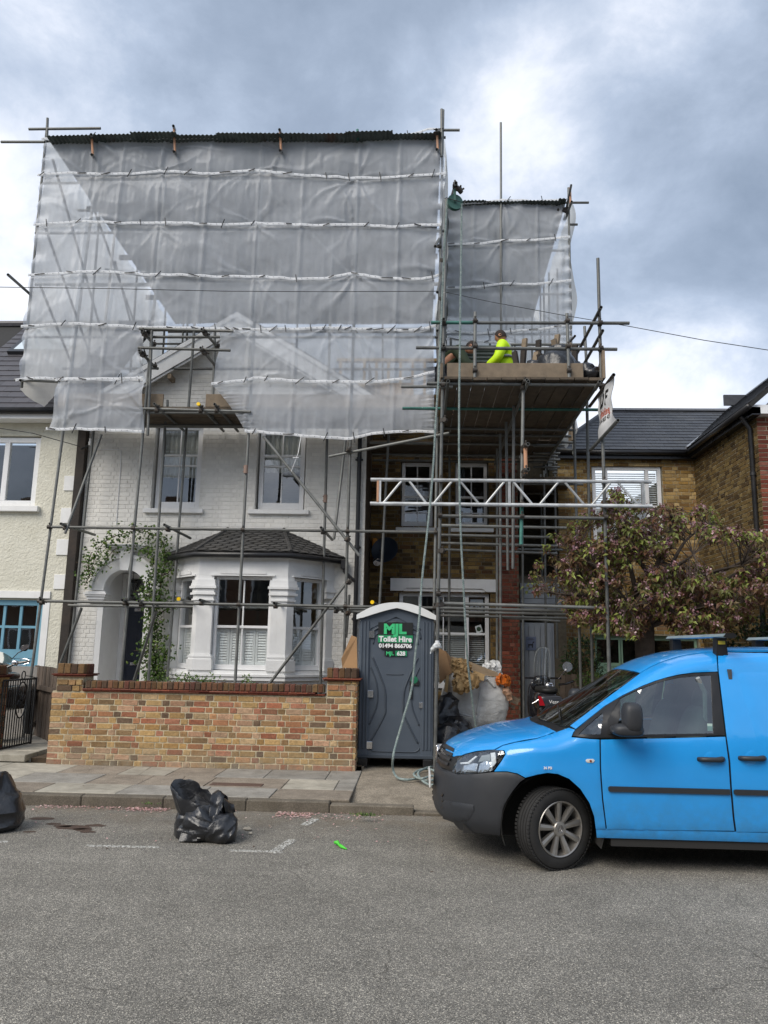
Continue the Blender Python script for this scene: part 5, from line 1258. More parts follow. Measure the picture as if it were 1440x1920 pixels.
tr2 = empty('tin_roof', (1.8, 15, 11.2), 'short lower temporary roof of corrugated tin sheets at right of the green wheel', 'roof')
z2 = P(940,378,14.8).z
tin_roof(tr2, P(836,378,14.8).x, P(1062,372,14.8).x, 14.8, 19.5, z2, z2-.5, seed=9)
MB().box(.55, 3.1, 14.95, 15.0, z2-.14, z2-.04).build('purlin', M_BLACKTIM, tr2)
# ================================================================== translucent sheeting
def sheet_mat(name, alpha, tint):
    t = NT(name); d = t.n.new('ShaderNodeBsdfDiffuse'); d.inputs['Color'].default_value = (*tint, 1)
    tl = t.n.new('ShaderNodeBsdfTranslucent'); tl.inputs['Color'].default_value = (*tint, 1)
    gl = t.n.new('ShaderNodeBsdfGlossy'); gl.inputs['Roughness'].default_value = .5; gl.inputs['Color'].default_value = (.9,.92,.95,1)
    tr = t.n.new('ShaderNodeBsdfTransparent'); tr.inputs['Color'].default_value = (.96,.97,.98,1)
    b1 = t.n.new('ShaderNodeBump'); b1.inputs['Strength'].default_value = .45; b1.inputs['Distance'].default_value = .02
    h = t.math('ADD', t.noise(9, 5, .6, stretch=(1,1,.45)), t.math('MULTIPLY', t.noise(40, 3, .6, stretch=(1,1,.22)), .26)); t.l.new(h, b1.inputs['Height'])
    for n in (d, tl, gl): t.l.new(b1.outputs[0], n.inputs['Normal'])
    a = t.n.new('ShaderNodeMixShader'); a.inputs[0].default_value = .36; t.l.new(d.outputs[0], a.inputs[1]); t.l.new(tl.outputs[0], a.inputs[2])
    fr = t.n.new('ShaderNodeFresnel'); fr.inputs['IOR'].default_value = 1.45; t.l.new(b1.outputs[0], fr.inputs['Normal'])
    g = t.n.new('ShaderNodeMixShader'); t.l.new(t.math('MULTIPLY', fr.outputs[0], .08, clamp=True), g.inputs[0]); t.l.new(a.outputs[0], g.inputs[1]); t.l.new(gl.outputs[0], g.inputs[2])
    m_ = t.n.new('ShaderNodeMixShader'); t.l.new(t.math('ADD', alpha, t.maprange(t.noise(3, 4), .3, .7, -.05, .05)), m_.inputs[0]); t.l.new(tr.outputs[0], m_.inputs[1]); t.l.new(g.outputs[0], m_.inputs[2])
    t.l.new(m_.outputs[0], t.out.inputs[0]); MATS[name] = t.m; return t.m
M_SHEET = sheet_mat('clear_sheeting', .52, (.76,.80,.86))
M_BAND = sheet_mat('sheeting_band', .95, (.85,.86,.87))
M_BACK = sheet_mat('back_sheeting', .80, (.86,.84,.78))
M_TIE = pm('black_tie', (.02,.02,.02), .5)
def interp(pl, x):
    if x <= pl[0][0]: return pl[0][1]
    for (a, b), (c, d) in zip(pl, pl[1:]):
        if x <= c: t = (x-a)/(c-a); return b+(d-b)*t
    return pl[-1][1]
def sheeting(name, label, Y, strips, ties, base_fold=.028, seed=1, step=.028, parent=None, bands=True, flip=0):
    """strips: list of (top polyline, bottom polyline, left edge pair, right edge pair) in sight-line units; ties: points the cloth is pulled to"""
    root = empty(name, P(*ties[0], Y), label, 'sheeting')
    tie3 = [(P(x, y, Y).x, P(x, y, Y).z) for x, y in ties]; rng = random.Random(seed); par = [[(rng.choice([rng.uniform(-2.9,-.25), rng.uniform(-2.9,-.25), rng.uniform(.3,2.8), rng.choice([0.05,3.1])]), rng.uniform(.5,1.3), rng.uniform(.035,.11), rng.uniform(.25,1.1)) for _ in range(rng.randint(4,9))] for _ in ties]
    press = [P(x, 500, Y).x for x in ((155,215,290,382,478,562,665,745) if Y < 14 else (885,940,1005,1050))]
    def depth(X, Z, v):
        d = 0.0
        for (tx, tz), cr in zip(tie3, par):
            dx, dz = X-tx, Z-tz; r = math.hypot(dx, dz)
            if r > 2.2: continue
            th = math.atan2(dz, dx)
            for (a0, am, wd_, R_) in cr:
                e = abs(th-a0-.10*math.sin(r*5+a0*9)); e = min(e, 6.2832-e)
                if e < wd_*3: d += base_fold*am*math.exp(-(e/wd_)**2)*math.exp(-r/R_)*min(1, r/.10)
            d += -.045*math.exp(-(r/.25)**2)          # the sheet is held in at the tie (towards the tubes)
        for xp in press: d += .026*math.exp(-((X-xp-(Z-8)*.012)/.028)**2)
        n1 = mnoise.noise(Vector((X*.8, Z*1.1, 3.1+Y)))*.05 + (1-abs(mnoise.noise(Vector((X*1.6+Z*1.1, Z*1.9-X*.8, 9.7))))*2)**3*.007
        pl = mnoise.noise(Vector((X*16, Z*1.6, 5.5)))*.010*(.25+max(0, (v-.35))*1.6) + mnoise.noise(Vector((X*34, Z*3, 1.5)))*.0035
        vv = min(1, max(0, v)); belly = .13*vv*vv*math.sqrt(max(0, 1-vv))*(.55+mnoise.noise(Vector((X*.9, Z*.5, 7.7)))) + .012*math.sin(math.pi*vv)
        return Y - .06 - d - n1 - pl*1.3 - belly
    k = MB(); bandlines = []
    for (top, bot, le, re_) in strips:
        ny = max(6, int(1.0/step)); 
        xa0, xa1 = le; xb0, xb1 = re_
        nx = max(8, int((P(max(xb0,xb1), 600, Y).x - P(min(xa0,xa1), 600, Y).x)/step))
        def fn(a, b):
            xl = xa0+(xa1-xa0)*b; xr = xb0+(xb1-xb0)*b
            bl = math.sin(math.pi*b)*4
            x = (xl+bl)*(1-a)+(xr-bl*.8)*a; yt = interp(top, x); yb = interp(bot, x); y = yt+(yb-yt)*b
            p = P(x, y, Y); e = min(a, 1-a)
            edge = .05*math.exp(-e*nx*step/.12)*math.sin(b*23+xl)
            return (p.x, depth(p.x, p.z, b)+edge, p.z)
        k.grid(fn, nx, ny)
        bandlines.append((bot, xa1, xb1))
        if len(bandlines) == 1 or top is not prev_bot: bandlines.append((top, xa0, xb0))
        prev_bot = bot
    # weld the strips
    o = k.build('sheet', M_SHEET, root, smooth=True)
    bm = bmesh.new(); bm.from_mesh(o.data); bmesh.ops.remove_doubles(bm, verts=bm.verts, dist=.004); bm.to_mesh(o.data); bm.free()
    if bands:
        for bl, xa, xb in bandlines:
            pts = []; x = xa
            while x < xb+.1: pts.append((x, interp(bl, x))); x += 3
            kk = MB(); vs = []
            for (x, y) in pts:
                p = P(x, y, Y); yy = depth(p.x, p.z, 0)*.35+(Y-.06)*.65-.075
                wv = .006*math.sin(x*.11+y)+.004*math.sin(x*.041)
                for dz in (-.025, 0, .025): vs.append((p.x, yy - .006*(dz == 0)-wv*.5 - .003*math.sin(x*.13+dz*40), p.z+dz*.95+wv*.6))
            n3 = len(pts); kk.add(vs, [(i*3+j, (i+1)*3+j, (i+1)*3+j+1, i*3+j+1) for i in range(n3-1) for j in range(2)])
            kk.add([(v[0], v[1]+.004, v[2]) for v in vs], [(i*3+j+1, (i+1)*3+j+1, (i+1)*3+j, i*3+j) for i in range(n3-1) for j in range(2)])
            b_ = kk.build('band', M_BAND, root, smooth=True)
            x = xa+rng.uniform(8, 30)
            while x < xb-4:
                p = P(x, interp(bl, x), Y); yy = depth(p.x, p.z, 0)*.35+(Y-.06)*.65-.095; an = rng.choice([rng.uniform(-.5,.5), rng.uniform(-1.3,-.6), rng.uniform(-.3,.3), 1.4]); L_ = rng.uniform(.05,.10)
                d = Vector((math.cos(an), 0, -math.sin(an)))*L_/1; MB().tube(Vector((p.x, yy, p.z))-d, Vector((p.x, yy, p.z))+d, .0085, 5).build('tie', M_TIE, b_); x += rng.uniform(35, 75)
            # eyelets
            ey = MB(); x = xa+4
            while x < xb: p = P(x, interp(bl, x), Y); yy = depth(p.x, p.z, 0)*.35+(Y-.06)*.65-.087; ey.tube((p.x, yy, p.z), (p.x, yy-.004, p.z), .007, 6); x += 10.5
            e_ = ey.build('eyelets', M_LEAD, b_); e_['kind'] = 'stuff'
    return root
B0 = [(84,264),(175,259),(250,262),(325,263),(430,262),(525,262),(600,258),(670,259),(770,257),(790,251),(805,246),(832,247)]
B1 = [(76,330),(130,326),(200,330),(250,329),(302,323),(400,330),(478,322),(560,331),(660,337),(740,336),(836,329)]
B2 = [(70,424),(150,417),(235,421),(297,419),(400,424),(480,421),(560,424),(620,425),(662,423),(735,428),(828,423)]
B3 = [(60,518),(150,511),(205,511),(285,516),(400,520),(480,519),(560,525),(612,523),(663,514),(720,524),(790,526),(826,516)]
B4 = [(46,613),(130,607),(230,612),(300,615),(480,618),(560,617),(620,615),(665,617),(720,620),(780,620),(818,611)]
B5L = [(36,712),(75,708),(110,710),(150,710),(200,712),(278,711)]; B5R = [(398,720),(470,712),(478,708),(560,714),(665,716),(720,714),(770,708),(816,696)]
B6R = [(463,807),(520,812),(600,818),(655,821),(700,812),(750,808),(819,809)]
for L_ in (B0,B1,B2,B3,B4,B5L,B5R,B6R): L_[:] = [(x, y+5) for x, y in L_]
main_ties = [(157,330),(302,323),(478,322),(670,337),(297,419),(662,423),(477,421),(150,417),(663,515),(285,516),(477,519),(826,512),(665,617),(620,615),(480,617),(820,612),(478,709),(668,716),(816,697),(327,284),(526,283),(173,262),(670,262),(822,262),(655,818),(465,806),(272,612),(272,711),(60,613),(816,440)]
sheeting('white_sheeting', 'large translucent white sheeting in six banded strips covering the scaffold of the white house', YS-.02,
    [(B0,B1,(84,76),(830,837)), (B1,B2,(76,70),(837,828)), (B2,B3,(70,60),(828,824)), (B3,B4,(60,46),(824,818)), (B4,B5L,(46,36),(277,274)), (B4,B5R,(414,400),(818,816)), (B5R,B6R,(400,462),(816,818))], main_ties, seed=4)
C0 = [(110,716),(190,716),(274,713)]; C1 = [(92,808),(150,808),(200,810),(271,812)]
sheeting('white_sheeting', 'small loose square of translucent sheeting hanging below the left corner of the large sheet', YS-.10, [(C0,C1,(110,93),(274,271))], [(112,716),(272,714),(205,756),(115,808),(270,770),(268,812)], seed=8)
D0 = [(838,388),(900,387),(940,382),(1000,384),(1058,379)]; D1 = [(836,463),(900,463),(940,457),(1000,457),(1066,450)]; D2 = [(835,545),(900,543),(940,537),(1000,539),(1070,531)]; D3 = [(836,625),(900,630),(945,627),(1010,622),(1074,612)]; D4 = [(836,640),(940,648),(1010,655),(1074,662)]
sheeting('white_sheeting', 'narrow translucent sheeting in banded strips behind the workers on the right platform', 15.0, [(D0,D1,(838,836),(1058,1068)), (D1,D2,(836,835),(1068,1071)), (D2,D3,(835,836),(1071,1074)), (D3,D4,(836,836),(1074,1072))], [(940,382),(940,457),(940,537),(838,388),(1058,379),(1068,452),(1071,532),(836,463),(836,545),(1074,612),(945,627),(836,625)], seed=12)
# sheeting on the far sides of the enclosure (seen through the front)
def side_sheet(label, fn, nu, nv):
    k = MB().grid(fn, nu, nv); r_ = empty('white_sheeting', fn(.5, 1), label, 'sheeting'); k.build('sheet', M_BACK, r_, smooth=True)
nz = lambda a, b, s: mnoise.noise(Vector((a*9+s, b*7, s)))*.09+mnoise.noise(Vector((a*30+s, b*12, s)))*.02
side_sheet('creamy sheeting closing the left end of the scaffold, seen through the front sheet', lambda a, b: (-7.02+nz(a,b,1), 12.72+7.2*a, 11.12-.42*a-(5.0-.2*a)*b), 120, 60)
side_sheet('pale sheeting closing the back of the scaffold, glimpsed above the gable slope', lambda a, b: (-7.0+7.4*a, 20.0+nz(a,b,4), 10.45-4.6*b), 120, 60)
side_sheet('sheeting at the right end of the tin roof enclosure, beside the green wheel', lambda a, b: (.47+nz(a,b,7), 12.75+7.1*a, 11.12-.42*a-(3.7)*b), 100, 40)
side_sheet('pale sheeting closing the right side of the smaller roof enclosure', lambda a, b: (3.2+nz(a,b,2)*.6+.06*math.sin(b*19), 15.05+4.4*a, 11.15-.35*a-(5.0)*b), 80, 50)
side_sheet('pale sheeting closing the back of the smaller roof enclosure', lambda a, b: (.5+2.7*a, 19.4+nz(a,b,5), 10.7-4.7*b), 60, 50)
# ================================================================== wires
wr = MB().path([P(-30,538,10.9), P(200,541,11.2), P(420,546,11.6), P(620,547,11.9), P(822,546,12.3)], .006, 5).build('overhead_wire', M_IRON); tag(wr, 'thin dark wire crossing in front of the large white sheeting', 'wire')
wr = MB().path([P(836,548,12.4)] + [P(x, y, Y) for x, y, Y in ((920,566,12.0),(1050,590,11.4),(1180,612,10.7),(1320,638,10.0),(1470,661,9.4))], .0055, 5).build('overhead_wire', M_IRON); tag(wr, 'thin dark wire sloping down across the sky to the right edge', 'wire')
wr = MB().path([P(-20,800,13.3), P(60,812,13.5), P(150,837,13.75)], .007, 5).build('overhead_wire', M_IRON); tag(wr, 'short black wire running to the insulator beside the cream house', 'wire')
# ================================================================== gin wheel and rope
gwl = empty('gin_wheel', P(852,350,10.5), 'green gin wheel hoist with guard wire hanging from a tube above the platform', 'hoist')
M_GRN = pm('dark_green_paint', hexc('2c544c'), .45, var=.1, dirt=.2, dcol=(.1,.1,.09)); wc = P(852.5,380,10.45)
T(s2, P(855,343,10.2), P(846,372,12.0), name='transom')
k = MB(); k.lathe([(.0,-.025),(.095,-.025),(.118,-.03),(.118,-.022),(.09,-.006),(.09,.006),(.118,.022),(.118,.03),(.095,.025),(0,.025)], wc, axis=(.25,-1,0), n=32, caps=False); k.build('wheel', M_GRN, gwl, auto=35)
k = MB()
for dy in (-.04, .045): k.prism([wc+Vector((-.02,dy,-.02)), wc+Vector((.02,dy,-.02)), wc+Vector((.018,dy,.20)), wc+Vector((-.018,dy,.20))], (0,.006,0))
k.tube(wc+Vector((0,-.05,0)), wc+Vector((0,.055,0)), .012, 8); k.tube(wc+Vector((0,-.045,.19)), wc+Vector((0,.05,.19)), .014, 8); k.build('bracket', M_GRN, gwl)
MB().path([wc+Vector((-.15,-.06,.03)), wc+Vector((-.12,-.05,.05)), wc+Vector((0,-.06,.0)), wc+Vector((.12,-.05,-.03)), wc+Vector((.14,-.05,-.05)), wc+Vector((.16,-.05,.01))], .006, 6).build('guard_wire', M_IRON, gwl)
for dz, r_ in ((.25,0),(.22,1)): coupler(gwl, wc+Vector((.0+.02*r_,-.02,dz)), (r_*.7,.6*r_,r_*.9))
for r_ in (0,): coupler(gwl, wc+Vector((.08,-.02,.20+.07*r_)), (1.2,.9*r_+.4,.8))
def rope_mat():
    t = NT('polyprop_rope'); w = t.n.new('ShaderNodeTexWave'); w.inputs['Scale'].default_value = 3.0
    c = t.mix(t.maprange(t.noise(25, 4), .35, .65, 0, 1), hexc('6c7c7b'), hexc('9aa6a2')); t.set(col=c, rough=.7); return t.m
M_ROPE = rope_mat()
def spline(pts, step):
    out = []; n = len(pts)
    for i in range(n-1):
        p0, p1, p2, p3 = pts[max(i-1,0)], pts[i], pts[i+1], pts[min(i+2,n-1)]; m_ = max(1, int((p2-p1).length/step))
        for k in range(m_):
            t = k/m_; out.append(.5*((2*p1)+(p2-p0)*t+(2*p0-5*p1+4*p2-p3)*t*t+(3*p1-p0-3*p2+p3)*t**3))
    out.append(pts[-1]); return out
def rope(pts, label, r=.0082, pitch=.09, off=.0085):
    c = spline([Vector(p) for p in pts], .012); root = None; k = MB(); prev = None; fr = []
    for i, p in enumerate(c):
        d = (c[min(i+1,len(c)-1)]-c[max(i-1,0)]).normalized()
        a = d.orthogonal().normalized() if prev is None else (prev-d*prev.dot(d)).normalized()
        prev = a; fr.append((p, a, d.cross(a)))
    s = 0; strands = [[], [], []]
    for i, (p, a, b) in enumerate(fr):
        if i: s += (p-fr[i-1][0]).length
        for q in range(3): t = s/pitch*6.283+q*2.094; strands[q].append(p+a*(off*math.cos(t))+b*(off*math.sin(t)))
    for st in strands: k.path(st, r, 5)
    o = k.build('rope', M_ROPE, smooth=True); return tag(o, label, 'rope')
YR = 10.55
rope([wc+Vector((.105,-.0,-.02))] + [P(x, y, Y) for x, y, Y in ((865,450,10.45),(863,600,10.45),(861,750,10.45),(861,880,10.5),(864,1000,10.55),(870,1120,10.65),(876,1230,10.8),(885,1310,11.0),(893,1372,11.2))], 'pale green hoist rope hanging from the wheel to the white rubble sack')
pts = [wc+Vector((-.11,0,-.02))] + [P(x, y, Y) for x, y, Y in ((834,450,10.5),(829,560,10.6),(824,680,10.6),(817,790,10.55),(812,880,10.5),(803,980,10.45),(792,1080,10.4),(786,1160,10.35),(779,1225,10.35),(772,1290,10.35),(757,1345,10.3),(744,1390,10.25))]
for x, y, z in ((737,1420,.5),(737,1443,.22),(746,1458,.14),(765,1462,.14),(785,1460,.14),(805,1464,.14),(820,1458,.15),(812,1444,.15),(790,1443,.15),(776,1452,.17),(790,1460,.18),(812,1455,.18),(825,1466,.15),(813,1472,.14),(795,1466,.15),(784,1450,.2),(800,1440,.16),(822,1436,.15)):
    q = G(x, y, z) if z < .3 else P(x, y, 10.1); pts.append(q)
rope(pts, 'pale green hoist rope hanging along the tall front pole and coiling on the ground')
# white string tie hanging from the sheeting
k = MB().path([P(565,815,12.4), P(559,850,12.35), P(546,884,12.4)], .006, 5); k.tube(P(549,858,12.35), P(560,858,12.35), .006, 5); tag(k.build('string', M_WHITE), 'white string hanging from the bottom band of the sheeting to the slanted tube', 'string')
# banner
bn = empty('banner', (2.8, 11.0, 4.9), 'white scaffolding company banner with orange and black lettering stretched between two tubes', 'banner')
BX = 2.60; bA, bB, bC, bD = PX(1149,705,BX), PX(1120,743,BX), PX(1121,829,BX), PX(1157,790,BX)   # near top, far top, far bottom, near bottom
def bfn(a, b):
    l = lerp(bB, bC, b); r_ = lerp(bA, bD, b); r_ = r_ + Vector((0,.28,0))*math.sin(math.pi*b)*.9
    p = lerp(l, r_, a); return (p.x + .02*math.sin(a*7+b*3)+.01*math.sin(b*14), p.y, p.z)
k = MB().grid(bfn, 16, 16); n0 = len(k.v); f0 = list(k.f); k.add([(v[0]+.006, v[1], v[2]) for v in k.v], [f[::-1] for f in f0]); k.build('sheet', pm('white_vinyl', (.72,.72,.72), .45, var=.04, dirt=.1, dcol=(.4,.4,.38)), bn, smooth=True)
for a, b in ((bA, bB), (bD, bC)): d = (b-a).normalized(); T(bn, a-d*.05, b+d*.5, M_COUP if a is bA else M_TUBE, 'tube'); 
def text_mesh(txt, size, mat, name, parent, origin, ux, uz, ext=.002, bold=0.0, align='CENTER', xs=1.0, fn=None):
    cu = bpy.data.curves.new(name, 'FONT'); cu.body = txt; cu.size = size; cu.extrude = ext; cu.offset = bold; cu.align_x = align; cu.align_y = 'CENTER'; cu.resolution_u = 4
    to = bpy.data.objects.new(name, cu); C.objects.link(to); dg = bpy.context.evaluated_depsgraph_get(); me = bpy.data.meshes.new_from_object(to.evaluated_get(dg)); bpy.data.objects.remove(to); bpy.data.curves.remove(cu)
    ux = Vector(ux).normalized(); uz = Vector(uz).normalized(); n = ux.cross(uz)
    if fn: 
        for v in me.vertices: v.co = Vector(fn(v.co.x*xs, v.co.y, v.co.z)) - Vector(origin)
    else:
        for v in me.vertices: v.co = ux*(v.co.x*xs) + uz*v.co.y + n*v.co.z
    me.materials.clear(); me.materials.append(mat); o = bpy.data.objects.new(name, me); C.objects.link(o); o.location = origin
    if parent: set_parent(o, parent)
    return o
M_PRB = pm('black_print', (.03,.028,.025), .5); M_PRO = pm('orange_print', hexc('d2602a'), .5)
def onb(x, y, z):  # flat banner units (width 1.0 -> a, height .8 -> b) on the curved sheet
    a = .5 + x/1.05; b = .5 - y/.80; p = bfn(a, b); return (p[0]-.004-abs(z), p[1], p[2])
for txt, sz, m_, yy, bo_ in (('ADF', .30, M_PRB, .17, .008), ('Scaffolding', .165, M_PRO, -.03, .002), ('07584 807 423', .115, M_PRB, -.155, .001)):
    text_mesh(txt, sz, m_, 'lettering', bn, (BX, 11.0, 5.3), (0,-1,0), (0,0,1), bold=bo_, xs=.95 if sz < .2 else 1.1, fn=lambda x, y, z, yy=yy: onb(x, y+yy, z))

# ================================================================== the blue van
def _pl(tab, x):
    if x <= tab[0][0]: return tab[0][1]
    for (a, b), (c, d) in zip(tab, tab[1:]):
        if x <= c:
            t = (x-a)/(c-a); return b+(d-b)*t
    return tab[-1][1]
def _smooth(tab, n=160, r=.03):
    """resample a profile and round its corners"""
    a, b = tab[0][0], tab[-1][0]; xs = [a+(b-a)*i/n for i in range(n+1)]; k = max(1, int(r/((b-a)/n)))
    ys = [_pl(tab, x) for x in xs]
    for _ in range(3):
        ys = [sum(ys[max(0,i-k):min(n,i+k)+1])/len(ys[max(0,i-k):min(n,i+k)+1]) for i in range(n+1)]
    return list(zip(xs, ys))
VYC = 7.515
ZC = _smooth([(-.2,.60),(.15,.74),(.22,.82),(.30,.885),(.45,.955),(.65,1.015),(.85,1.06),(1.10,1.095),(1.22,1.14),(1.5,1.315),(1.93,1.585),(2.15,1.695),(2.4,1.765),(2.75,1.805),(3.2,1.822),(4.0,1.815),(4.45,1.79),(4.8,1.76)], 260, .05)
WS = _smooth([(.1,.84),(.25,.86),(.34,.885),(.5,.895),(.75,.895),(.95,.888),(1.07,.872),(1.3,.80),(1.55,.715),(1.7,.665),(1.85,.61)], 120, .04)
XN = _smooth([(.1,.36),(.25,.25),(.31,.185),(.45,.178),(.60,.185),(.72,.205),(.85,.255),(1.0,.29),(1.9,.5)], 140, .03)
DL = [(.2,.10),(.6,.16),(1.0,.17),(1.3,.24),(1.8,.24),(2.2,.17),(2.6,.13),(4.6,.13)]
VL, VA, VB, VP = .85, 2.2, 2.1, 2.6
TAILX = 4.60
def tab_lookup(tab, x):
    a, b = tab[0][0], tab[-1][0]; n = len(tab)-1
    f = (x-a)/(b-a)*n; f = min(max(f, 0), n-1e-6); i = int(f); t = f-i
    return tab[i][1]*(1-t)+tab[i+1][1]*t
def topf(X, z):
    zc = tab_lookup(ZC, X); d = _pl(DL, X); zs = zc-d
    if z <= zs: return 1.0
    if z >= zc: return 0.0
    return (1-((z-zs)/d)**VP)**(1/VP)
def planf(X, z):
    s = (X-tab_lookup(XN, z))/VL
    if s <= 0: return 0.0
    if s >= 1: return 1.0
    return (1-(1-s)**VA)**(1/VB)
def vw(X, z): return tab_lookup(WS, z)*planf(X, z)*topf(X, z)
def hit(ray_d, cam_h=1.75):
    """first point of the body met by a sight line: steps along Y, then halves"""
    y = 6.3; prev = None
    while y < 8.5:
        k = y/ray_d[1]; X, z = ray_d[0]*k, cam_h+ray_d[2]*k
        if X > .0 and z < 1.9 and abs(y-VYC) < vw(X, z):
            a, b = prev, y
            for _ in range(24):
                mm = (a+b)/2; k = mm/ray_d[1]
                if abs(mm-VYC) < vw(ray_d[0]*k, cam_h+ray_d[2]*k): b = mm
                else: a = mm
            k = b/ray_d[1]; return (ray_d[0]*k, b, cam_h+ray_d[2]*k)
        prev = y; y += .01
    return None

van = empty('delivery_van', (2.4, VYC, 0), 'bright blue compact van parked at the kerb with black bumper and roof bars', 'van')
M_BLUE = None
def car_paint(name, col):
    t = NT(name); nz = t.noise(1.5, 5)
    c = t.mix(t.maprange(nz, .35, .65, 0, 1), tuple(x*.94 for x in col), tuple(min(1, x*1.05) for x in col))
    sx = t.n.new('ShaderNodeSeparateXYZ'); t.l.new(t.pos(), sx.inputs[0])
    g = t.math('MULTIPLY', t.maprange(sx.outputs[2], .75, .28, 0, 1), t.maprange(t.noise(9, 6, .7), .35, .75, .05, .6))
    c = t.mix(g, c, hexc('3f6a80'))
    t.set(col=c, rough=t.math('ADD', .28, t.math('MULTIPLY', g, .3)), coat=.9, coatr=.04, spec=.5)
    dn = t.n.new('ShaderNodeBump'); dn.inputs['Strength'].default_value = .35; dn.inputs['Distance'].default_value = .02
    t.l.new(t.noise(2.4, 2, .4), dn.inputs['Height']); t.l.new(dn.outputs[0], t.b.inputs['Normal']); t.l.new(dn.outputs[0], t.b.inputs['Coat Normal'])
    MATS[name] = t.m; return t.m
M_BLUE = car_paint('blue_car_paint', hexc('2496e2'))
M_BPLAS = pm('black_bumper_plastic', hexc('2d2f33'), .5, var=.08, vscale=4, bump=.12, bscale=500, dirt=.12, dcol=(.10,.095,.09))
M_BGLOSS = pm('black_window_frame', (.012,.012,.013), .4, var=.1)
M_TYRE = pm('tyre_rubber', (.017,.017,.017), .8, var=.25, vscale=12, bump=.3, bscale=120, dirt=.25, dcol=(.06,.055,.05))
M_RIM = pm('alloy', hexc('aaa6a0'), .35, metal=.8, var=.15, dirt=.3, dcol=(.12,.10,.08), dscale=8)
M_RIMD = pm('brake_dark', (.03,.028,.026), .7, var=.3)
M_CGLASS = glass_mat('van_glass', tint=(.70,.79,.77))
M_CLEAR = glass_mat('lamp_cover', tint=(.93,.95,.96))
M_SEAT = pm('grey_seat_fabric', (.10,.105,.11), .9, var=.15)
M_TRIM = pm('grey_trim', (.32,.34,.34), .7, var=.08)
def SA(t, z):
    if t < math.pi/2: X = tab_lookup(XN, z)+VL*(1-max(0, math.cos(t))**(2/VA))
    else: X = tab_lookup(XN, z)+VL+(t-math.pi/2)
    sp = math.sin(min(t, math.pi/2))**(2/VB) if t > 0 else 0
    return Vector((X, VYC-tab_lookup(WS, z)*sp*topf(X, z), z))
def invA(X, z):
    s = (X-tab_lookup(XN, z))/VL
    if s >= 1: return (math.pi/2+(s-1)*VL, z)
    return (math.acos(max(0, min(1, (1-max(0, s))**(VA/2)))), z)
def px_t(px, py):
    h = hit(ray(px, py))
    return None if h is None else invA(h[0], h[2])
def dense(pts, step=7, closed=True):
    out = []; n = len(pts)
    for i in range(n if closed else n-1):
        a, b = pts[i], pts[(i+1) % n]; L_ = math.hypot(a[0]-b[0], a[1]-b[1]); m_ = max(1, int(L_/step))
        for k in range(m_): out.append((a[0]+(b[0]-a[0])*k/m_, a[1]+(b[1]-a[1])*k/m_))
    if not closed: out.append(pts[-1])
    return out
def shrink(poly, d):
    ar = sum(poly[i][0]*poly[(i+1) % len(poly)][1]-poly[(i+1) % len(poly)][0]*poly[i][1] for i in range(len(poly)))
    sg = 1 if ar > 0 else -1; out = []; n = len(poly)
    for i in range(n):
        a, p, b = poly[i-1], poly[i], poly[(i+1) % n]
        def nrm(u, v): dx, dy = v[0]-u[0], v[1]-u[1]; l = math.hypot(dx, dy) or 1; return (-dy/l*sg, dx/l*sg)
        n1, n2 = nrm(a, p), nrm(p, b); nx, ny = n1[0]+n2[0], n1[1]+n2[1]; l = max(.5, (nx*nx+ny*ny)/2)
        out.append((p[0]+nx*d/l, p[1]+ny*d/l))
    return out
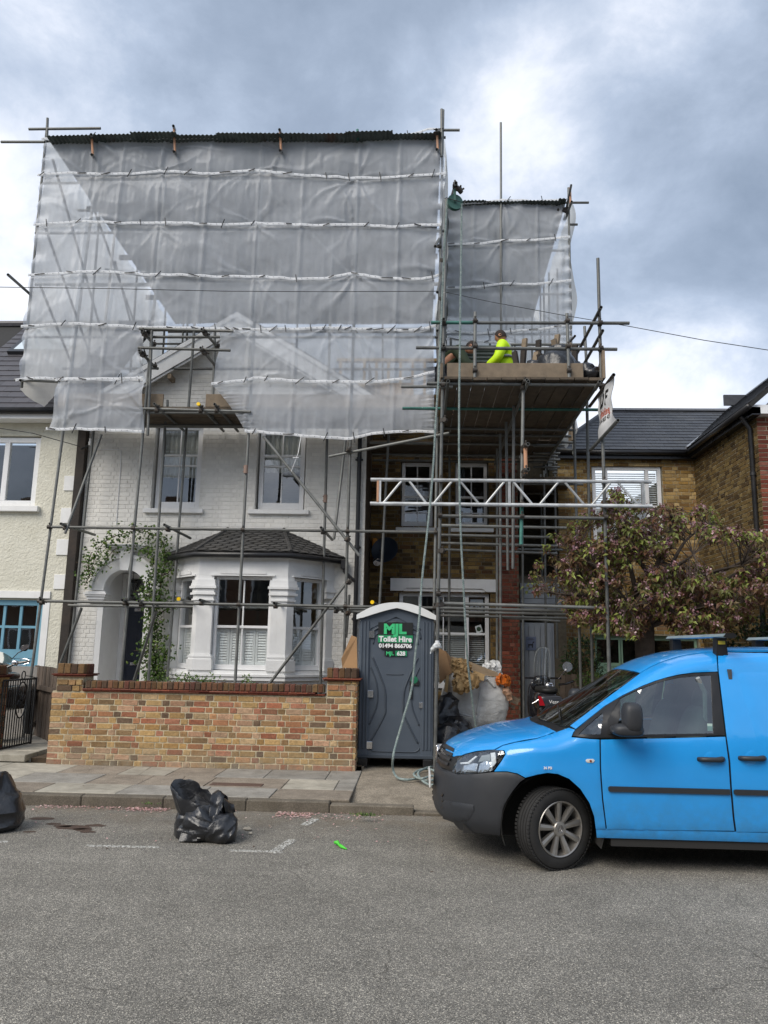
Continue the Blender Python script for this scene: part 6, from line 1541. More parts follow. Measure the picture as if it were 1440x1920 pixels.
def dom_panel(S, poly, holes=(), grid=.035, off=0.0, thick=.012, lip=.004, flipn=None):
    """triangulated panel over polygon poly in the surface's own coordinates; S maps (a,b) to space. returns an MB"""
    verts = [Vector((p[0], p[1])) for p in poly]; edges = [(i, (i+1) % len(poly)) for i in range(len(poly))]; nb = len(poly)
    bidx = list(range(nb)); loops = [list(range(nb))]
    for h in holes:
        s = len(verts); verts += [Vector((p[0], p[1])) for p in h]; edges += [(s+i, s+(i+1) % len(h)) for i in range(len(h))]; bidx += list(range(s, s+len(h))); loops.append(list(range(s, s+len(h))))
    def inside(p, pl):
        c = False; j = len(pl)-1
        for i in range(len(pl)):
            if (pl[i][1] > p[1]) != (pl[j][1] > p[1]) and p[0] < (pl[j][0]-pl[i][0])*(p[1]-pl[i][1])/(pl[j][1]-pl[i][1])+pl[i][0]: c = not c
            j = i
        return c
    x0, x1 = min(p[0] for p in poly), max(p[0] for p in poly); y0, y1 = min(p[1] for p in poly), max(p[1] for p in poly)
    def dist(p):
        return min((p[0]-v.x)**2+(p[1]-v.y)**2 for v in verts[:sum(len(l) for l in loops)])
    gx = x0+grid/2
    inner = []
    while gx < x1:
        gy = y0+grid/2
        while gy < y1:
            if inside((gx, gy), poly) and not any(inside((gx, gy), h) for h in holes) and dist((gx, gy)) > (grid*.45)**2: inner.append(Vector((gx, gy)))
            gy += grid
        gx += grid
    verts += inner
    vo, eo, fo, ov, oe, of = delaunay_2d_cdt(verts, edges, [], 0, 1e-5)
    tris = []
    for f in fo:
        c = (sum(vo[i].x for i in f)/len(f), sum(vo[i].y for i in f)/len(f))
        if inside(c, poly) and not any(inside(c, h) for h in holes): tris.append(tuple(f))
    P3_ = []; N3 = []
    for v in vo:
        p = Vector(S(v.x, v.y)); e = .004; pu = Vector(S(v.x+e, v.y))-Vector(S(v.x-e, v.y)); pv_ = Vector(S(v.x, v.y+e))-Vector(S(v.x, v.y-e))
        n = pu.cross(pv_); n = n.normalized() if n.length > 1e-9 else Vector((0,-1,0))
        out = p-Vector((2.4, VYC, .7)); out = Vector((out.x*.25, out.y, out.z))
        if n.dot(out) < 0: n = -n
        P3_.append(p); N3.append(n)
    cnt = {}
    for f in tris:
        for i in range(len(f)):
            e = (f[i], f[(i+1) % len(f)]); cnt[e] = cnt.get(e, 0)+1
    border = [e for e in cnt if (e[1], e[0]) not in cnt]; bs = {i for e in border for i in e}
    top = [P3_[i]+N3[i]*(off-(lip if i in bs else 0)) for i in range(len(vo))]; bot = [P3_[i]+N3[i]*(off-thick) for i in range(len(vo))]
    # orient
    f0 = tris[0]; nn = (top[f0[1]]-top[f0[0]]).cross(top[f0[2]]-top[f0[0]]); flip = nn.dot(N3[f0[0]]) < 0
    n = len(vo); T_ = [f[::-1] if flip else f for f in tris]; Bf = [tuple(i+n for i in f[::-1]) for f in T_]
    side = []
    for a, b in border:
        q = (a, b, b+n, a+n); side.append(q if flip else q[::-1])
    mb = MB(); mb.add(top+bot, T_+Bf+side); return mb
def mirrored(mb):
    m2 = MB(); m2.v = [(v[0], 2*VYC-v[1], v[2]) for v in mb.v]; m2.f = [f[::-1] for f in mb.f]; m2.mi = list(mb.mi); m2.r = list(mb.r); return m2
def side_panel(name, pxs, mat, parent=van, holes=(), gap=.8, both=True, extra=None, label=None, step=7, **kw):
    """outline traced on the van's near side (sight lines meeting the body surface); extra: points given directly as (X,z)"""
    pl = shrink(dense(pxs, step), gap) if extra is None else dense(pxs, step)
    dom = [px_t(*p) for p in pl]; dom = [d for d in dom if d]
    hs = []
    for h in holes: hd = [px_t(*p) for p in dense(h, step)]; hs.append([d for d in hd if d])
    mb = dom_panel(SA, dom, hs, **kw); o = mb.build(name, mat, parent, auto=42)
    if label: o['label'] = label
    if both: return o, mirrored(mb).build(name, mat, parent, auto=42)
    return o
def xz(pts, step=.05):
    out = []
    for i in range(len(pts)):
        a, b = pts[i], pts[(i+1) % len(pts)]; L_ = math.hypot(a[0]-b[0], a[1]-b[1]); m_ = max(1, int(L_/step))
        for k in range(m_): out.append(invA(a[0]+(b[0]-a[0])*k/m_, a[1]+(b[1]-a[1])*k/m_))
    return out
def xzo(pts, step=.05):
    return [invA(*p) for p in dense(pts, step, False)]
def raw_panel(name, dom, mat, parent=van, holes=(), both=True, **kw):
    mb = dom_panel(SA, dom, holes, **kw); o = mb.build(name, mat, parent, auto=42)
    if both: return o, mirrored(mb).build(name, mat, parent, auto=42)
    return o
# ---- side panels
LAMP = [(847,1447),(858,1421),(878,1413),(904,1408),(930,1406),(944,1408),(946,1414),(939,1426),(924,1445),(894,1450),(857,1451)]
ARCH = [(1117,1556),(1114,1532),(1105,1506),(1088,1480),(1067,1461),(1046,1452),(1027,1450),(1008,1453),(985,1459)]
FRAMEO = [(1073,1380),(1076,1372),(1104,1347),(1133,1324),(1168,1303),(1204,1286),(1228,1277),(1252,1270),(1276,1265),(1300,1262),(1346,1260),(1360,1379),(1240,1382),(1108,1384)]
QG = [(1084,1377),(1108,1354),(1129,1336),(1131,1340),(1126,1377)]
MG = [(1141,1378),(1139,1350),(1162,1309),(1182,1299),(1204,1290),(1228,1281),(1252,1275),(1276,1270),(1300,1268),(1333,1266),(1338,1375)]
fen = side_panel('front_wing', [(927,1406),(942,1397),(965,1391),(1005,1384),(1038,1373),(1066,1363),(1079,1367),(1075,1373),(1072,1381),(1107,1385),(1125,1386),(1125.5,1439),(1129.5,1498),(1137,1556)]+ARCH+[(970,1451),(951,1447),(925,1447),(940,1426),(947,1414),(945,1407)], M_BLUE, grid=.028)
bmp = [px_t(*p) for p in dense([(848,1448),(857,1452),(894,1451),(923,1448),(951,1448),(970,1452),(984,1460),(975,1466),(961,1483),(949,1502),(942,1521),(939,1544),(938,1567),(894,1562),(862,1556)], 7, False)]
bmp = [d for d in bmp if d] + [(.55,.285),(.3,.275),(.0,.275),(0,.40),(0,.55),(0,.70)]
o, _ = raw_panel('bumper', bmp, M_BPLAS, grid=.03, thick=.03, off=.004)
side_panel('door', [(1126,1386),(1240,1383.5),(1361,1380.5),(1367,1427),(1370,1474),(1375,1533),(1378.6,1559),(1260,1558),(1137.5,1556),(1130.5,1498),(1126.5,1439)], M_BLUE, grid=.04, gap=.9)
fr, _ = side_panel('window_frame', FRAMEO, M_BGLOSS, holes=(QG, MG), gap=.5, grid=.05, off=.003)
side_panel('quarter_glass', QG, M_CGLASS, gap=-.6, grid=.06, off=-.006, thick=.001, lip=0)
side_panel('door_glass', MG, M_CGLASS, gap=-.6, grid=.08, off=-.006, thick=.001, lip=0)
side_panel('mirror_sail', [(1140,1377),(1139,1350),(1162,1310),(1164,1342),(1150,1377)], M_BGLOSS, gap=0, grid=.05, off=.002)
side_panel('roof_rail', [(1068,1360),(1079,1366),(1104,1346),(1133,1323),(1168,1302),(1204,1285),(1228,1276),(1252,1269),(1276,1264),(1300,1261),(1346,1259),(1343,1221),(1316,1223.5),(1290,1227),(1264,1233),(1240,1241),(1218,1251),(1199,1262),(1168,1285),(1130,1313),(1100,1336)], M_BLUE, gap=.3, grid=.03)
# sliding door and the body side behind it (continue beyond the frame)
sd_front = [px_t(*p) for p in dense([(1344,1222),(1347,1260),(1361.5,1379),(1368.5,1427),(1371.5,1474),(1376.5,1533),(1380,1560)], 7, False)]; sd_front = [(p[0]+.006, p[1]) for p in sd_front if p]
zt_ = sd_front[0][1]
raw_panel('sliding_door', sd_front + xzo([(2.75,.346),(3.38,.346),(3.38,zt_-.004),(2.75,zt_)]), M_BLUE, grid=.045)
arch2 = [(3.86+.40*math.cos(a), .33+.40*math.sin(a)) for a in [math.pi-math.pi*i/14 for i in range(15)]]
raw_panel('rear_wing', xz([(3.39,.28),(3.46,.28)]+arch2+[(4.55,.30),(4.57,.9),(4.55,zt_-.004),(3.39,zt_)]), M_BLUE, grid=.06)
raw_panel('sill', xz([(1.475,.335),(1.483,.262),(3.385,.262),(3.385,.340),(2.6,.341)]), M_BLUE, grid=.04, off=-.006)
# pressed recess in the sliding door
raw_panel('pressing', xz([(2.74,1.58),(2.80,1.60),(3.28,1.60),(3.31,1.55),(3.31,1.03),(3.26,.98),(2.86,1.0),(2.80,1.04),(2.755,1.40)]), M_BLUE, grid=.05, off=.005, lip=.005)
for a, b in ((1.575,2.545),(2.575,3.36)):
    raw_panel('rubbing_strip', xz([(a,.640),(a+.012,.632),(b,.632),(b,.673),(a+.012,.673),(a,.665)], .04), M_BPLAS, grid=.3, off=.016, lip=.0)
for (x0, x1, zc_) in ((1309,1356,1424),(1386,1433,1422)):
    pc = px_t((x0+x1)/2-2, zc_); pcs = [(pc[0]+.052*math.cos(a), pc[1]+.062*math.sin(a)) for a in [i*math.pi/12 for i in range(24)]]
    raw_panel('handle_recess', pcs, M_BLUE, grid=.03, off=.003, lip=.003)
    h = hit(ray((x0+x1)/2, zc_)); hx, hy, hz = h; hw = (x1-x0)/2*.00423
    for sgn in (1, -1):
        Yh = (lambda y: y) if sgn == 1 else (lambda y: 2*VYC-y)
        k = MB(); k.path([(hx-hw,Yh(hy+.005),hz), (hx-hw+.03,Yh(hy-.03),hz+.002), (hx+hw*.3,Yh(hy-.036),hz+.002), (hx+hw-.02,Yh(hy-.02),hz+.004), (hx+hw,Yh(hy+.005),hz+.004)], [.018,.020,.020,.024,.022], 8); k.build('door_handle', M_BPLAS, van, smooth=True)
# side repeater
rp_, _ = side_panel('side_repeater', [(1099,1424),(1102,1423),(1112,1423),(1115,1426),(1112,1430),(1101,1430),(1098,1427)], pm('repeater_lens', (.62,.62,.60), .2), gap=0, grid=.02, off=.008, lip=.004)
h = hit(ray(1107,1426.5)); MB().lathe([(.009,0),(.009,.004),(.003,.006)], (h[0],h[1]-.008,h[2]), axis=(0,-1,0), n=10).build('bulb', pm('amber_bulb', hexc('7a3018'), .3), rp_)
h = hit(ray(1027,1440)); text_mesh('36 PSI', .028, M_WHITE, 'lettering', van, (h[0], h[1]-.006, h[2]), (1,.06,0), (0,0,1), ext=.001, bold=.001)
# bumper details
raw_panel('fog_panel', [p for p in [px_t(*q) for q in dense([(830,1500),(889,1509),(890,1520),(879,1538),(850,1541),(832,1534)], 6)] if p], M_BPLAS, grid=.03, off=.012, lip=.006)
for zz in (.37,.42,.47): raw_panel('intake_slat', [(.02,zz),(.45,zz),(.47,zz+.022),(.02,zz+.022)], M_BGLOSS, grid=.05, off=.016)
for zz in (.735,.775,.815,.85): raw_panel('grille_slat', [(.0,zz),(.30,zz),(.46+(zz-.73)*.3,zz-.002),(.47+(zz-.73)*.3,zz+.022),(.3,zz+.024),(.0,zz+.024)], M_BPLAS, grid=.05, off=.012)
raw_panel('grille', [(0,.702),(.3,.70),(.60,.695),(.645,.80),(.66,.85),(.45,.862),(.2,.868),(0,.87)], M_BGLOSS, grid=.05, off=-.004)
bdg = SA(.02, .80); k = MB(); k.lathe([(.072,0),(.075,.008),(.066,.014),(.062,.008)], bdg+Vector((-.02,0,0)), axis=(-1,0,.12), n=24, caps=False); bo_ = k.build('badge', M_CHROME, van, smooth=True)
k = MB(); bx_ = bdg.x-.03; bz = bdg.z
for pts in ([(-.05,.035),(-.022,-.045),(0,.0)],[(0,0),(.022,-.045),(.05,.035)],[(-.025,.052),(0,.005),(.025,.052)]):
    for (a, b) in zip(pts, pts[1:]): k.tube((bx_, bdg.y+a[0], bz+a[1]), (bx_, bdg.y+b[0], bz+b[1]), .006, 6)
k.build('badge_letters', M_CHROME, bo_)
MB().box(.135, .15, VYC-.26, VYC+.26, .515, .625, bev=.004).build('number_plate', pm('plate_white', (.72,.72,.70), .3), van)
# ---- headlamps
lamp_dom = [px_t(*p) for p in dense(LAMP, 5)]; lamp_dom = [d for d in lamp_dom if d]
lb_, lb2 = raw_panel('headlamp', lamp_dom, pm('lamp_housing', (.02,.021,.023), .3), grid=.03, off=-.05, thick=.01, lip=-.047)
for root_, mir in ((lb_, False), (lb2, True)):
    def put(mb, name, mat, auto=None):
        (mirrored(mb) if mir else mb).build(name, mat, root_, auto=auto)
    put(dom_panel(SA, lamp_dom, grid=.03, off=.004, thick=.001, lip=.004), 'lamp_cover', M_CLEAR)
    M_REFL = pm('reflector_silver', (.70,.71,.73), .25, metal=.9, var=.05)
    for nm, q, m_, of in (('reflector', [(862,1447),(866,1434),(884,1430),(893,1431),(890,1447)], M_REFL, -.018), ('reflector', [(894,1448),(897,1431),(906,1427),(919,1428),(922,1443),(905,1448)], M_REFL, -.016),
                      ('lamp_trim', [(860,1429),(875,1428),(890,1416),(893,1417),(878,1431),(861,1432)], pm('lamp_white', (.8,.8,.8), .25), -.01), ('lamp_trim', [(918,1410),(927,1409),(929,1430),(921,1440)], MATS['lamp_white'], -.01),
                      ('reflector', [(893,1428),(900,1414),(916,1411),(917,1427)], M_TRIM, -.022)):
        d_ = [px_t(*p) for p in dense(q, 5)]; put(dom_panel(SA, [d for d in d_ if d], grid=.02, off=of, thick=.012, lip=.004), nm, m_)
# ---- bonnet, cowl, windscreen, roof on the top of the body
def ztop(X, v):
    a, b = .62, tab_lookup(ZC, X)
    v = abs(v)
    if vw(X, a) < v: return a
    for _ in range(26):
        m_ = (a+b)/2
        if vw(X, m_) >= v: a = m_
        else: b = m_
    return a
def SB(X, v): return Vector((X, VYC-v, ztop(X, v)))
def pxB(px, py): h = hit(ray(px, py)); return (h[0], VYC-h[1])
def top_panel(name, near, mat, gap=0, **kw):
    """near: outline of the near half as (X, v>=0) running from the front centre to the rear centre"""
    poly = near + [(p[0], -p[1]) for p in near[::-1] if p[1] > 1e-4]
    out = []
    for i in range(len(poly)):
        a, b = poly[i], poly[(i+1) % len(poly)]; L_ = math.hypot(a[0]-b[0], a[1]-b[1]); m_ = max(1, int(L_/.05))
        for k in range(m_): out.append((a[0]+(b[0]-a[0])*k/m_, a[1]+(b[1]-a[1])*k/m_))
    mb = dom_panel(SB, out, **kw); return mb.build(name, mat, van, auto=42)
hood = [pxB(*p) for p in ((838,1415),(850,1418),(864,1416),(878,1411),(904,1406),(926,1404.5),(942,1396),(965,1390),(1005,1383),(1036,1372))]
hood = [(h_[0], min(h_[1], .80)) for h_ in hood]; hood[0] = (hood[0][0], hood[0][1])
top_panel('bonnet', [(hood[0][0]-.012, 0), (hood[0][0]-.01, hood[0][1]*.5)] + hood + [(1.22,.765),(1.17,.60),(1.11,.3),(1.09,0)], M_BLUE, grid=.03, thick=.01)
top_panel('cowl', [(1.095,0),(1.115,.3),(1.175,.6),(1.225,.76),(1.285,.755),(1.25,.6),(1.19,.3),(1.165,0)], M_BGLOSS, grid=.05, off=-.012)
wsA, wsB = pxB(1068,1361), pxB(1199,1261.5)
xh = wsB[0]+.0
scr = [(1.165,0),(1.19,.3),(1.25,.6),(wsA[0]-.005,wsA[1]-.012),((wsA[0]+xh)/2,(wsA[1]+wsB[1])/2+.0),(xh,wsB[1]-.01),(xh-.03,.3),(xh-.035,0)]
mids = [pxB(1100,1337),pxB(1130,1314),pxB(1168,1286)]
scr = [(1.165,0),(1.19,.3),(1.25,.6),(wsA[0]-.005,wsA[1]-.012)]+[(m_[0],m_[1]-.012) for m_ in mids]+[(xh,wsB[1]-.01),(xh-.03,.3),(xh-.035,0)]
top_panel('windscreen', scr, M_CGLASS, grid=.06, off=-.006, thick=.001, lip=0)
# black border of the screen
ins = [(1.20,0),(1.225,.3),(1.285,.57),(wsA[0]+.035,wsA[1]-.06)]+[(m_[0]+.01,m_[1]-.055) for m_ in mids]+[(xh-.055,wsB[1]-.05),(xh-.085,.25),(xh-.09,0)]
out_full = scr + [(p[0], -p[1]) for p in scr[::-1] if p[1] > 1e-4]; in_full = ins + [(p[0], -p[1]) for p in ins[::-1] if p[1] > 1e-4]
dom_panel(SB, out_full, [in_full], grid=.05, off=-.008, thick=.001, lip=0).build('screen_border', M_BGLOSS, van)
ditch = [pxB(1218,1250),pxB(1240,1240),pxB(1264,1232),pxB(1290,1226),pxB(1316,1222.5),pxB(1343,1220)]
top_panel('roof', [(xh-.028,0),(xh-.022,.3),(xh+.004,wsB[1]-.008)]+[(d_[0],d_[1]-.004) for d_ in ditch]+[(3.2,ditch[-1][1]+.03),(4.45,ditch[-1][1]),(4.5,0)], M_BLUE, grid=.06, thick=.02)
# rear end, closing panels, underbody
k = MB(); k.prism([(4.555, VYC-.86, .3),(4.555, VYC-.86, 1.1),(4.555, VYC-.62, 1.72),(4.555, VYC+.62, 1.72),(4.555, VYC+.86, 1.1),(4.555, VYC+.86, .3)], (.03,0,0)); k.build('tail_door', M_BLUE, van)
k = MB(); k.box(1.60, 3.40, VYC-.84, VYC+.84, .20, .42); k.box(.42, .74, VYC-.62, VYC+.62, .22, .6); k.box(.74, 1.60, VYC-.42, VYC+.42, .2, .8); k.box(3.40, 4.5, VYC-.5, VYC+.5, .25, .6); k.build('underbody', M_DARK, van)
for sg in (1, -1):
    for cx_ in (1.13, 3.86):
        ya = VYC-sg*.86; yb = VYC-sg*.46; k = MB(); n_ = 18; R_ = .415
        vs = []; fs = []
        for i in range(n_+1):
            a = math.pi*1.12-(math.pi*1.24)*i/n_
            for y in (ya, yb): vs.append((cx_+R_*math.cos(a), y, .33+R_*math.sin(a)))
        fs = [(2*i, 2*i+1, 2*i+3, 2*i+2) for i in range(n_)]; k.add(vs, fs); k.add([(v[0]*1.0, v[1], v[2]+.004) for v in vs], [f[::-1] for f in fs])
        c_ = len(k.v); k.add([vs[2*i+1] for i in range(n_+1)], [tuple(range(n_+1))]); k.build('wheel_arch_liner', M_DARK, van)
        if cx_ < 2:   # cover the body interior around the liner, behind the wing
            pass
# inner skins so that shut lines read dark
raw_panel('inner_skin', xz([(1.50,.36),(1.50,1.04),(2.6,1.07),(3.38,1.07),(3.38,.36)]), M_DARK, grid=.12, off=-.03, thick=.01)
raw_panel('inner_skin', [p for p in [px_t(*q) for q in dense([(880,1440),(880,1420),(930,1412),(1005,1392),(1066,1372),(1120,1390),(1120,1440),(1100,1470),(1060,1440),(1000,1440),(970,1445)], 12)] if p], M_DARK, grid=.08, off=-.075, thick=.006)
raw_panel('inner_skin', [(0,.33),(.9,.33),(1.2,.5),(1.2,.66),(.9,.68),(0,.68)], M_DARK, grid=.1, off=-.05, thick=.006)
# ---- cabin
k = MB(); k.box(1.62, 2.7, VYC-.78, VYC+.78, .421, .46); k.build('cabin_floor', M_DARK, van)
k = MB(); k.prism([(1.18,VYC-.74,.85),(1.55,VYC-.74,.85),(1.62,VYC-.74,.98),(1.50,VYC-.74,1.06),(1.25,VYC-.74,1.07)], (0,1.48,0)); k.build('dashboard', pm('dash_black', (.025,.025,.027), .7), van)
k = MB(); k.box(2.66, 2.69, VYC-.72, VYC+.72, .46, 1.62); k.build('bulkhead', pm('bulkhead_grey', (.06,.065,.07), .8), van)
def rbox(mb, c, ax, ay, az, a, b, h, e=3.2, n=14):
    """rounded box (superellipsoid)"""
    c = Vector(c); vs = []; 
    f = lambda x: math.copysign(abs(x)**(2/e), x)
    for j in range(n+1):
        ph = -math.pi/2+math.pi*j/n
        for i in range(2*n): th = math.pi*i/n; vs.append(c+ax*(a/2*f(math.cos(ph))*f(math.cos(th)))+ay*(b/2*f(math.cos(ph))*f(math.sin(th)))+az*(h/2*f(math.sin(ph))))
    m_ = 2*n; mb.add(vs, [(j*m_+i, j*m_+(i+1) % m_, (j+1)*m_+(i+1) % m_, (j+1)*m_+i) for j in range(n) for i in range(m_)]); return mb
EX, EY, EZ = Vector((1,0,0)), Vector((0,1,0)), Vector((0,0,1))
for yy in (VYC-.40, VYC+.40):
    k = MB(); rbox(k, (2.12,yy,.66), EX, EY, EZ, .52, .50, .24); s_ = Vector((.28,0,.96)); rbox(k, (2.42,yy,.98), s_.cross(EY)*-1, EY, s_, .16, .48, .66); rbox(k, (2.53,yy,1.36), s_.cross(EY)*-1, EY, s_, .10, .26, .18); k.build('seat', M_SEAT, van, smooth=True)
k = MB(); cst = Vector((1.72,VYC+.38,1.0)); axs = Vector((-.85,0,.5)).normalized(); u_ = axs.cross(EY).normalized()
k.path([cst+EY*(.185*math.cos(t))+u_*(.185*math.sin(t)) for t in [i*2*math.pi/24 for i in range(25)]], .016, 6); k.tube(cst-EY*.18, cst+EY*.18, .012, 6); k.tube(cst, cst+axs*.3, .03, 8); k.build('steering_wheel', MATS['dash_black'], van, smooth=True)
k = MB(); k.path([PX(1318,1272,2.40)+Vector((0,.12,0)), PX(1330,1300,2.47)+Vector((0,.1,0)), PX(1332,1372,2.50)+Vector((0,.1,0))], .02, 6); k.build('pillar_trim', M_TRIM, van)
h = hit(ray(1332,1364)); MB().box(h[0]-.02, h[0]+.02, h[1]+.01, h[1]+.013, h[2]-.03, h[2]+.03).build('window_sticker', pm('pale_sticker', (.45,.6,.55), .5), van)
MB().box(1.25,1.33,VYC-.52,VYC-.40,1.045,1.075).build('dash_papers', M_TRIM, van)
# wipers
for v0, v1, x0_, x1_ in ((.55,-.05,1.27,1.36),(-.10,-.62,1.20,1.40)):
    k = MB(); pts = [SB(x0_+(x1_-x0_)*i/6, v0+(v1-v0)*i/6)+Vector((-.008,0,.016)) for i in range(7)]; k.path(pts, .007, 5); k.build('wiper', M_BGLOSS, van)
# ---- door mirrors
for sg in (1, -1):
    Y_ = lambda y: y if sg == 1 else 2*VYC-y
    k = MB(); rbox(k, (1.735,Y_(6.42),1.235), EX, EY, EZ, .15, .19, .235, 3.4); rbox(k, (1.70,Y_(6.43),1.135), EX, EY, EZ, .245, .17, .10, 3.0); rbox(k, (1.66,Y_(6.56),1.12), EX, EY, EZ, .12, .22, .07, 3.0); k.build('door_mirror', M_BPLAS, van, smooth=True)
# ---- roof bars
M_BAR = pm('roof_bar_alloy', hexc('a9bcc4'), .35, metal=.5, var=.08)
for xb, lab in ((2.67,1),(3.5,0)):
    k = MB(); y0, y1 = 6.74, 8.28
    k.prism([(xb-.055,y0,1.895),(xb-.03,y0,1.92),(xb+.03,y0,1.922),(xb+.055,y0,1.90),(xb+.03,y0,1.888),(xb-.03,y0,1.886)], (0,y1-y0,0)); br = k.build('roof_bar', M_BAR, van)
    k = MB(); 
    for yy in (y0-.012, y1): k.prism([(xb-.058,yy,1.893),(xb-.032,yy,1.923),(xb+.032,yy,1.925),(xb+.058,yy,1.90),(xb+.032,yy,1.885),(xb-.032,yy,1.883)], (0,.012,0))
    k.build('end_cap', M_BGLOSS, br)
    for yy in (6.93, 8.10):
        zt2 = ztop(xb, .6); k = MB(); k.prism([(xb-.05,yy,zt2-.02),(xb+.05,yy,zt2-.02),(xb+.04,yy,1.885),(xb-.04,yy,1.885)], (0,.09,0)); ft = k.build('bar_foot', M_BGLOSS, br)
    MB().box(xb-.03, xb+.03, 6.926, 6.9295, 1.83, 1.86).build('sticker', pm('yellow_sticker', hexc('b8a83a'), .5), br)
# ---- wheels
def make_wheel(loc, rz, mir=False):
    w = empty('wheel', loc, parent=None); w.rotation_euler = (0,0,0); ax = Vector((0,-1,0))   # outward axis
    R, w2 = .318, .098; prof = []
    k = MB()
    pr_ = [(.215,-w2+.01),(.235,-w2),(.275,-w2-.004),(.300,-w2+.006),(.312,-w2+.022),(.316,-w2+.034)]
    for gx_ in (-.055,-.018,.018,.055): pr_ += [(.3175,gx_-.006),(.311,gx_-.005),(.311,gx_+.005),(.3175,gx_+.006)]
    pr_ += [(.316,w2-.034),(.312,w2-.022),(.300,w2-.006),(.275,w2+.004),(.235,w2),(.215,w2-.01)]
    k.lathe(pr_, (0,0,0), axis=ax, n=64, caps=False)
    for i in range(64):   # shoulder blocks
        a = 2*math.pi*i/64; c_ = Vector((math.cos(a),0,math.sin(a)))
        for sg_ in (-1, 1): k.obox(c_*.314+Vector((0,sg_*.080,0)), c_.cross(ax), ax, c_, .020, .030, .010)
    ty = k.build('tyre', M_TYRE, None, auto=30, origin=(0,0,0))
    k = MB(); k.lathe([(.214,w2-.008),(.219,w2-.004),(.214,w2+.001),(.205,w2-.004),(.198,w2-.03),(.190,w2-.06),(.188,-.09)], (0,0,0), axis=ax, n=48, caps=False); rim = k.build('rim', M_RIM, None, auto=30, origin=(0,0,0))
    k = MB(); k.lathe([(.0,w2-.095),(.19,w2-.092)], (0,0,0), axis=ax, n=32, caps=False); k.lathe([(.0,w2-.075),(.13,w2-.075),(.135,w2-.09)], (0,0,0), axis=ax, n=32, caps=False); k.build('brake', M_RIMD, None, origin=(0,0,0)); brk = C.objects[-1] if False else None
    br_ = [o for o in C.objects if o.name.startswith('brake')][-1]
    for i in range(9):
        a = 2*math.pi*i/9+.2; c_ = Vector((math.cos(a),0,math.sin(a))); t_ = c_.cross(ax); k = MB()
        d0, d1 = w2-.022, w2-.006; r0, r1 = .052, .206; h0, h1 = .016, .025
        pts = [c_*r0+t_*h0, c_*r1+t_*h1, c_*r1-t_*h1, c_*r0-t_*h0]; a0, a1 = ax*d0, ax*d1
        vs = [pts[0]+a0, pts[1]+a1, pts[2]+a1, pts[3]+a0, pts[0]*1.0+a0-ax*.02+t_*.006, pts[1]+a1-ax*.03+t_*.005, pts[2]+a1-ax*.03-t_*.005, pts[3]+a0-ax*.02-t_*.006]
        cen0, cen1 = c_*r0+a0+ax*.003, c_*r1+a1+ax*.004
        vs += [cen0, cen1]
        k.add(vs, [(0,1,9,8),(8,9,2,3),(0,4,5,1),(3,2,6,7),(4,7,6,5),(0,8,3,7,4),(1,5,6,2,9)]); s_ = k.build('spoke', M_RIM, None, origin=(0,0,0)); set_parent(s_, w)
    k = MB(); k.lathe([(.058,w2-.03),(.06,w2-.014),(.055,w2-.008),(.034,w2-.006),(.033,w2-.010),(0,w2-.010)], (0,0,0), axis=ax, n=32, caps=False)
    for i in range(10): a = 2*math.pi*i/10; k.tube(Vector((.045*math.cos(a),0,.045*math.sin(a)))+ax*(w2-.008), Vector((.045*math.cos(a),0,.045*math.sin(a)))+ax*(w2-.0045), .004, 6)
    hb = k.build('hub_cap', M_RIM, None, auto=30, origin=(0,0,0))
    k = MB(); k.lathe([(.033,w2-.009),(.033,w2-.0055),(.0295,w2-.0055),(.0295,w2-.009)], (0,0,0), axis=ax, n=28, caps=False)
    for pts in ([(-.024,.016),(-.011,-.022),(0,-.002)],[(0,-.002),(.011,-.022),(.024,.016)],[(-.011,.026),(0,.002),(.011,.026)]):
        for (a, b) in zip(pts, pts[1:]): k.tube(Vector((a[0],0,a[1]))+ax*(w2-.006), Vector((b[0],0,b[1]))+ax*(w2-.006), .0032, 6)
    lg = k.build('wheel_emblem', M_CHROME, None, origin=(0,0,0))
    for o in (ty, rim, br_, hb, lg): set_parent(o, w)
    return w
w0 = make_wheel((0,0,0), 0)
def wheel_mesh_to(loc, rz, flip):
    """re-home the wheel's pieces: wheel is a part of the van, tyre, rim and spokes its sub-parts"""
    w = bpy.data.objects.new('wheel', None); C.objects.link(w); w.location = loc; w.rotation_euler = (0,0,rz+(math.pi if flip else 0)); set_parent(w, van)
    for ch in kids(w0):
        c = ch.copy(); C.objects.link(c); c.parent = w; c.matrix_parent_inverse = Matrix(); c.location = (0,0,0)
    return w
wheel_mesh_to((1.155, 6.765, .317), rad(27), False); wheel_mesh_to((1.155, 2*VYC-6.765, .317), rad(27), True); wheel_mesh_to((3.86, 6.745, .317), 0, False); wheel_mesh_to((3.86, 2*VYC-6.745, .317), 0, True)
for ch in kids(w0): bpy.data.objects.remove(ch)
bpy.data.objects.remove(w0)

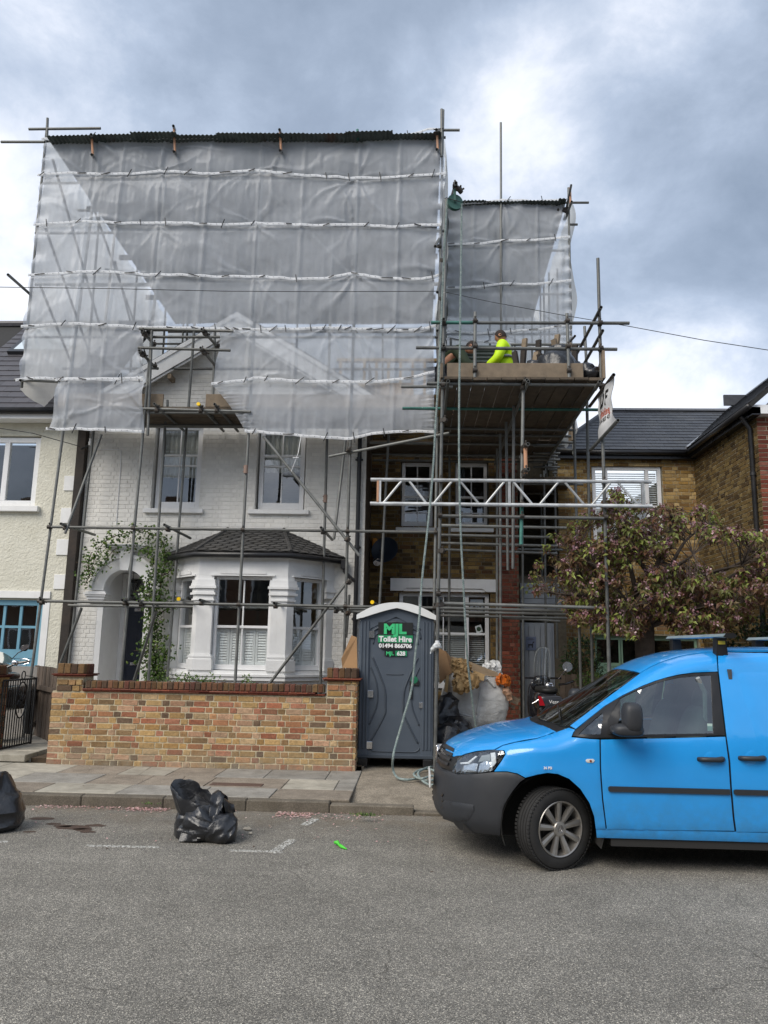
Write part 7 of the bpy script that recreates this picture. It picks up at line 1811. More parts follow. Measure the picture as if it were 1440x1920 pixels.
# ================================================================== portable toilet
lo_ = empty('portable_toilet', (-.28, 11.5, .25), 'dark grey portable toilet with white arched roof and green hire sign behind the wall pier', 'toilet')
M_LOO = pm('grey_loo_plastic', hexc('4a535e'), .5, var=.06, vscale=3, bump=.08, bscale=90, dirt=.12, dcol=(.16,.17,.17), dscale=3)
M_LOOD = pm('dark_loo_plastic', hexc('3a424c'), .5, var=.06, dirt=.1, dcol=(.16,.17,.17))
lx0, lx1, ly0, ly1, lz0, lz1 = -.80, .255, 11.0, 12.1, .25, 2.17
lcx = (lx0+lx1)/2
k = MB()
k.box(lx0, lx0+.16, ly0, ly0+.08, lz0, lz1, bev=.015); k.box(lx1-.18, lx1, ly0, ly0+.08, lz0, lz1, bev=.015)
k.box(lx0, lx0+.05, ly0+.081, ly1, lz0, lz1); k.box(lx1-.05, lx1, ly0+.081, ly1, lz0, lz1); k.box(lx0+.051, lx1-.051, ly1-.05, ly1, lz0, lz1)
k.prism([(lx0+.0, ly0+.005, 2.0),(lx0+.155, ly0+.005, 2.0),(lx0+.17, ly0+.005, 2.02),(lcx-.012,ly0+.005,2.185),(lx1-.19,ly0+.005,2.02),(lx1-.175,ly0+.005,2.0),(lx1,ly0+.005,2.0),(lx1,ly0+.005,2.2),(lcx,ly0+.005,2.33),(lx0,ly0+.005,2.2)], (0,.012,0))
k.prism([(lx0+.0, ly0+.02, lz1+.001), (lx1, ly0+.02, lz1+.001), (lx1, ly0+.02, lz1+.02), (lcx, ly0+.02, lz1+.16), (lx0, ly0+.02, lz1+.02)], (0,1.0,0))
k.prism([(lx0+.02,ly0+.055,lz0+.05),(lx1-.02,ly0+.055,lz0+.05),(lx1-.02,ly0+.055,lz1+.02),(lcx,ly0+.055,lz1+.17),(lx0+.02,ly0+.055,lz1+.02)], (0,.02,0))
k.build('body', M_LOO, lo_, auto=40)
for i, x in enumerate((lx0+.035, lx0+.085, lx0+.13, lx1-.14, lx1-.095, lx1-.045)): MB().box(x-.012, x+.012, ly0-.014, ly0+.002, lz0+.12, lz1-.05, bev=.006).build('rib', M_LOO, lo_)
k = MB(); k.box(lx0+.161, lx1-.181, ly0+.015, ly0+.05, lz0+.02, 1.99); 
arcp = [(lx0+.161,1.991)]+[(lx0+.161+.715*t, 1.991+.17*math.sin(math.pi*t)**.8) for t in [i/12 for i in range(13)]][1:-1]+[(lx1-.181,1.991)]
k.prism([(x,ly0+.015,z) for x, z in arcp], (0,.035,0)); dr_ = k.build('door', M_LOO, lo_, auto=40)
def relief(pts, r=.012, mat=M_LOOD, name='moulding'): MB().path(spline([Vector(p) for p in pts], .03), r, 8).build(name, mat, dr_, smooth=True)
yy = ly0+.012
relief([(lx0+.165,yy,1.88),(lx0+.19,yy,1.97),(lx0+.30,yy,2.04),(lcx,yy,2.115),(lx1-.32,yy,2.04),(lx1-.21,yy,1.97),(lx1-.185,yy,1.88)], .016)
relief([(lx0+.20,yy,1.80),(lx0+.23,yy,1.92),(lx0+.33,yy,1.98),(lcx,yy,2.03),(lx1-.35,yy,1.98),(lx1-.25,yy,1.92),(lx1-.22,yy,1.80)], .009)
for sg in (-1, 1):
    c_ = lcx-.015
    relief([(c_+sg*.32,yy,1.62),(c_+sg*.20,yy,1.35),(c_+sg*.135,yy,1.16),(c_+sg*.125,yy,.95),(c_+sg*.14,yy,.82),(c_+sg*.33,yy,.46)], .012)
    relief([(c_+sg*.34,yy,1.48),(c_+sg*.26,yy,1.28),(c_+sg*.235,yy,1.08),(c_+sg*.255,yy,.92),(c_+sg*.345,yy,.70)], .010)
relief([(c_-.12,yy,1.385),(c_,yy,1.38),(c_+.12,yy,1.385)], .006)
relief([(lx0+.175,yy,.40),(lx0+.22,yy,.345),(lcx,yy,.34),(lx1-.24,yy,.345),(lx1-.19,yy,.40)], .009)
for z in (1.93, 1.11, .42): MB().box(lx0+.135, lx0+.215, ly0-.012, ly0+.012, z-.05, z+.05, bev=.004).build('hinge', M_CHROME, lo_)
MB().box(lx1-.20, lx1-.13, ly0-.012, ly0+.012, .93, 1.01, bev=.004).build('latch', M_CHROME, lo_)
k = MB(); k.box(lx1-.335, lx1-.20, ly0-.006, ly0+.014, 1.235, 1.30, bev=.004); k.build('lock', M_BLACKPIPE, lo_); k = MB(); k.tube((lx1-.27,ly0-.008,1.315),(lx1-.27,ly0+.01,1.315), .05, 16); k.build('lock_dial', pm('green_dial', hexc('1f6a4c'), .4), lo_)
MB().box(lx1-.335, lx1-.29, ly0-.006, ly0+.014, 1.05, 1.22, bev=.004).build('handle', M_BLACKPIPE, lo_)
k = MB()
for x in (lx0+.02, lx1-.14): k.box(x, x+.13, ly0-.02, ly1, .13, .249, bev=.01)
k.build('skid', M_IRON, lo_); MB().box(lx0-.01, lx1+.01, ly0-.01, ly1, .25, .30, bev=.008).build('base', M_LOOD, lo_)
k = MB()
for i in range(9):
    z = .4+i*.215; k.tube((lx1-.012,ly0-.004,z),(lx1-.012,ly0+.004,z), .006, 6); k.tube((lx0+.012,ly0-.004,z),(lx0+.012,ly0+.004,z), .006, 6)
k.build('rivets', M_CHROME, lo_)['kind'] = 'stuff'
# roof
def rprof(x): t = (x-lcx)/((lx1-lx0)/2+.04); return 2.20+.185*(1-abs(t)**2.1)
k = MB(); xs_ = [lx0-.04+(lx1-lx0+.08)*i/24 for i in range(25)]
top = [(x, rprof(x)) for x in xs_]; und = [(x, min(rprof(x)-.06, 2.155+.15*(1-abs((x-lcx)/.5)**1.2) if abs(x-lcx) < .5 else 2.155)) for x in xs_]
vs = [];
for yv in (ly0-.06, ly1+.05):
    vs += [(x, yv, z) for x, z in top] + [(x, yv, z) for x, z in und]
n = 25; fs = []
for i in range(n-1):
    fs += [(i, i+1, 2*n+i+1, 2*n+i), (n+i+1, n+i, 3*n+i, 3*n+i+1), (i+1, i, n+i, n+i+1), (2*n+i, 2*n+i+1, 3*n+i+1, 3*n+i)]
fs += [(0, 2*n, 3*n, n), (n-1, 2*n-1, 4*n-1, 3*n-1)]
k.add(vs, fs); k.build('roof', pm('white_translucent_roof', (.74,.75,.74), .45, var=.03, dirt=.1, dcol=(.5,.5,.48)), lo_, auto=50)
# signs
sx0, sx1 = P(709,1190,ly0).x, P(774,1190,ly0).x; szt, szm0, szm1, szb = P(740,1167,ly0).z, P(740,1191,ly0).z, P(740,1205,ly0).z, P(740,1218,ly0).z
ys = ly0-.004; M_SB = pm('sign_black', (.012,.014,.014), .45); M_SG = pm('sign_green', hexc('1f8a5a'), .45); M_SGL = pm('sign_letter_green', hexc('3fc07c'), .45)
sgn_ = MB().prism([(sx0,ys,szt),(sx1,ys,szt),(sx1,ys,szm1),(sx1-.05,ys,szb),(sx0+.05,ys,szb),(sx0,ys,szm1)], (0,.006,0)).build('sign', M_SB, lo_)
MB().box(sx0, sx1, ys-.003, ys-.0005, szm1, szm0).build('sign_band', M_SG, sgn_)
def lab(txt, size, mat, x, z, bold, par=sgn_, xs=1.0): return text_mesh(txt, size, mat, 'lettering', par, (x, ys-.006, z), (1,0,0), (0,0,1), ext=.001, bold=bold, xs=xs)
scx = (sx0+sx1)/2
lab('MJL', .185, M_SGL, scx-.01, (szt+szm0)/2-.01, .010, xs=1.12); lab('Toilet Hire', .105, M_WHITE, scx, (szm0+szm1)/2-.006, .004, xs=.98); lab('01494 866706', .076, M_WHITE, scx, (szm1+szb)/2+.002, .0035, xs=1.05)
bx0, bx1 = P(721,1224,ly0).x, P(763,1224,ly0).x; bz0, bz1 = P(740,1230,ly0).z, P(740,1220,ly0).z; bm_ = bx0+(bx1-bx0)*.48
ts_ = MB().box(bx0, bm_, ys, ys+.006, bz0, bz1).build('number_sign', M_SB, lo_); MB().box(bm_, bx1, ys, ys+.006, bz0, bz1).build('sign_band', M_SG, ts_)
lab('MJL', .072, M_SGL, (bx0+bm_)/2, (bz0+bz1)/2-.004, .002, ts_); lab('628', .078, M_WHITE, (bm_+bx1)/2, (bz0+bz1)/2-.004, .003, ts_)
# ================================================================== bin bags
def bag_mat(name='black_bin_bag', col=(.012,.013,.016), rough=.33):
    t = NT(name); t.set(col=col, rough=rough, spec=.6)
    t.b.inputs['Coat Weight'].default_value = .25; t.b.inputs['Coat Roughness'].default_value = .2
    b = t.bump(t.voronoi(7, 'DISTANCE_TO_EDGE'), .35, .03); t.bump(t.noise(18, 4, .6, dist=1.5), .5, .012, b); MATS[name] = t.m; return t.m
M_BAG = bag_mat()
def fold(p, s=1.0, seed=0):
    """sharp-edged creases: folded noise at three sizes"""
    q = Vector((p.x, p.y, p.z)); o = Vector((seed*3.1, seed*1.7, seed*.9)); d = 0
    for f, a in ((3.2, .5), (6.5, .32), (14, .16)):
        w = Vector((mnoise.noise(q*f*.6+o), mnoise.noise(q*f*.6+o+Vector((5,1,2))), mnoise.noise(q*f*.6+o+Vector((1,7,3)))))
        d += a*(1-2.6*abs(mnoise.noise(q*f+w*1.1+o)))
    return d*s
def blob(mb, path, radii, crumple=.06, seed=1, nu=40, nv=30, zmin=0.0, squash=1.0, mi=0):
    """closed crumpled bag around a bent spine; radii: (x,y) pairs; nothing goes below zmin"""
    pts = [Vector(p) for p in path]; n = len(pts)-1; vs = []
    for j in range(nv+1):
        t = j/nv*n; i = min(int(t), n-1); f = t-i; f2 = f*f*(3-2*f); c = pts[i].lerp(pts[i+1], f); rx = radii[i][0]*(1-f2)+radii[i+1][0]*f2; ry = radii[i][1]*(1-f2)+radii[i+1][1]*f2
        d = (pts[i+1]-pts[i]).normalized(); ax = Vector((1,0,0))-d*d.x; ax = ax.normalized() if ax.length > .2 else Vector((0,1,0)); ay = d.cross(ax).normalized()
        for k in range(nu):
            a = 2*math.pi*k/nu; u = ax*math.cos(a)*rx+ay*math.sin(a)*ry; p = c+u; dn = u.normalized() if u.length > 1e-5 else d
            p = p + dn*fold(p, crumple, seed)*min(1, (rx+ry)*6); p.z = max(p.z, zmin+.002+.01*mnoise.noise(p*9)**2); vs.append(p)
    fs = [(j*nu+k, j*nu+(k+1) % nu, (j+1)*nu+(k+1) % nu, (j+1)*nu+k) for j in range(nv) for k in range(nu)]
    fs += [tuple(range(nu))[::-1], tuple(range(nv*nu, (nv+1)*nu))]; mb.add(vs, fs, mi); return mb
# standing open bag on the road
Yb = 7.42
def B_(x, y, dy=0): return P(x, y, Yb+dy)
k = MB()
blob(k, [B_(385,1577)+Vector((0,0,-.02)), B_(382,1560), B_(386,1540), B_(394,1524), B_(406,1512)], [(.16,.13),(.225,.19),(.225,.19),(.17,.16),(.02,.02)], .085, 3)
blob(k, [B_(441,1577,-.1)+Vector((0,0,-.02)), B_(424,1567,-.12), B_(408,1548,-.12), B_(400,1534,-.1)], [(.01,.02),(.12,.10),(.14,.11),(.06,.05)], .05, 8)
blob(k, [B_(350,1568,-.05), B_(352,1550,-.04), B_(354,1538,-.02), B_(358,1528,.0)], [(.04,.04),(.075,.07),(.08,.09),(.05,.05)], .045, 5)
blob(k, [B_(440,1515,.02), B_(422,1520,.0), B_(400,1520,0)], [(.03,.03),(.10,.12),(.15,.15)], .05, 6)
bg1 = k.build('bin_bag', M_BAG, None, smooth=True, auto=None); bg1.data.set_sharp_from_angle(angle=rad(38))
tag(bg1, 'crumpled black bin bag standing on the road with its neck gaping open', 'bin bag')
# open neck: rolled lip around a leaning oval mouth
cA, cB = B_(329,1470,.05), B_(401,1508,-.05); mc = (cA+cB)/2; ua = (cB-cA)/2; ub = Vector((.03,.085,.05)); mc += Vector((0,-.05,.0))
k = MB(); nu_, nv_ = 48, 14; vs = []
for j in range(nv_+1):
    t = j/nv_
    for i in range(nu_):
        a = 2*math.pi*i/nu_
        if t < .35: f = t/.35; rad_ = .80+.20*math.sin(f*1.57); off = Vector((.05,0,-.20))*(1-f); 
        elif t < .5: f = (t-.35)/.15; rad_ = 1.0-.10*f; off = Vector((0,0,.014*math.sin(f*math.pi)))
        else: f = (t-.5)/.5; rad_ = .90-.45*f; off = Vector((.06,.02,-.30))*f
        p = mc+ua*(math.cos(a)*rad_)+ub*(math.sin(a)*rad_)+off; p += (p-mc).normalized()*fold(p, .040, 9)+Vector((0,0,fold(p*1.6, .028, 4))); vs.append(p)
k.add(vs, [(j*nu_+i, j*nu_+(i+1) % nu_, (j+1)*nu_+(i+1) % nu_, (j+1)*nu_+i) for j in range(nv_) for i in range(nu_)]+[tuple(range(nv_*nu_, (nv_+1)*nu_))])
nk = k.build('bag_neck', M_BAG, bg1, smooth=True); nk.data.set_sharp_from_angle(angle=rad(40))

k = MB(); Yb = 7.50
blob(k, [B_(-14,1562)+Vector((0,0,-.03)), B_(-14,1545), B_(-12,1515), B_(-20,1480), B_(-32,1462)], [(.17,.16),(.24,.2),(.24,.2),(.19,.17),(.10,.1)], .065, 21)
blob(k, [B_(26,1512,.1), B_(31,1500,.1), B_(36,1483,.1)], [(.04,.05),(.045,.05),(.01,.015)], .02, 23, 20, 10)
bg2 = k.build('bin_bag', M_BAG, None, smooth=True); bg2.data.set_sharp_from_angle(angle=rad(38)); tag(bg2, 'full black bin bag on the road cut off by the left edge of the photo', 'bin bag')
# bags by the toilet and around the rubble
def bag(px, py, Y, w, h, label, seed, z=.14, d=None, lumps=2):
    p = P(px, py, Y); k = MB(); d = d or w
    blob(k, [(p.x,Y,z-.01),(p.x+.02,Y,z+h*.25),(p.x-.02,Y,z+h*.6),(p.x+.03,Y,z+h*.88),(p.x+.05,Y,z+h)], [(w*.42,d*.42),(w*.5,d*.5),(w*.46,d*.46),(w*.25,d*.25),(w*.05,d*.05)], .07, seed, zmin=z)
    o = k.build('bin_bag', M_BAG, None, smooth=True); o.data.set_sharp_from_angle(angle=rad(38)); return tag(o, label, 'bin bag')
bag(842,1395,11.65,.42,.55,'lower black bin bag between the tall pole and the van bonnet',31); bag(858,1360,12.0,.55,.62,'wide black bin bag heaped against the white rubble sack',32)
bag(838,1330,12.25,.42,.95,'tall dark bin bag wedged under the cardboard beside the toilet',33); bag(985,1335,14.0,.5,.42,'small black bin bag on the ground beside the grey door',34); bag(965,1345,13.2,.45,.35,'black bin bag at the foot of the red brick corner',35)
bag(1003,675,11.5,.46,.58,'pale edged black bin bag on the platform behind the hi-vis worker',36,z=5.62); bag(1048,668,11.35,.60,.78,'largest black bin bag on the platform between the two guard posts',37,z=5.62); bag(1097,690,11.1,.34,.36,'sagging black bin bag at the right end of the platform',38,z=5.62,d=.7)
# ================================================================== rubble sack and its load
rs_ = empty('rubble_sack', (.95, 12.4, .3), 'bulging white woven bulk sack of rubble with loops beside the black bin bags', 'sack')
def weave():
    t = NT('woven_sack'); nz = t.noise(5, 5); c = t.mix(t.maprange(nz, .3, .7, 0, 1), (.50,.50,.48), (.66,.66,.64)); c = t.mix(t.math('MULTIPLY', t.maprange(t.noise(3, 6, .7), .52, .7, 0, 1), .35, clamp=True), c, (.28,.25,.21))
    t.set(col=c, rough=.6); b = t.bump(t.noise(7, 5, .6, dist=1.2, stretch=(1,1,1.6)), .6, .03); t.bump(t.noise(220, 2), .2, .002, b); return t.m
M_SACK = weave(); SY = 12.45
sc_ = P(893,1320,SY); k = MB(); nu_, nv_ = 56, 34; vs = []
prof = [(.10,-.48),(.26,-.46),(.40,-.40),(.485,-.26),(.52,-.08),(.51,.10),(.47,.24),(.44,.34),(.43,.42)]
for j in range(nv_+1):
    t = j/nv_*(len(prof)-1); i = min(int(t), len(prof)-2); f = t-i; f = f*f*(3-2*f); r_ = prof[i][0]*(1-f)+prof[i+1][0]*f; h_ = prof[i][1]*(1-f)+prof[i+1][1]*f
    for q in range(nu_):
        a = 2*math.pi*q/nu_; sq = (abs(math.cos(a))**3.2+abs(math.sin(a))**3.2)**(-1/3.2)
        p = Vector((sc_.x+r_*sq*math.cos(a)*.98+.05*h_, SY+.35+r_*sq*math.sin(a)*.9, sc_.z+h_-.12*math.cos(a)*(j/nv_)*0+(.10 if math.cos(a) < 0 else 0)*(j/nv_)*-math.cos(a)))
        p += Vector((math.cos(a), math.sin(a), 0))*(fold(p*.8, .045, 41)+.02*math.sin(q*1.3+j*.3)*(j/nv_)); vs.append(p)
k.add(vs, [(j*nu_+q, j*nu_+(q+1) % nu_, (j+1)*nu_+(q+1) % nu_, (j+1)*nu_+q) for j in range(nv_) for q in range(nu_)]+[tuple(range(nu_))[::-1]]); k.build('cloth', M_SACK, rs_, smooth=True)
for pts in ([(914,1272),(903,1284),(898,1310),(893,1340)],[(914,1272),(920,1281),(926,1288),(930,1287)],[(862,1338),(878,1342),(893,1345)]): MB().path(spline([P(x, y, SY-.19+.12*(y < 1290)) for x, y in pts], .05), [.012]*len(spline([P(x, y, SY-.19) for x, y in pts], .05)) if False else .013, 6).build('strap', pm('sack_strap', (.42,.43,.43), .7), rs_, smooth=True)
MB().lathe([(0,.0),(.40,.0),(.40,.02)], (sc_.x,SY+.35,sc_.z+.30), n=24).build('rubble_fill', M_SOIL, rs_)
# heap the sack stands on
def heap(name, label, cx, cy, rx, ry, h, mat, n, seed, z=.14, smin=.03, smax=.10):
    rng = random.Random(seed); k = MB(); k.grid(lambda a, b: (cx+rx*(2*a-1), cy+ry*(2*b-1), z-.01+h*max(0, 1-((2*a-1)**2+(2*b-1)**2))**.7*(.8+.4*mnoise.noise(Vector((a*6,b*6,seed))))), 20, 16)
    for i in range(n):
        a, b = rng.uniform(-.95,.95), rng.uniform(-.95,.95)
        if a*a+b*b > 1: continue
        s = rng.uniform(smin, smax); q = Vector((rng.uniform(-1,1), rng.uniform(-1,1), rng.uniform(-1,1))).normalized(); r2 = q.orthogonal().normalized()
        k.obox(Vector((cx+rx*a, cy+ry*b, z+h*max(0,1-a*a-b*b)**.7*.95+s*.2)), q, r2, q.cross(r2), s*1.6, s, s*.7, r=rng.random())
    o = k.build(name, mat); return tag(o, label, 'rubble', kind='stuff')
M_RUB = brick_mat('broken_rubble', [hexc(c) for c in ('8d8472','a09684','7a6e5c','b3aa98','6d5a48','94684e','c2bba9')], var=.3)
heap('rubble', 'heap of broken plaster and brick on the drive under the white sack', .95, 12.5, 1.15, 1.0, .34, M_RUB, 420, 5)
def slab(name, label, pts, ext, mat, cat, kindr=.3): o = MB().prism(pts, ext, r=kindr).build(name, mat); return tag(o, label, cat)
S_ = lambda x, y, Y=12.55: P(x, y, Y)
slab('cardboard', 'folded cardboard sheet propped between the tall pole and the window', [S_(822,1215,12.6),S_(836,1222,12.6),S_(850,1240,12.7),S_(846,1262,12.5),S_(824,1282,12.4)], (.01,.02,0), M_CARD, 'cardboard')
slab('cardboard', 'long brown board lying slantwise across the top of the white sack', [S_(846,1232,12.9),S_(876,1240,12.7),S_(932,1262,12.6),S_(938,1270,12.5),S_(905,1266,12.45),S_(862,1248,12.5)], (0,.02,.012), pm('hardboard', hexc('8d7a62'), .8, var=.15), 'board')
slab('cardboard', 'bent sheet of brown cardboard standing between the white house pipe and the grey toilet', [P(642,1252,12.4),P(640,1235,12.4),P(659,1191,12.5),P(669,1195,12.5),P(670,1254,12.4)], (0,.02,0), M_CARD, 'cardboard')
def ruffle(name, label, path, radii, mat, cr, seed, cat):
    k = MB(); blob(k, path, radii, cr, seed, 44, 32, zmin=-9); rg = .030 if mat is M_INS else .012
    k.v = [tuple(Vector(v)+Vector((mnoise.noise(Vector(v)*22), mnoise.noise(Vector(v)*22+Vector((9,0,0))), mnoise.noise(Vector(v)*17+Vector((0,7,0)))))*rg*2) for v in k.v]; o = k.build(name, mat, None, smooth=True); o.data.set_sharp_from_angle(angle=rad(35)); return tag(o, label, cat)
M_INS = pm('yellow_insulation', hexc('b8996c'), .95, var=.25, vscale=18, bump=1.0, bscale=50, dirt=.4, dcol=(.2,.14,.08))
ruffle('insulation', 'clump of yellow brown insulation spilling over the left rim of the sack', [S_(848,1245,12.3),S_(862,1252,12.2),S_(874,1262,12.15)], [(.07,.08),(.12,.1),(.10,.08)], M_INS, .06, 51, 'insulation')
ruffle('insulation', 'larger torn slab of yellow brown insulation hanging down the front of the sack', [S_(853,1290,12.1),S_(866,1283,12.05),S_(885,1275,12.05),S_(893,1270,12.1)], [(.05,.05),(.12,.09),(.11,.09),(.05,.05)], M_INS, .05, 52, 'insulation')
ruffle('plastic_bag', 'crumpled orange plastic bag on the right rim of the white sack', [S_(932,1276,12.4),S_(943,1275,12.35),S_(955,1280,12.4)], [(.04,.05),(.08,.08),(.05,.05)], pm('orange_plastic_bag', hexc('c0641e'), .35), .045, 53, 'plastic bag')
ruffle('plastic_bag', 'pale pink paper bag drooping below the orange bag', [S_(948,1288,12.4),S_(953,1300,12.4),S_(956,1312,12.4)], [(.05,.05),(.06,.06),(.03,.03)], pm('pale_bag', hexc('c49a7c'), .6), .03, 54, 'bag')
ruffle('plastic_sheet', 'white plastic sheet bundled behind the sack under the window', [S_(905,1262,13.0),S_(922,1255,13.0),S_(938,1252,13.0)], [(.06,.08),(.14,.12),(.12,.1)], pm('white_plastic', (.62,.63,.63), .35), .05, 55, 'plastic sheet')
for i, (a, b, w_) in enumerate((((893,1262),(903,1266),.05),((892,1268),(902,1272),.05),((836,1295),(839,1268),.04))): MB().obox((S_(*a,12.35)+S_(*b,12.35))/2, (S_(*b,12.35)-S_(*a,12.35)).normalized(), Vector((0,1,0)), (S_(*b,12.35)-S_(*a,12.35)).normalized().cross(Vector((0,1,0))), .16 if i < 2 else .25, .3, w_, r=.5).build('timber_offcut', M_TIMBER)
for i, o in enumerate([o for o in C.objects if o.name.startswith('timber_offcut')]): tag(o, ['upper sawn timber end sticking out above the sack rim','lower sawn timber end sticking out above the sack rim','pale upright timber offcut left of the white sack'][i], 'timber')
for i, (x0, y0, x1, y1) in enumerate(((950,1310,968,1318),(948,1318,962,1326),(955,1304,970,1312))):
    a, b = S_(x0,y0,12.7), S_(x1,y1,12.7); o = MB().obox((a+b)/2, (b-a).normalized(), Vector((0,1,0)), (b-a).normalized().cross(Vector((0,1,0))), (b-a).length+.05, .1, .05, r=.3*i+.1).build('timber_offcut', M_WOODOLD); tag(o, ['grey timber scrap right of the sack, middle one','lowest grey timber scrap right of the sack','topmost grey timber scrap right of the sack'][i], 'timber')
# printed cement bag
k = MB(); blob(k, [P(835,1452,11.2)+Vector((0,0,-.02)), P(835,1430,11.2), P(835,1410,11.2), P(836,1396,11.2)], [(.14,.10),(.16,.12),(.15,.11),(.10,.03)], .025, 61, zmin=.12); cbg = k.build('cement_bag', pm('white_paper_bag', (.70,.70,.71), .5, var=.06), None, smooth=True); tag(cbg, 'white printed cement bag between the tall pole and the van nose', 'bag')
for (z_, h_, m_) in ((1412,.035,pm('navy_print', hexc('20264a'), .5)),(1420,.012,pm('red_print', hexc('b84038'), .5)),(1426,.008,MATS['navy_print'])):
    p = P(834,z_,11.07); MB().grid(lambda a, b: (p.x-.12+.24*a, p.y-.008-.02*math.sin(math.pi*a), p.z+h_*b+.02*math.sin(a*3)), 10, 1).build('print_stripe', m_, cbg)
# plastic film tied round the tall pole
ruffle('plastic_film', 'clear white plastic film tied around the tall pole above the rubbish', [P(808,1224,10.7),P(812,1216,10.68),P(820,1209,10.68),P(828,1214,10.7)], [(.006,.01),(.03,.015),(.03,.035),(.012,.015)], pm('white_film', (.60,.62,.62), .3), .03, 57, 'plastic film')
MB().tube(P(820,1209,10.75), P(820,1201,10.75), .03, 12).build('tape', M_WHITE, s2)
# small things on the road
k = MB(); a = G(626,1586); b = G(650,1594); k.path([a+Vector((0,0,.03)), a+Vector((.03,0,.03)), a+Vector((.05,-.02,.015)), lerp(a,b,.6)+Vector((0,0,.015)), b+Vector((0,0,.008))], [.010,.020,.012,.016,.005], 7); tag(k.build('glove', pm('bright_green', hexc('4fc63a'), .5), None, smooth=True), 'scrap of bright green rubber lying on the road', 'scrap')
for i, (x, y, s) in enumerate(((466,1557,.028),(460,1556,.022),(470,1564,.018))): o = MB().lathe([(0,0),(s,.005),(s*1.1,s*.5),(s*.6,s)], G(x, y), n=9).build('pebble', pm('pale_stone', hexc('b5ac9c'), .9)); tag(o, 'small pale pebbles lying on the road right of the standing bin bag', 'pebble', 'pebbles beside the bin bag')
rng = random.Random(77); k = MB()
def petals(n, x0, x1, y0, y1, pw):
    for i in range(n):
        x = x0+(x1-x0)*rng.random(); y = y1-(y1-y0)*abs(rng.gauss(0, pw)); 
        if y < y0-.3: continue
        s = rng.uniform(.006,.014); a = rng.uniform(0,6.3); c = Vector((x, y, rng.uniform(.004,.014))); u = Vector((math.cos(a),math.sin(a),rng.uniform(-.3,.3)))*s; v = Vector((-math.sin(a),math.cos(a),rng.uniform(-.3,.3)))*s*.7
        k.add([c-u,c-v,c+u,c+v], [(0,1,2,3)], r=rng.random() or .01)
gx = lambda px: G(px,1530).x
petals(500, gx(215), gx(300), 8.40, 8.59, .4); petals(260, gx(30), gx(215), 8.45, 8.59, .5); petals(420, gx(515), gx(585), 8.30, 8.57, .5); petals(120, gx(585), gx(720), 8.3, 8.58, .5); petals(160, gx(-40), gx(800), 7.5, 8.6, .9)
t = NT('petals'); t.set(col=t.ramp(t.rnd(), [(0, hexc('b98a86')),(.5, hexc('d8b0ae')),(.8, hexc('8a6a52')),(1, hexc('e6cfc8'))]), rough=.8); M_PET = t.m
tag(k.build('fallen_petals', M_PET), 'fallen pink blossom gathered in the gutter', 'petals', kind='stuff')
k = MB()
for i in range(90):   # dark scraps and litter on the road and paving
    x, y = rng.uniform(-4.3, .2), rng.choice([rng.uniform(7.9,8.5), rng.uniform(8.8,10.5), rng.uniform(6,8.5)]); z = .122 if y > 8.7 else .002; s = rng.uniform(.006,.02); a = rng.uniform(0,6.3); c = Vector((x,y,z+.004)); u = Vector((math.cos(a),math.sin(a),.1))*s; v = Vector((-math.sin(a),math.cos(a),-.1))*s*.5; k.add([c-u,c-v,c+u,c+v], [(0,1,2,3)], mi=0 if rng.random() < .55 else 1)
tag(k.build('litter', [pm('dead_leaf', hexc('4a3226'), .9), pm('pale_scrap', hexc('c9c5bb'), .8)]), 'tiny dead leaves and pale scraps scattered over road and paving', 'litter', kind='stuff')
# stain on the asphalt
k = MB(); 
for (px, py, s) in ((138,1552,.09),(118,1549,.05),(155,1556,.05),(165,1560,.04),(78,1535,.06),(100,1545,.04),(180,1548,.05),(55,1560,.03)):
    c = G(px, py); pts = [(c.x+s*(1.7+.6*rng.random())*math.cos(a), c.y+s*(.7+.5*rng.random())*math.sin(a), .0025) for a in [i*2*math.pi/14 for i in range(14)]]; k.add(pts, [tuple(range(14))])
stn = k.build('stain', pm('oil_stain', hexc('4a3a30'), .85, var=.4, vscale=40), road); stn['kind'] = 'stuff'
# ================================================================== gate, fence, motorcycle at the left edge
gt = empty('iron_gate', (-5.9, 11.3, .2), 'black wrought iron garden gate with oval scroll panel at the left edge', 'gate')
g0, g1 = G(-6,1405,.235), G(57,1392,.235); gd_ = (g1-g0).normalized(); gl = (g1-g0).length; ght = P(60,1272,g1.y).z-.235
M_ = lambda u, z: g0+gd_*u+Vector((0,0,z))
k = MB(); k.tube(M_(0,0), M_(gl,0), .013, 6); k.tube(M_(0,ght), M_(gl,ght), .014, 6); k.tube(M_(0,0), M_(0,ght), .016, 6); k.tube(M_(gl,-.03), M_(gl,ght+.02), .018, 6); k.build('gate_frame', M_IRON, gt)
oc, orx, orz = gl*.58, .135, .26; oz = ght-.30; nb = 14
for i in range(1, nb):
    u = gl*i/nb; e = abs(u-oc)/orx
    if e < 1:
        h_ = orz*math.sqrt(1-e*e); MB().tube(M_(u,0), M_(u,oz-h_), .0085, 5).build('bar', M_IRON, gt)
        if oz+h_ < ght-.02: MB().tube(M_(u,oz+h_), M_(u,ght), .0085, 5).build('bar', M_IRON, gt)
    else: MB().tube(M_(u,0), M_(u,ght), .0085, 5).build('bar', M_IRON, gt)
k = MB(); k.path([M_(oc+orx*math.cos(a), oz+orz*math.sin(a)) for a in [i*2*math.pi/28 for i in range(29)]], .011, 6)
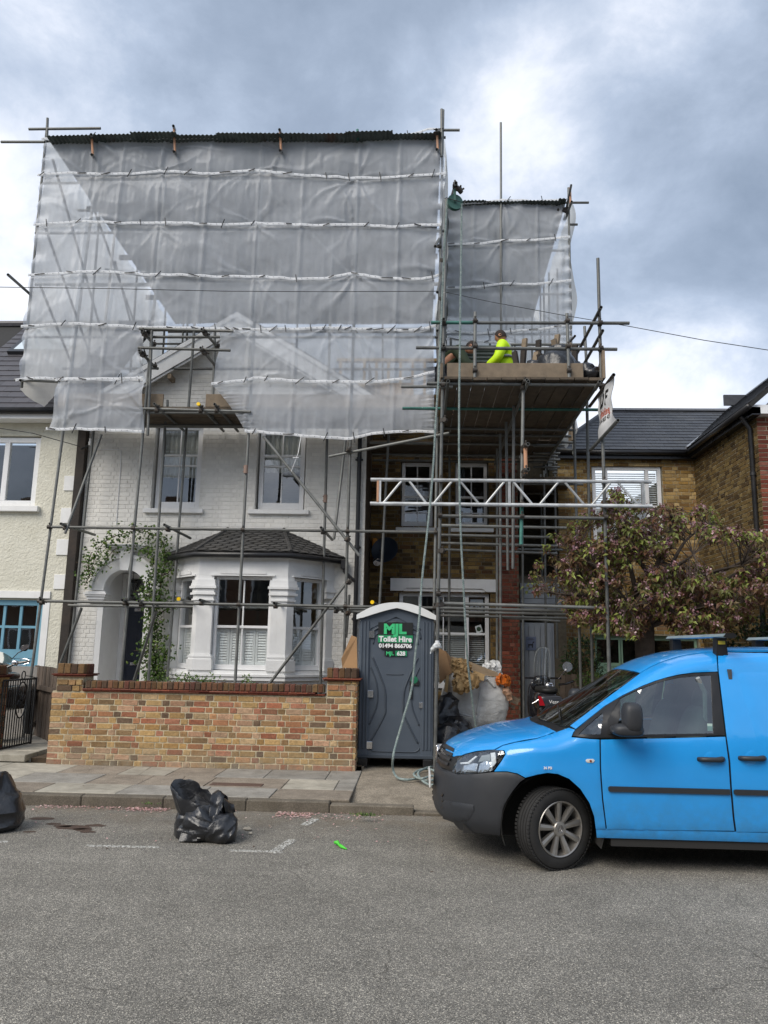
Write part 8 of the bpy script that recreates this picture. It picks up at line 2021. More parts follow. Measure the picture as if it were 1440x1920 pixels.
for i in range(8):
    a = i*math.pi/4; c_ = (oc+orx*.45*math.cos(a), oz+orz*.45*math.sin(a)); k.path([M_(oc+orx*.12*math.cos(a), oz+orz*.12*math.sin(a)), M_(*c_), M_(c_[0]+.03*math.cos(a+1), c_[1]+.05*math.sin(a+1)), M_(oc+orx*.8*math.cos(a+.3), oz+orz*.8*math.sin(a+.3))], .007, 5)
k.path([M_(oc+.03*math.cos(a), oz+.05*math.sin(a)) for a in [i*2*math.pi/12 for i in range(13)]], .006, 5); k.build('scroll_panel', M_IRON, gt)
k = MB(); k.path([M_(oc+.045*math.cos(a), ght+.06+.06*math.sin(a)) for a in [i*2*math.pi/16 for i in range(17)]], .009, 6); k.path([M_(oc+.07,ght+.05), M_(oc+.18,ght+.04), M_(gl-.01,ght+.01)], .006, 5); k.build('crest', M_IRON, gt)
fc = empty('fence', (-5.7, 12.3, .2), 'weathered dark board fence running back from the wall beside the iron gate', 'fence')
fa, fb = Vector((-5.2,11.6,0)), Vector((-6.62,13.4,0)); fu = (fb-fa).normalized(); fn_ = Vector((fu.y,-fu.x,0)); L_ = (fb-fa).length; n_ = int(L_/.125); rng = random.Random(4)
for i in range(n_): c_ = fa+fu*((i+.5)*.125); MB().obox(c_+Vector((0,0,.2+.57)), fu, fn_, Vector((0,0,1)), .118, .02+.01*(i % 2), 1.14+rng.uniform(-.012,.012), r=rng.random()).build('board', M_FENCE, fc)
MB().obox((fa+fb)/2-fn_*.04+Vector((0,0,1.0)), fu, fn_, Vector((0,0,1)), L_, .04, .07).build('rail', M_FENCE, fc)
# low blockwork wall behind the gate
o = MB().box(-7.6, -6.42, 13.2, 13.35, .14, 1.32).build('low_wall', pm('grey_wall_block', hexc('8f8b86'), .9, var=.15, bump=.5, bscale=30)); tag(o, 'low pale grey wall behind the iron gate in front of the blue garage', 'wall')
mc_ = empty('motorcycle', (-6.9, 12.2, .14), 'dark motorcycle with tall screen and round chrome mirror behind the left gate pier', 'motorcycle')
MY_ = 12.0; Q = lambda x, y, dy=0: P(x, y, MY_+dy)
k = MB(); k.grid(lambda a, b: tuple(Q(-34+56*a, 1243-(22*math.sin(math.pi*(.15+.75*a))**.7)*(b), .05*math.sin(3*a)+.12*b)), 14, 6); k.build('screen', pm('dark_green_screen', (.02,.05,.045), .08, spec=1.0), mc_, smooth=True)

def rbox5(mb, c, a, b, h, e=3.0, n=10):
    vs = []; f = lambda x: math.copysign(abs(x)**(2/e), x)
    for j in range(n+1):
        ph = -math.pi/2+math.pi*j/n
        for i in range(2*n): th = math.pi*i/n; vs.append(Vector(c)+Vector((a/2*f(math.cos(ph))*f(math.cos(th)), b/2*f(math.cos(ph))*f(math.sin(th)), h/2*f(math.sin(ph)))))
    m_ = 2*n; mb.add(vs, [(j*m_+i, j*m_+(i+1) % m_, (j+1)*m_+(i+1) % m_, (j+1)*m_+i) for j in range(n) for i in range(m_)]); return mb
M_MBLK = pm('gloss_black', (.012,.012,.014), .25, coat=.6, var=.05)
k = MB(); rbox5(k, Q(-16,1262,.1), .55, .5, .36); rbox5(k, Q(0,1268,-.05), .5, .6, .14); k.build('fairing', M_MBLK, mc_, smooth=True)
k = MB(); rbox5(k, (Q(-10,1300).x, 12.6, .85), .35, 1.3, .4); k.build('tank_and_seat', M_MBLK, mc_, smooth=True)
for yw in (11.95, 13.35): MB().lathe([(.20,-.05),(.29,-.055),(.315,-.02),(.315,.02),(.29,.055),(.20,.05),(.05,.03),(.05,-.03),(.2,-.05)], (Q(-10,1300).x, yw, .14+.315), axis=(1,0,0), n=28, caps=False).build('wheel', M_IRON, mc_, smooth=True)
k = MB(); k.tube(Q(12,1252), Q(32,1243), .018, 8); k.tube(Q(32,1243), Q(56,1240), .022, 8, r2=.018); k.build('handlebar', M_MBLK, mc_, auto=40)
k = MB(); k.path([Q(30,1248,-.03), Q(42,1247,-.1), Q(54,1243,-.08)], .007, 5); k.path([Q(37,1236,-.02), Q(47,1235,-.06), Q(55,1238,-.06)], .006, 5); rbox5(k, Q(28,1243,-.02), .10, .07, .08); k.build('lever', M_CHROME, mc_, auto=40)
k = MB(); k.path([Q(22,1236), Q(34,1224), Q(42,1220)], [.006,.008,.012], 6); rbox5(k, Q(46,1215), .12, .035, .10, 2.3); k.build('mirror_arm', M_MBLK, mc_, smooth=True)
k = MB(); c_ = Q(46,1214,-.03); k.prism([c_+Vector((.062*math.cos(a)*1.0+.02*math.sin(a), -.002, .046*math.sin(a)+.012*math.cos(a))) for a in [i*2*math.pi/20 for i in range(20)]], (0,.004,0)); k.build('mirror', M_CHROME, mc_)
# ================================================================== scooter
scr_ = empty('scooter', (2.4, 13.4, .14), 'black scooter with clear screen and round chrome mirrors parked before the grey door', 'scooter')
Q = lambda x, y, dy=0: P(x, y, 13.0+dy); cx_ = Q(1033,1310).x; M_MLGT = pm('black_scooter_paint', (.02,.02,.024), .2, coat=.8, var=.05)
k = MB(); rbox5(k, (cx_,13.35,.92), .44, .62, .36, 2.8); rbox5(k, (cx_,13.25,.72), .36, .8, .42, 2.5); k.build('rear_body', M_MLGT, scr_, smooth=True)
k = MB(); rbox5(k, (cx_+.0,13.02,Q(1033,1316).z), .40, .14, .20, 4); bx_ = k.build('luggage_box', pm('dark_grey_paint', hexc('3a3c42'), .25, coat=.6), scr_, smooth=True)
text_mesh('Vespa', .085, M_WHITE, 'lettering', bx_, (Q(1040,1316).x, 12.94, Q(1040,1316).z), (1,.0,0), (0,0,1), ext=.002, bold=.001)
MB().prism([Q(1009,1305,-.07),Q(1015,1306,-.08),Q(1022,1323,-.08),Q(1012,1323,-.07)], (0,.03,0)).build('tail_light', pm('red_lens', hexc('b01a28'), .2), scr_)
k = MB(); rbox5(k, (cx_,13.45,1.10), .34, .8, .12, 3); k.build('seat', pm('seat_vinyl', (.02,.02,.02), .6), scr_, smooth=True)
k = MB(); rbox5(k, (cx_+.02,14.1,.85), .5, .16, .8, 3); rbox5(k, (cx_+.02,14.05,1.22), .30, .25, .2, 2.5); k.build('front_shield', M_MLGT, scr_, smooth=True)
k = MB(); k.tube((cx_+.02-.30,14.0,1.27),(cx_+.02+.34,14.0,1.27), .018, 8); k.path([Q(1047,1284,.9),Q(1062,1282,.9),Q(1076,1277,.8)], .02, 8); k.build('handlebar', M_MLGT, scr_, auto=40)
k = MB(); rbox5(k, Q(1030,1286,.4), .17, .12, .12, 2.3); k.build('instrument_hood', M_CHROME, scr_, smooth=True)
for (a, b, r_) in ((( 1047,1273),(1062,1255),.005),((1010,1290),(1002,1282),.005)): MB().tube(Q(*a,.9), Q(*b,.85), .009, 6).build('mirror_stem', M_CHROME, scr_)
k = MB(); k.tube(Q(1064,1250,.85), Q(1064,1250,.90), .085, 20, r2=.075); k.build('mirror', M_CHROME, scr_, auto=40)
k = MB(); rbox5(k, Q(1000,1285,.85), .10, .06, .15, 2.2); k.build('mirror', M_MLGT, scr_, smooth=True)
k = MB(); k.grid(lambda a, b: tuple(Q(1003+28*a-3*(1-b), 1283-70*b*(1-.12*(2*a-1)**4*1), .8+.1*math.cos((a-.5)*3))), 12, 8); k.build('windshield', glass_mat('scooter_screen', tint=(.88,.90,.90)), scr_, smooth=True)
k = MB(); k.path(spline([Q(1002,1262,.72), Q(1002,1238,.72), Q(1007,1220,.75), Q(1017,1214,.78), Q(1027,1216,.75), Q(1031,1232,.72), Q(1031,1272,.72)], .05), .005, 5); k.build('windshield_rim', M_TRIM, scr_)
MB().path([Q(1012,1310,.1),Q(1004,1316,.1),Q(998,1319,.1)], .008, 6).build('lever', M_CHROME, scr_)
for yw in (13.3, 14.45): MB().lathe([(.12,-.05),(.20,-.055),(.225,-.02),(.225,.02),(.20,.055),(.12,.05),(.03,.03),(.03,-.03),(.12,-.05)], (cx_, yw, .14+.225), axis=(1,0,0), n=24, caps=False).build('wheel', M_IRON, scr_, smooth=True)
k = MB(); k.tube((cx_,14.45,.37),(cx_+.02,14.1,1.1), .025, 8); k.box(cx_-.15,cx_+.15,13.5,14.1,.34,.42); k.build('footboard', M_MLGT, scr_)
# short fence behind the scooter
fc2 = empty('fence', (3.1, 14.6, .14), 'short grey brown board fence behind the scooter with a low yellow green plant', 'fence')
for i in range(9): x = Q(1050,1280,1.6).x+i*.105; MB().box(x, x+.098, 14.6, 14.62, .14, P(1070,1266,14.6).z+.01*(i % 3), r=random.random()).build('board', M_FENCE, fc2)
# ================================================================== plants
def leaf_mat(name, stops, rough=.5, trans=.25):
    t = NT(name); r = t.rnd(); c = t.ramp(r, stops); c = t.mix(1.0, c, t.ramp(t.noise(3, 3), [(.3,.8),(.7,1.2)]), 'MULTIPLY'); t.set(col=c, rough=rough, spec=.4)
    tl = t.n.new('ShaderNodeBsdfTranslucent'); t.l.new(c, tl.inputs[0]); mx = t.n.new('ShaderNodeMixShader'); mx.inputs[0].default_value = trans
    t.l.new(t.b.outputs[0], mx.inputs[1]); t.l.new(tl.outputs[0], mx.inputs[2]); t.l.new(mx.outputs[0], t.out.inputs[0]); MATS[name] = t.m; return t.m
M_ROSE = leaf_mat('rose_leaves', [(0, hexc('2c3f1a')),(.4, hexc('435c26')),(.75, hexc('587434')),(1, hexc('7a8c46'))])
M_DKLEAF = leaf_mat('laurel_leaves', [(0, hexc('1c2c1a')),(.5, hexc('2c4426')),(1, hexc('4a6436'))], .35)
M_CHL = leaf_mat('cherry_leaves', [(0, hexc('5a4034')),(.22, hexc('775640')),(.42, hexc('7a6a46')),(.62, hexc('727a42')),(.88, hexc('8c9848')),(1, hexc('a8b060'))], .45, .35)
M_BLOS = leaf_mat('cherry_blossom', [(0, hexc('8c5f64')),(.45, hexc('b0848e')),(.8, hexc('cba8ae')),(1, hexc('e2cac8'))], .7, .4)
M_BARK = pm('cherry_bark', hexc('4a4038'), .85, var=.3, vscale=10, bump=1.0, bscale=30)
M_STEM = pm('rose_stem', hexc('5c4c3a'), .85, var=.3)
def leaf(mb, c, d, up, L_, W_, r, mi=0, droop=.15):
    """pointed leaf folded along its midrib, 4 triangles + tip"""
    d = d.normalized(); s = d.cross(up); s = s.normalized() if s.length > 1e-4 else d.orthogonal().normalized(); n = s.cross(d)
    m1 = c+d*(L_*.45)-n*(L_*droop*.2); tip = c+d*L_-n*(L_*droop)
    a = c+d*(L_*.38)+s*(W_*.5)+n*(W_*.18); b = c+d*(L_*.38)-s*(W_*.5)+n*(W_*.18)
    mb.add([c, a, m1, b, tip], [(0,1,2),(0,2,3),(1,4,2),(2,4,3)], mi, r)
def rvec(rng): 
    while True:
        v = Vector((rng.uniform(-1,1), rng.uniform(-1,1), rng.uniform(-1,1)))
        if .05 < v.length < 1: return v.normalized()
# climbing rose round the porch
rse = empty('climbing_rose', (-4.75, 13.8, .15), 'green climbing rose trained around and over the white porch arch', 'climbing plant')
rng = random.Random(12); lv = MB(); sm = MB(); RY = 13.82
runs = [[(296,1275),(292,1240),(296,1200),(290,1160),(300,1120),(302,1085),(310,1050),(306,1020),(290,1003),(262,995),(235,1000),(205,1010),(185,1030),(175,1055),(168,1080),(158,1098)],
        [(290,1270),(284,1225),(283,1180),(286,1140),(280,1100),(292,1060),(270,1030),(245,1022),(215,1030),(195,1058)], [(300,1272),(306,1240),(312,1220),(322,1212)], [(285,1200),(275,1225),(262,1235)], [(292,1130),(278,1118),(268,1112)], [(168,1080),(165,1060),(172,1035)], [(300,1080),(314,1075),(322,1065)], [(300,1150),(315,1140),(323,1128)], [(288,1255),(276,1262),(268,1268)]]
for ri, run in enumerate(runs):
    pts = spline([P(x, y, RY+.05*math.sin(i+ri)) for i, (x, y) in enumerate(run)], .06); sm.path(pts, [.014*(1-i/len(pts)*.6) for i in range(len(pts))], 5)
    for p in pts:
        for _ in range((16 if ri < 2 else 12) if p.x > -4.98 else 9):
            q = p+Vector((rng.gauss(0,.085), -abs(rng.gauss(0,.08)), rng.gauss(0,.085))); d = rvec(rng); d.y = -abs(d.y)*.7; d.z -= .15; leaf(lv, q, d, Vector((0,-.7,.7))+rvec(rng)*.4, rng.uniform(.045,.08), rng.uniform(.035,.055), rng.random() or .01)
        if rng.random() < .5: q = p+Vector((rng.gauss(0,.12), -.05, rng.gauss(0,.10))); sm.path([p, (p+q)/2+Vector((0,0,.02)), q], .004, 4)
lv.build('foliage', M_ROSE, rse)['kind'] = 'stuff'; sm.build('stems', M_STEM, rse, smooth=True)
def shrub(name, label, cat, c, r, n, mat, ls, seed, stems=True):
    o = empty(name, (c[0], c[1], c[2]-r[2]), label, cat); rng = random.Random(seed); k = MB(); s_ = MB()
    for i in range(n):
        v = rvec(rng)*(rng.random()**.35); lump = 1+.25*mnoise.noise(v*2.3+Vector((seed,0,0))); p = Vector(c)+Vector((v.x*r[0], v.y*r[1], v.z*r[2]))*lump
        d = (v+rvec(rng)*.8).normalized(); leaf(k, p, d, Vector((0,-.4,1)), ls*rng.uniform(.7,1.2), ls*.5*rng.uniform(.8,1.1), rng.random() or .01)
        if i % 25 == 0 and stems: s_.path([(c[0]+rng.gauss(0,.05), c[1], max(.12, c[2]-r[2])), (c[0]+v.x*r[0]*.4, c[1]+v.y*r[1]*.4, c[2]-r[2]*.3), p], [.012,.008,.003], 4)
    k.build('foliage', mat, o)['kind'] = 'stuff'
    if stems and s_.v: s_.build('stems', M_STEM, o)
    return o
for i, (x, w_, h_) in enumerate(((345,.42,.16),(395,.22,.13),(463,.10,.13),(365,.2,.1))):
    p = P(x, 1276, 12.0); shrub('garden_shrub', ['widest low green shrub just showing above the garden wall coping','middle low green shrub showing above the coping left of the bay pole','single green sprig showing above the coping below the bay window','thin green shrub showing above the coping in front of the bay plinth'][i], 'shrub', (p.x, 12.0, p.z-.12), (w_*1.0, .25, .16+h_*.4), 500 if i == 0 else 160, M_ROSE, .055, 20+i)
p = P(1098,1222,14.6); shrub('dark_shrub', 'tall dark green shrub beside the sage garage doors behind the scaffold poles', 'shrub', (p.x, 14.9, 1.1), (.42,.4,1.0), 2600, M_DKLEAF, .08, 31)
p = P(1108,1272,14.2); shrub('low_plant', 'low yellow green plant at the foot of the dark shrub', 'plant', (p.x, 14.2, p.z-.05), (.3,.2,.14), 260, M_ROSE, .06, 33)
p = P(1425,1180,12.4); shrub('laurel_bush', 'glossy dark green laurel bush behind the van at the right edge', 'shrub', (p.x+.35, 12.6, 1.6), (1.0,.6,.75), 4200, M_DKLEAF, .09, 35)
# ---- cherry tree
ct = empty('cherry_tree', (3.42, 11.9, .12), 'flowering cherry tree with bronze green leaves and pink blossom behind the van', 'tree'); rng = random.Random(23)
TY = 11.7; tb = Vector((P(1203,1215,TY).x+.02, TY, .12)); tt = Vector((P(1207,1165,TY).x, TY, P(1207,1165,TY).z))
k = MB(); k.path([tb-Vector((0,0,.05)), tb+Vector((0,0,.15)), tb+Vector((.01,0,.9)), tt-Vector((0,0,.5)), tt], [.23,.17,.145,.14,.15], 14)
for i in range(46): z = .3+i*.045; k.lathe([(.146,-.004),(.152,0),(.146,.004)], (tb.x+(tt.x-tb.x)*(z/2.2), TY, z), n=12, caps=False) if i % 2 else None
trunk = k.build('trunk', M_BARK, ct, smooth=True)
limbs = []
ends = [(1020,1110,11.2),(1075,1040,11.0),(1085,1085,12.4),(1150,965,11.6),(1190,1010,10.9),(1260,970,11.3),(1300,1040,10.8),(1330,985,12.0),(1390,1060,11.2),(1430,1030,11.8),(1470,1090,11.4),(1240,1050,12.6),(1330,1110,12.5),(1120,1130,11.0),(1390,1130,10.9),(1500,1040,12),(1180,1140,10.8),(1300,1160,10.9)]
for (x, y, Y) in ends:
    e = P(x, y, Y); m1 = lerp(tt, e, .35)+Vector((rng.uniform(-.15,.15), rng.uniform(-.1,.1), rng.uniform(-.02,.22))); m2 = lerp(tt, e, .7)+Vector((rng.uniform(-.15,.15), rng.uniform(-.15,.15), rng.uniform(.0,.22)))
    pts = spline([tt-Vector((0,0,.1)), m1, m2, e], .10); n_ = len(pts); MB().path(pts, [.045*(1-i/n_)**.9+.008 for i in range(n_)], 7).build('branch', M_BARK, ct, smooth=True); limbs += pts[n_//3:]
lf = MB(); bl = MB(); tw = MB()
def dens(px, py):   # the crown's outline in the photo, fading at its rim
    return 1
cl = []; outline = [(985,1100),(1000,1060),(1040,1000),(1085,965),(1130,955),(1150,915),(1175,930),(1215,950),(1280,950),(1330,950),(1365,985),(1400,990),(1450,1005),(1560,1020),(1560,1180),(1440,1140),(1390,1165),(1330,1195),(1270,1185),(1200,1190),(1140,1185),(1085,1170),(1050,1150),(1040,1115),(1010,1110)]
def inpoly(p, pl):
    c = False; j = len(pl)-1
    for i in range(len(pl)):
        if (pl[i][1] > p[1]) != (pl[j][1] > p[1]) and p[0] < (pl[j][0]-pl[i][0])*(p[1]-pl[i][1])/(pl[j][1]-pl[i][1])+pl[i][0]: c = not c
        j = i
    return c
while len(cl) < 1550:
    x, y = rng.uniform(980,1560), rng.uniform(905,1200)
    if not inpoly((x, y), outline): continue
    if y < 1000 and rng.random() < .35: continue
    if x < 1120 and rng.random() < .35: continue
    if x < 1060 and rng.random() < .6: continue
    if mnoise.noise(Vector((x*.013, y*.013, 2.2))) < -.22: continue
    Y = 11.7+rng.uniform(-1.15,1.15)*math.sqrt(max(.05, 1-((x-1250)/330)**2)); cl.append(P(x, y, Y))
for p in cl:
    q = min(limbs, key=lambda l: (l-p).length); 
    if (q-p).length > .12: m_ = lerp(q, p, .5)+Vector((rng.uniform(-.06,.06), rng.uniform(-.06,.06), rng.uniform(0,.08))); tw.path([q, m_, p], [.010,.0065,.004], 4)
    side = rng.random()
    for i in range(rng.randint(9,16)):
        d = rvec(rng); d.z = d.z*.5-.45; c = p+rvec(rng)*rng.uniform(.01,.09); leaf(lf, c, d, Vector((0,-.5,1))+rvec(rng)*.5, rng.uniform(.06,.11), rng.uniform(.035,.055), min(.999, max(.01, side*.75+rng.uniform(-.1,.3))), droop=.3)
    if rng.random() < .75:
        c0 = p+rvec(rng)*.06
        for i in range(rng.randint(6,16)):
            c = c0+rvec(rng)*rng.uniform(.01,.06); d = rvec(rng); u = d.orthogonal().normalized(); v = d.cross(u); s = rng.uniform(.012,.022); bl.add([c-u*s, c-v*s, c+u*s+d*s*.5, c+v*s], [(0,1,2,3)], 0, rng.random() or .01)
lf.build('foliage', M_CHL, ct)['kind'] = 'stuff'; bl.build('blossom', M_BLOS, ct)['kind'] = 'stuff'; tw.build('twigs', M_BARK, ct)['kind'] = 'stuff'
# little weeds in the pavement edge
k = MB(); rng = random.Random(3)
for (px, py, n_) in ((284,1508,26),(690,1530,60),(130,1497,14),(675,1530,20)):
    c = G(px, py, .06)
    for i in range(n_): d = rvec(rng); d.z = abs(d.z)+.3; leaf(k, c+Vector((rng.gauss(0,.05), rng.gauss(0,.02), 0)), d, Vector((0,-.3,1)), rng.uniform(.02,.05), .012, rng.random() or .01)
tag(k.build('weeds', M_ROSE), 'small green weeds along the kerb edge', 'weeds', kind='stuff')
# ================================================================== workers on the platform
def skin_mesh(name, joints, bones, mat, parent, subdiv=2):
    """one continuous skinned surface over a skeleton; joints: name -> (pos, radius)"""
    names = list(joints); me = bpy.data.meshes.new(name); me.from_pydata([joints[n][0] for n in names], [(names.index(a), names.index(b)) for a, b in bones], [])
    o = bpy.data.objects.new(name, me); C.objects.link(o); sk = o.modifiers.new('s', 'SKIN'); sk.use_smooth_shade = True
    for i, n in enumerate(names):
        r = joints[n][1]; r = (r, r) if not isinstance(r, tuple) else r; me.skin_vertices[0].data[i].radius = r
    me.skin_vertices[0].data[0].use_root = True; sb = o.modifiers.new('u', 'SUBSURF'); sb.levels = subdiv; sb.render_levels = subdiv
    dg = bpy.context.evaluated_depsgraph_get(); m2 = bpy.data.meshes.new_from_object(o.evaluated_get(dg)); bpy.data.objects.remove(o)
    m2.name = name; m2.materials.clear(); m2.materials.append(mat); m2.polygons.foreach_set('use_smooth', [True]*len(m2.polygons)); o = bpy.data.objects.new(name, m2); C.objects.link(o)
    if parent: set_parent(o, parent)
    return o
M_SKIN = pm('skin', hexc('b07e62'), .55, var=.05); M_HAIR = pm('dark_hair', hexc('2a1f1a'), .8, var=.2, bump=.6, bscale=200)
M_HIVIS = pm('hi_vis_yellow', hexc('c8f000'), .6, var=.04, bump=.3, bscale=25); M_REFB = pm('reflective_band', hexc('8d9296'), .35, var=.08); M_GJ = pm('green_jacket', hexc('26331f'), .8, var=.15, bump=.4, bscale=30); M_TROU = pm('work_trousers', hexc('2a2c33'), .85, var=.15)
def head(par, hc, face, tilt=0, scale=1.0):
    """head with nose, ears, brow, eyes and mouth; face is the direction looked in"""
    f = Vector(face).normalized(); s = f.cross(Vector((0,0,1))).normalized(); u = s.cross(f); hd = MB(); vs = []; n, m_ = 18, 24
    for j in range(n+1):
        ph = -math.pi/2+math.pi*j/n
        for i in range(m_):
            th = 2*math.pi*i/m_; cx, cy, cz = math.cos(ph)*math.cos(th), math.cos(ph)*math.sin(th), math.sin(ph); rx = .098*(1-.12*max(0, -cz)*max(0, cx)); ry = .076*(1-.22*max(0, -cz)); rz = .118
            p = f*(cx*rx)+s*(cy*ry)+u*(cz*rz)
            if cx > .8 and abs(cy) < .25 and -.35 < cz < .15: p += f*.020*(1-abs(cy)/.25)*(1-abs(cz+.1)/.3)
            if cx > .6 and cz < -.6: p += f*.012
            vs.append(Vector(hc)+p*scale)
    hd.add(vs, [(j*m_+i, j*m_+(i+1) % m_, (j+1)*m_+(i+1) % m_, (j+1)*m_+i) for j in range(n) for i in range(m_)])
    h = hd.build('head', M_SKIN, par, smooth=True); hc = Vector(hc)
    k = MB()
    for sg in (-1, 1): k.lathe([(0,-.006),(.018,-.004),(.030,.004),(.026,.010),(.012,.004),(0,.003)], hc+s*(sg*.077)-f*.008+u*.0, axis=s*sg-f*.3, n=12)
    k.build('ears', M_SKIN, h, smooth=True)
    k = MB()
    for sg in (-1, 1): k.lathe([(0,0),(.010,.001),(.010,.004),(0,.006)], hc+f*.088+s*(sg*.031)+u*.012, axis=f, n=10)
    k.build('eyes', M_DARK, h); k = MB(); k.path([hc+f*.089+s*x-u*.052 for x in (-.022,0,.022)], .004, 5); k.build('mouth', pm('lips', hexc('7a4a40'), .6), h)
    k = MB(); vs = []; n, m_ = 12, 24
    for j in range(n+1):
        ph = math.pi*(.5-.62*j/n)
        for i in range(m_):
            th = 2*math.pi*i/m_; cut = 1.0 if math.cos(th) < .3 else 1-.55*(math.cos(th)-.3)/.7; ph2 = math.pi/2-(math.pi/2-ph)*cut
            cx, cy, cz = math.cos(ph2)*math.cos(th), math.cos(ph2)*math.sin(th), math.sin(ph2); vs.append(hc+(f*(cx*.106-.002)+s*(cy*.083)+u*(cz*.127+.002))*scale)
    k.add(vs, [(j*m_+i, (j+1)*m_+i, (j+1)*m_+(i+1) % m_, j*m_+(i+1) % m_) for j in range(n) for i in range(m_)]); k.build('hair', M_HAIR, h, smooth=True)
def hand(par, w, d, pn, side=1):
    d = Vector(d).normalized(); pn = Vector(pn).normalized(); s = d.cross(pn).normalized(); w = Vector(w)
    j = {'w': (w, .022), 'p': (w+d*.045, (.036,.016)), 'k': (w+d*.085, (.038,.014))}; b = [('w','p'),('p','k')]
    for i, (o, L_) in enumerate(((-.03,.065),(-.010,.078),(.011,.072),(.030,.056))):
        a = w+d*.088+s*o; j[f'a{i}'] = (a, .0095); j[f'b{i}'] = (a+d*L_*.5+pn*.010, .0085); j[f'c{i}'] = (a+d*L_*.8+pn*.034, .0075); b += [('k',f'a{i}'),(f'a{i}',f'b{i}'),(f'b{i}',f'c{i}')]
    j['t0'] = (w+d*.03-s*.035*side, .012); j['t1'] = (w+d*.065-s*.055*side+pn*.015, .010); j['t2'] = (w+d*.09-s*.05*side+pn*.03, .008); b += [('p','t0'),('t0','t1'),('t1','t2')]
    return skin_mesh('hand', j, b, M_SKIN, par, 1)
def worker(label, base, yaw, joints, jacket, face, bands=False):
    base = Vector(base); rot = Matrix.Rotation(yaw, 3, 'Z'); W_ = {n: (base+rot@Vector(p), r) for n, (p, r) in joints.items()}
    pr = empty('person', base, label, 'person')
    bones = [('pelvis','waist'),('waist','chest'),('chest','neck'),('neck','head')]+[(a+s, b+s) for s in 'LR' for a, b in (('hip','knee'),('knee','ankle'),('ankle','toe'),('shoulder','elbow'),('elbow','wrist'))]+[('pelvis','hipL'),('pelvis','hipR'),('chest','shoulderL'),('chest','shoulderR')]
    core = {n: W_[n] for n in W_ if n != 'head'}; bn = [b for b in bones if 'head' not in b]
    skin_mesh('body', core, bn, M_SKIN, pr)
    up = ('pelvis','waist','chest','shoulderL','shoulderR','elbowL','elbowR','wristL','wristR','collar'); W2 = dict(W_); W2['collar'] = (lerp(W_['chest'][0], W_['neck'][0], .72), .068)
    f_ = lambda r, a: tuple(x+a for x in r) if isinstance(r, tuple) else r+a
    skin_mesh('jacket', {n: (W2[n][0], f_(W2[n][1], .034 if n != 'collar' else 0)) for n in up}, [b for b in bones if b[0] in up and b[1] in up]+[('chest','collar')], jacket, pr)
    lw = ('pelvis','hipL','hipR','kneeL','kneeR','ankleL','ankleR'); skin_mesh('trousers', {n: (W_[n][0], f_(W_[n][1], .030)) for n in lw}, [b for b in bones if b[0] in lw and b[1] in lw], M_TROU, pr)
    for s in 'LR':
        a, t_ = W_['ankle'+s][0], W_['toe'+s][0]; skin_mesh('boot', {'a': (a+Vector((0,0,.05)), .055), 'h': (a-Vector((0,0,.03)), .052), 't': (t_, (.045,.035))}, [('a','h'),('h','t')], M_IRON, pr, 1)
        e, w = W_['elbow'+s][0], W_['wrist'+s][0]; hand(pr, w, w-e, rot@Vector((0,1,0)), 1 if s == 'L' else -1)
    head(pr, W_['head'][0], rot@Vector(face))
    return pr, W_, rot
# standing man in hi-vis, seen from behind his left side, looking left and down
st = {'pelvis': ((0,0,.95), (.15,.11)), 'waist': ((0,.0,1.10), (.145,.11)), 'chest': ((0,.03,1.36), (.17,.12)), 'neck': ((0,.05,1.50), .058), 'head': ((0,.09,1.625), .1),
      'hipL': ((.09,0,.90), .09), 'hipR': ((-.09,0,.90), .09), 'kneeL': ((.11,.04,.50), .06), 'kneeR': ((-.11,.06,.50), .06), 'ankleL': ((.12,-.02,.09), .042), 'ankleR': ((-.12,.0,.09), .042), 'toeL': ((.13,.15,.035), .035), 'toeR': ((-.14,.17,.035), .035),
      'shoulderL': ((.19,.02,1.40), .075), 'shoulderR': ((-.19,.02,1.40), .075), 'elbowL': ((.25,.06,1.12), .055), 'elbowR': ((-.26,.08,1.13), .055), 'wristL': ((.20,.27,.98), .036), 'wristR': ((-.18,.30,1.02), .036)}
wp = P(948,660,13.0); p1, W1, r1 = worker('man in a yellow hi-vis jacket standing on the platform and looking down to the left', (wp.x, 13.0, 5.62), rad(72), st, M_HIVIS, (0,1,-.25))
for a, b, t0, rr in (('waist','chest',.35,(.178,.152)),('pelvis','waist',.2,(.178,.15))):
    p = lerp(W1[a][0], W1[b][0], t0); k = MB(); k.path([p+r1@Vector((rr[0]*math.cos(t),rr[1]*math.sin(t)-.0,.01*math.sin(2*t))) for t in [i*2*math.pi/28 for i in range(29)]], .024, 6); k.v = [tuple(Vector(v)) for v in k.v]; k.build('reflective_band', M_REFB, p1, smooth=True)
for s in 'LR':
    for a, b, t0 in (('shoulder','elbow',.55),('elbow','wrist',.45)): pa, pb = W1[a+s][0], W1[b+s][0]; c_ = lerp(pa, pb, t0); d = (pb-pa).normalized(); MB().tube(c_-d*.025, c_+d*.025, .084 if a == 'shoulder' else .070, 14).build('reflective_band', M_REFB, p1, auto=40)
    k = MB(); k.path([r1@Vector(((.09 if s == 'L' else -.09),y,z))+Vector((wp.x,13.0,5.62)) for y, z in ((-.145,1.15),(-.135,1.30),(-.08,1.44),(.02,1.47))], .018, 5); k.build('reflective_band', M_REFB, p1, smooth=True)
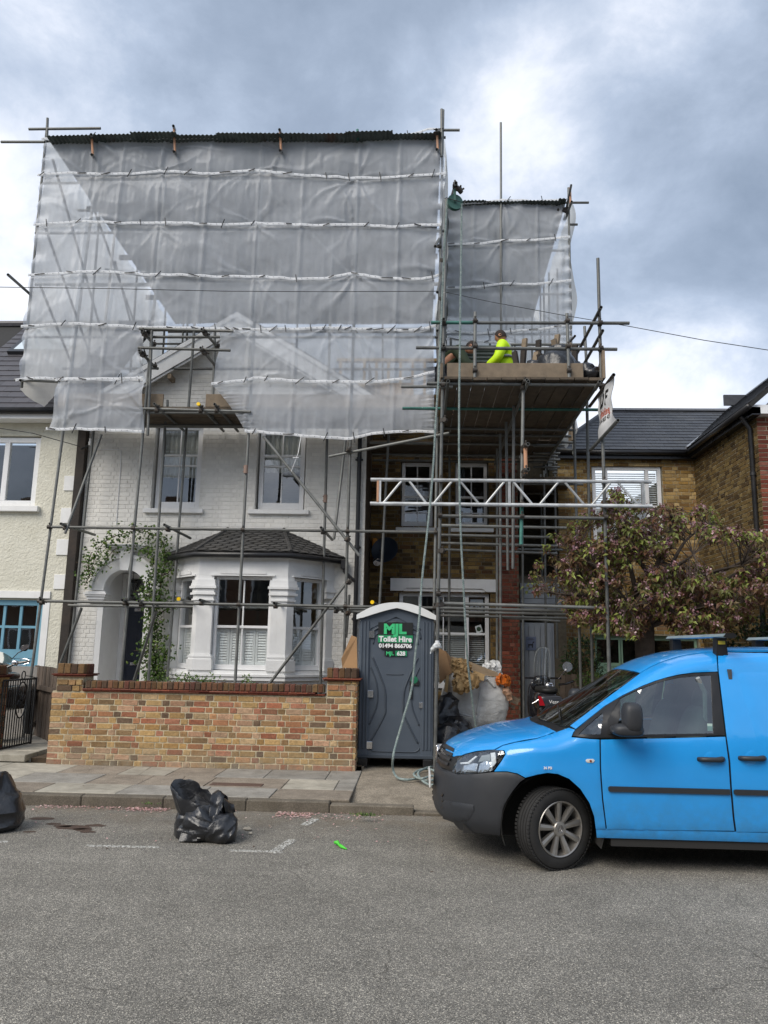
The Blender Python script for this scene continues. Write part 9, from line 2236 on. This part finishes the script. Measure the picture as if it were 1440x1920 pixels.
bd = {'pelvis': ((-.16,0,.78), (.15,.12)), 'waist': ((-.02,0,.98), (.145,.12)), 'chest': ((.20,0,1.13), (.17,.125)), 'neck': ((.33,0,1.20), .058), 'head': ((.42,.0,1.235), .1),
      'hipL': ((-.16,.09,.74), .095), 'hipR': ((-.16,-.09,.74), .095), 'kneeL': ((.10,.12,.46), .062), 'kneeR': ((.12,-.12,.46), .062), 'ankleL': ((-.02,.13,.09), .042), 'ankleR': ((-.0,-.13,.09), .042), 'toeL': ((.16,.14,.035), .035), 'toeR': ((.18,-.14,.035), .035),
      'shoulderL': ((.22,.18,1.13), .075), 'shoulderR': ((.22,-.18,1.13), .075), 'elbowL': ((.36,.22,.86), .055), 'elbowR': ((.36,-.22,.86), .055), 'wristL': ((.55,.14,.78), .036), 'wristR': ((.54,-.14,.80), .036)}
wp2 = P(880,655,12.9); worker('crouching man in dark green jacket bending forward behind the left guard post', (wp2.x-.38, 12.9, 5.62+.10), rad(-12), bd, M_GJ, (.85,0,-.55))
# tin sheets and timber bits stacked on the platform
tss = empty('tin_stack', (.9, 14.2, 5.62), 'dark corrugated tin sheets stacked on edge behind the crouching man', 'tin sheets')
for j, z0 in enumerate((6.36, 6.86)):
    def fn(a, b, z0=z0): X = .42+1.35*a; Z = z0+.42*b; return (X, 14.1+.1*b+.014*math.sin(Z/.05*6.283)*0+.012*math.sin(X/.076*6.283), Z)
    k = MB().grid(lambda a, b: (.42+1.35*a, 13.72+.016*math.sin(b*70)+.1*b, 5.63+.9*j+.88*b), 6, 90); k.build('corrugated_sheet', M_TIN, tss)
for x in (.6, 1.5): MB().tube((x,13.62,5.62),(x,13.7,7.5), TR, 8).build('upright', M_TUBE, tss)
rng = random.Random(9); k0 = None
for i in range(16):
    x = 1.62+rng.random()*.95; a = Vector((x, 12.3+rng.uniform(-.2,.3), 5.62)); b = a+Vector((rng.uniform(-.25,.25), rng.uniform(-.1,.2), rng.uniform(.9,1.45))); d = (b-a).normalized(); s = d.orthogonal().normalized()
    o = MB().obox((a+b)/2, s, d.cross(s), d, .05, .09, (b-a).length, r=rng.random()).build('timber_offcut', rng.choice([M_WOODOLD, M_BLACKTIM, M_BLACKTIM])); tag(o, 'dark timber offcuts standing in a jumble behind the bin bags on the platform', 'timber', 'timber offcuts on the platform')

# ================================================================== the terrace across the road, behind the camera (it shows in the window panes)
M_OPPB = pm('opposite_brick', hexc('6e5240'), .9, var=.2, bump=.4, bscale=30); M_OPPW = pm('opposite_render', hexc('b8b2a4'), .85)
for i in range(7):
    x0 = -30+i*8.2; g = empty('terraced_house', (x0+4, -10.5, 0), ['brick terraced house across the road, %s' % n for n in ('far left end','second from the left end','third from the left end','facing the white house','facing the brick house','second from the right end','far right end')][i], 'house', 'houses across the road')
    h = 5.6+(i % 3)*.25; k = MB(); k.box(x0, x0+8.15, -19, -10.5, -.02, h); k.build('wall', M_OPPB if i % 3 else M_OPPW, g)
    k = MB(); k.prism([(x0,-10.1,h),(x0,-14.7,h+3.0),(x0,-19.3,h)], (8.15,0,0)); k.prism([(x0+.6,-10.45,h+.01),(x0+3.6,-10.45,h+.01),(x0+2.1,-10.45,h+2.0)], (0,-3.2,0)); k.build('roof', M_SLATE, g)
    k = MB(); k.box(x0+7.4,x0+8.1,-15.4,-14.2,h+1.8,h+4.2); k.build('chimney', M_OPPB, g)
    for wx in (1.2,3.2,5.6):
        for wz in (.9,3.5): f = MB().box(x0+wx, x0+wx+1.2, -10.52, -10.45, wz, wz+1.5).build('window', M_WHITE, g); MB().box(x0+wx+.08, x0+wx+1.12, -10.449, -10.44, wz+.08, wz+1.42).build('pane', pm('far_glass', (.03,.035,.04), .08), f)
MB().box(-60, 60, -10.4, -5.6, -.02, .10).build('far_pavement', M_SLABG)['kind'] = 'structure'
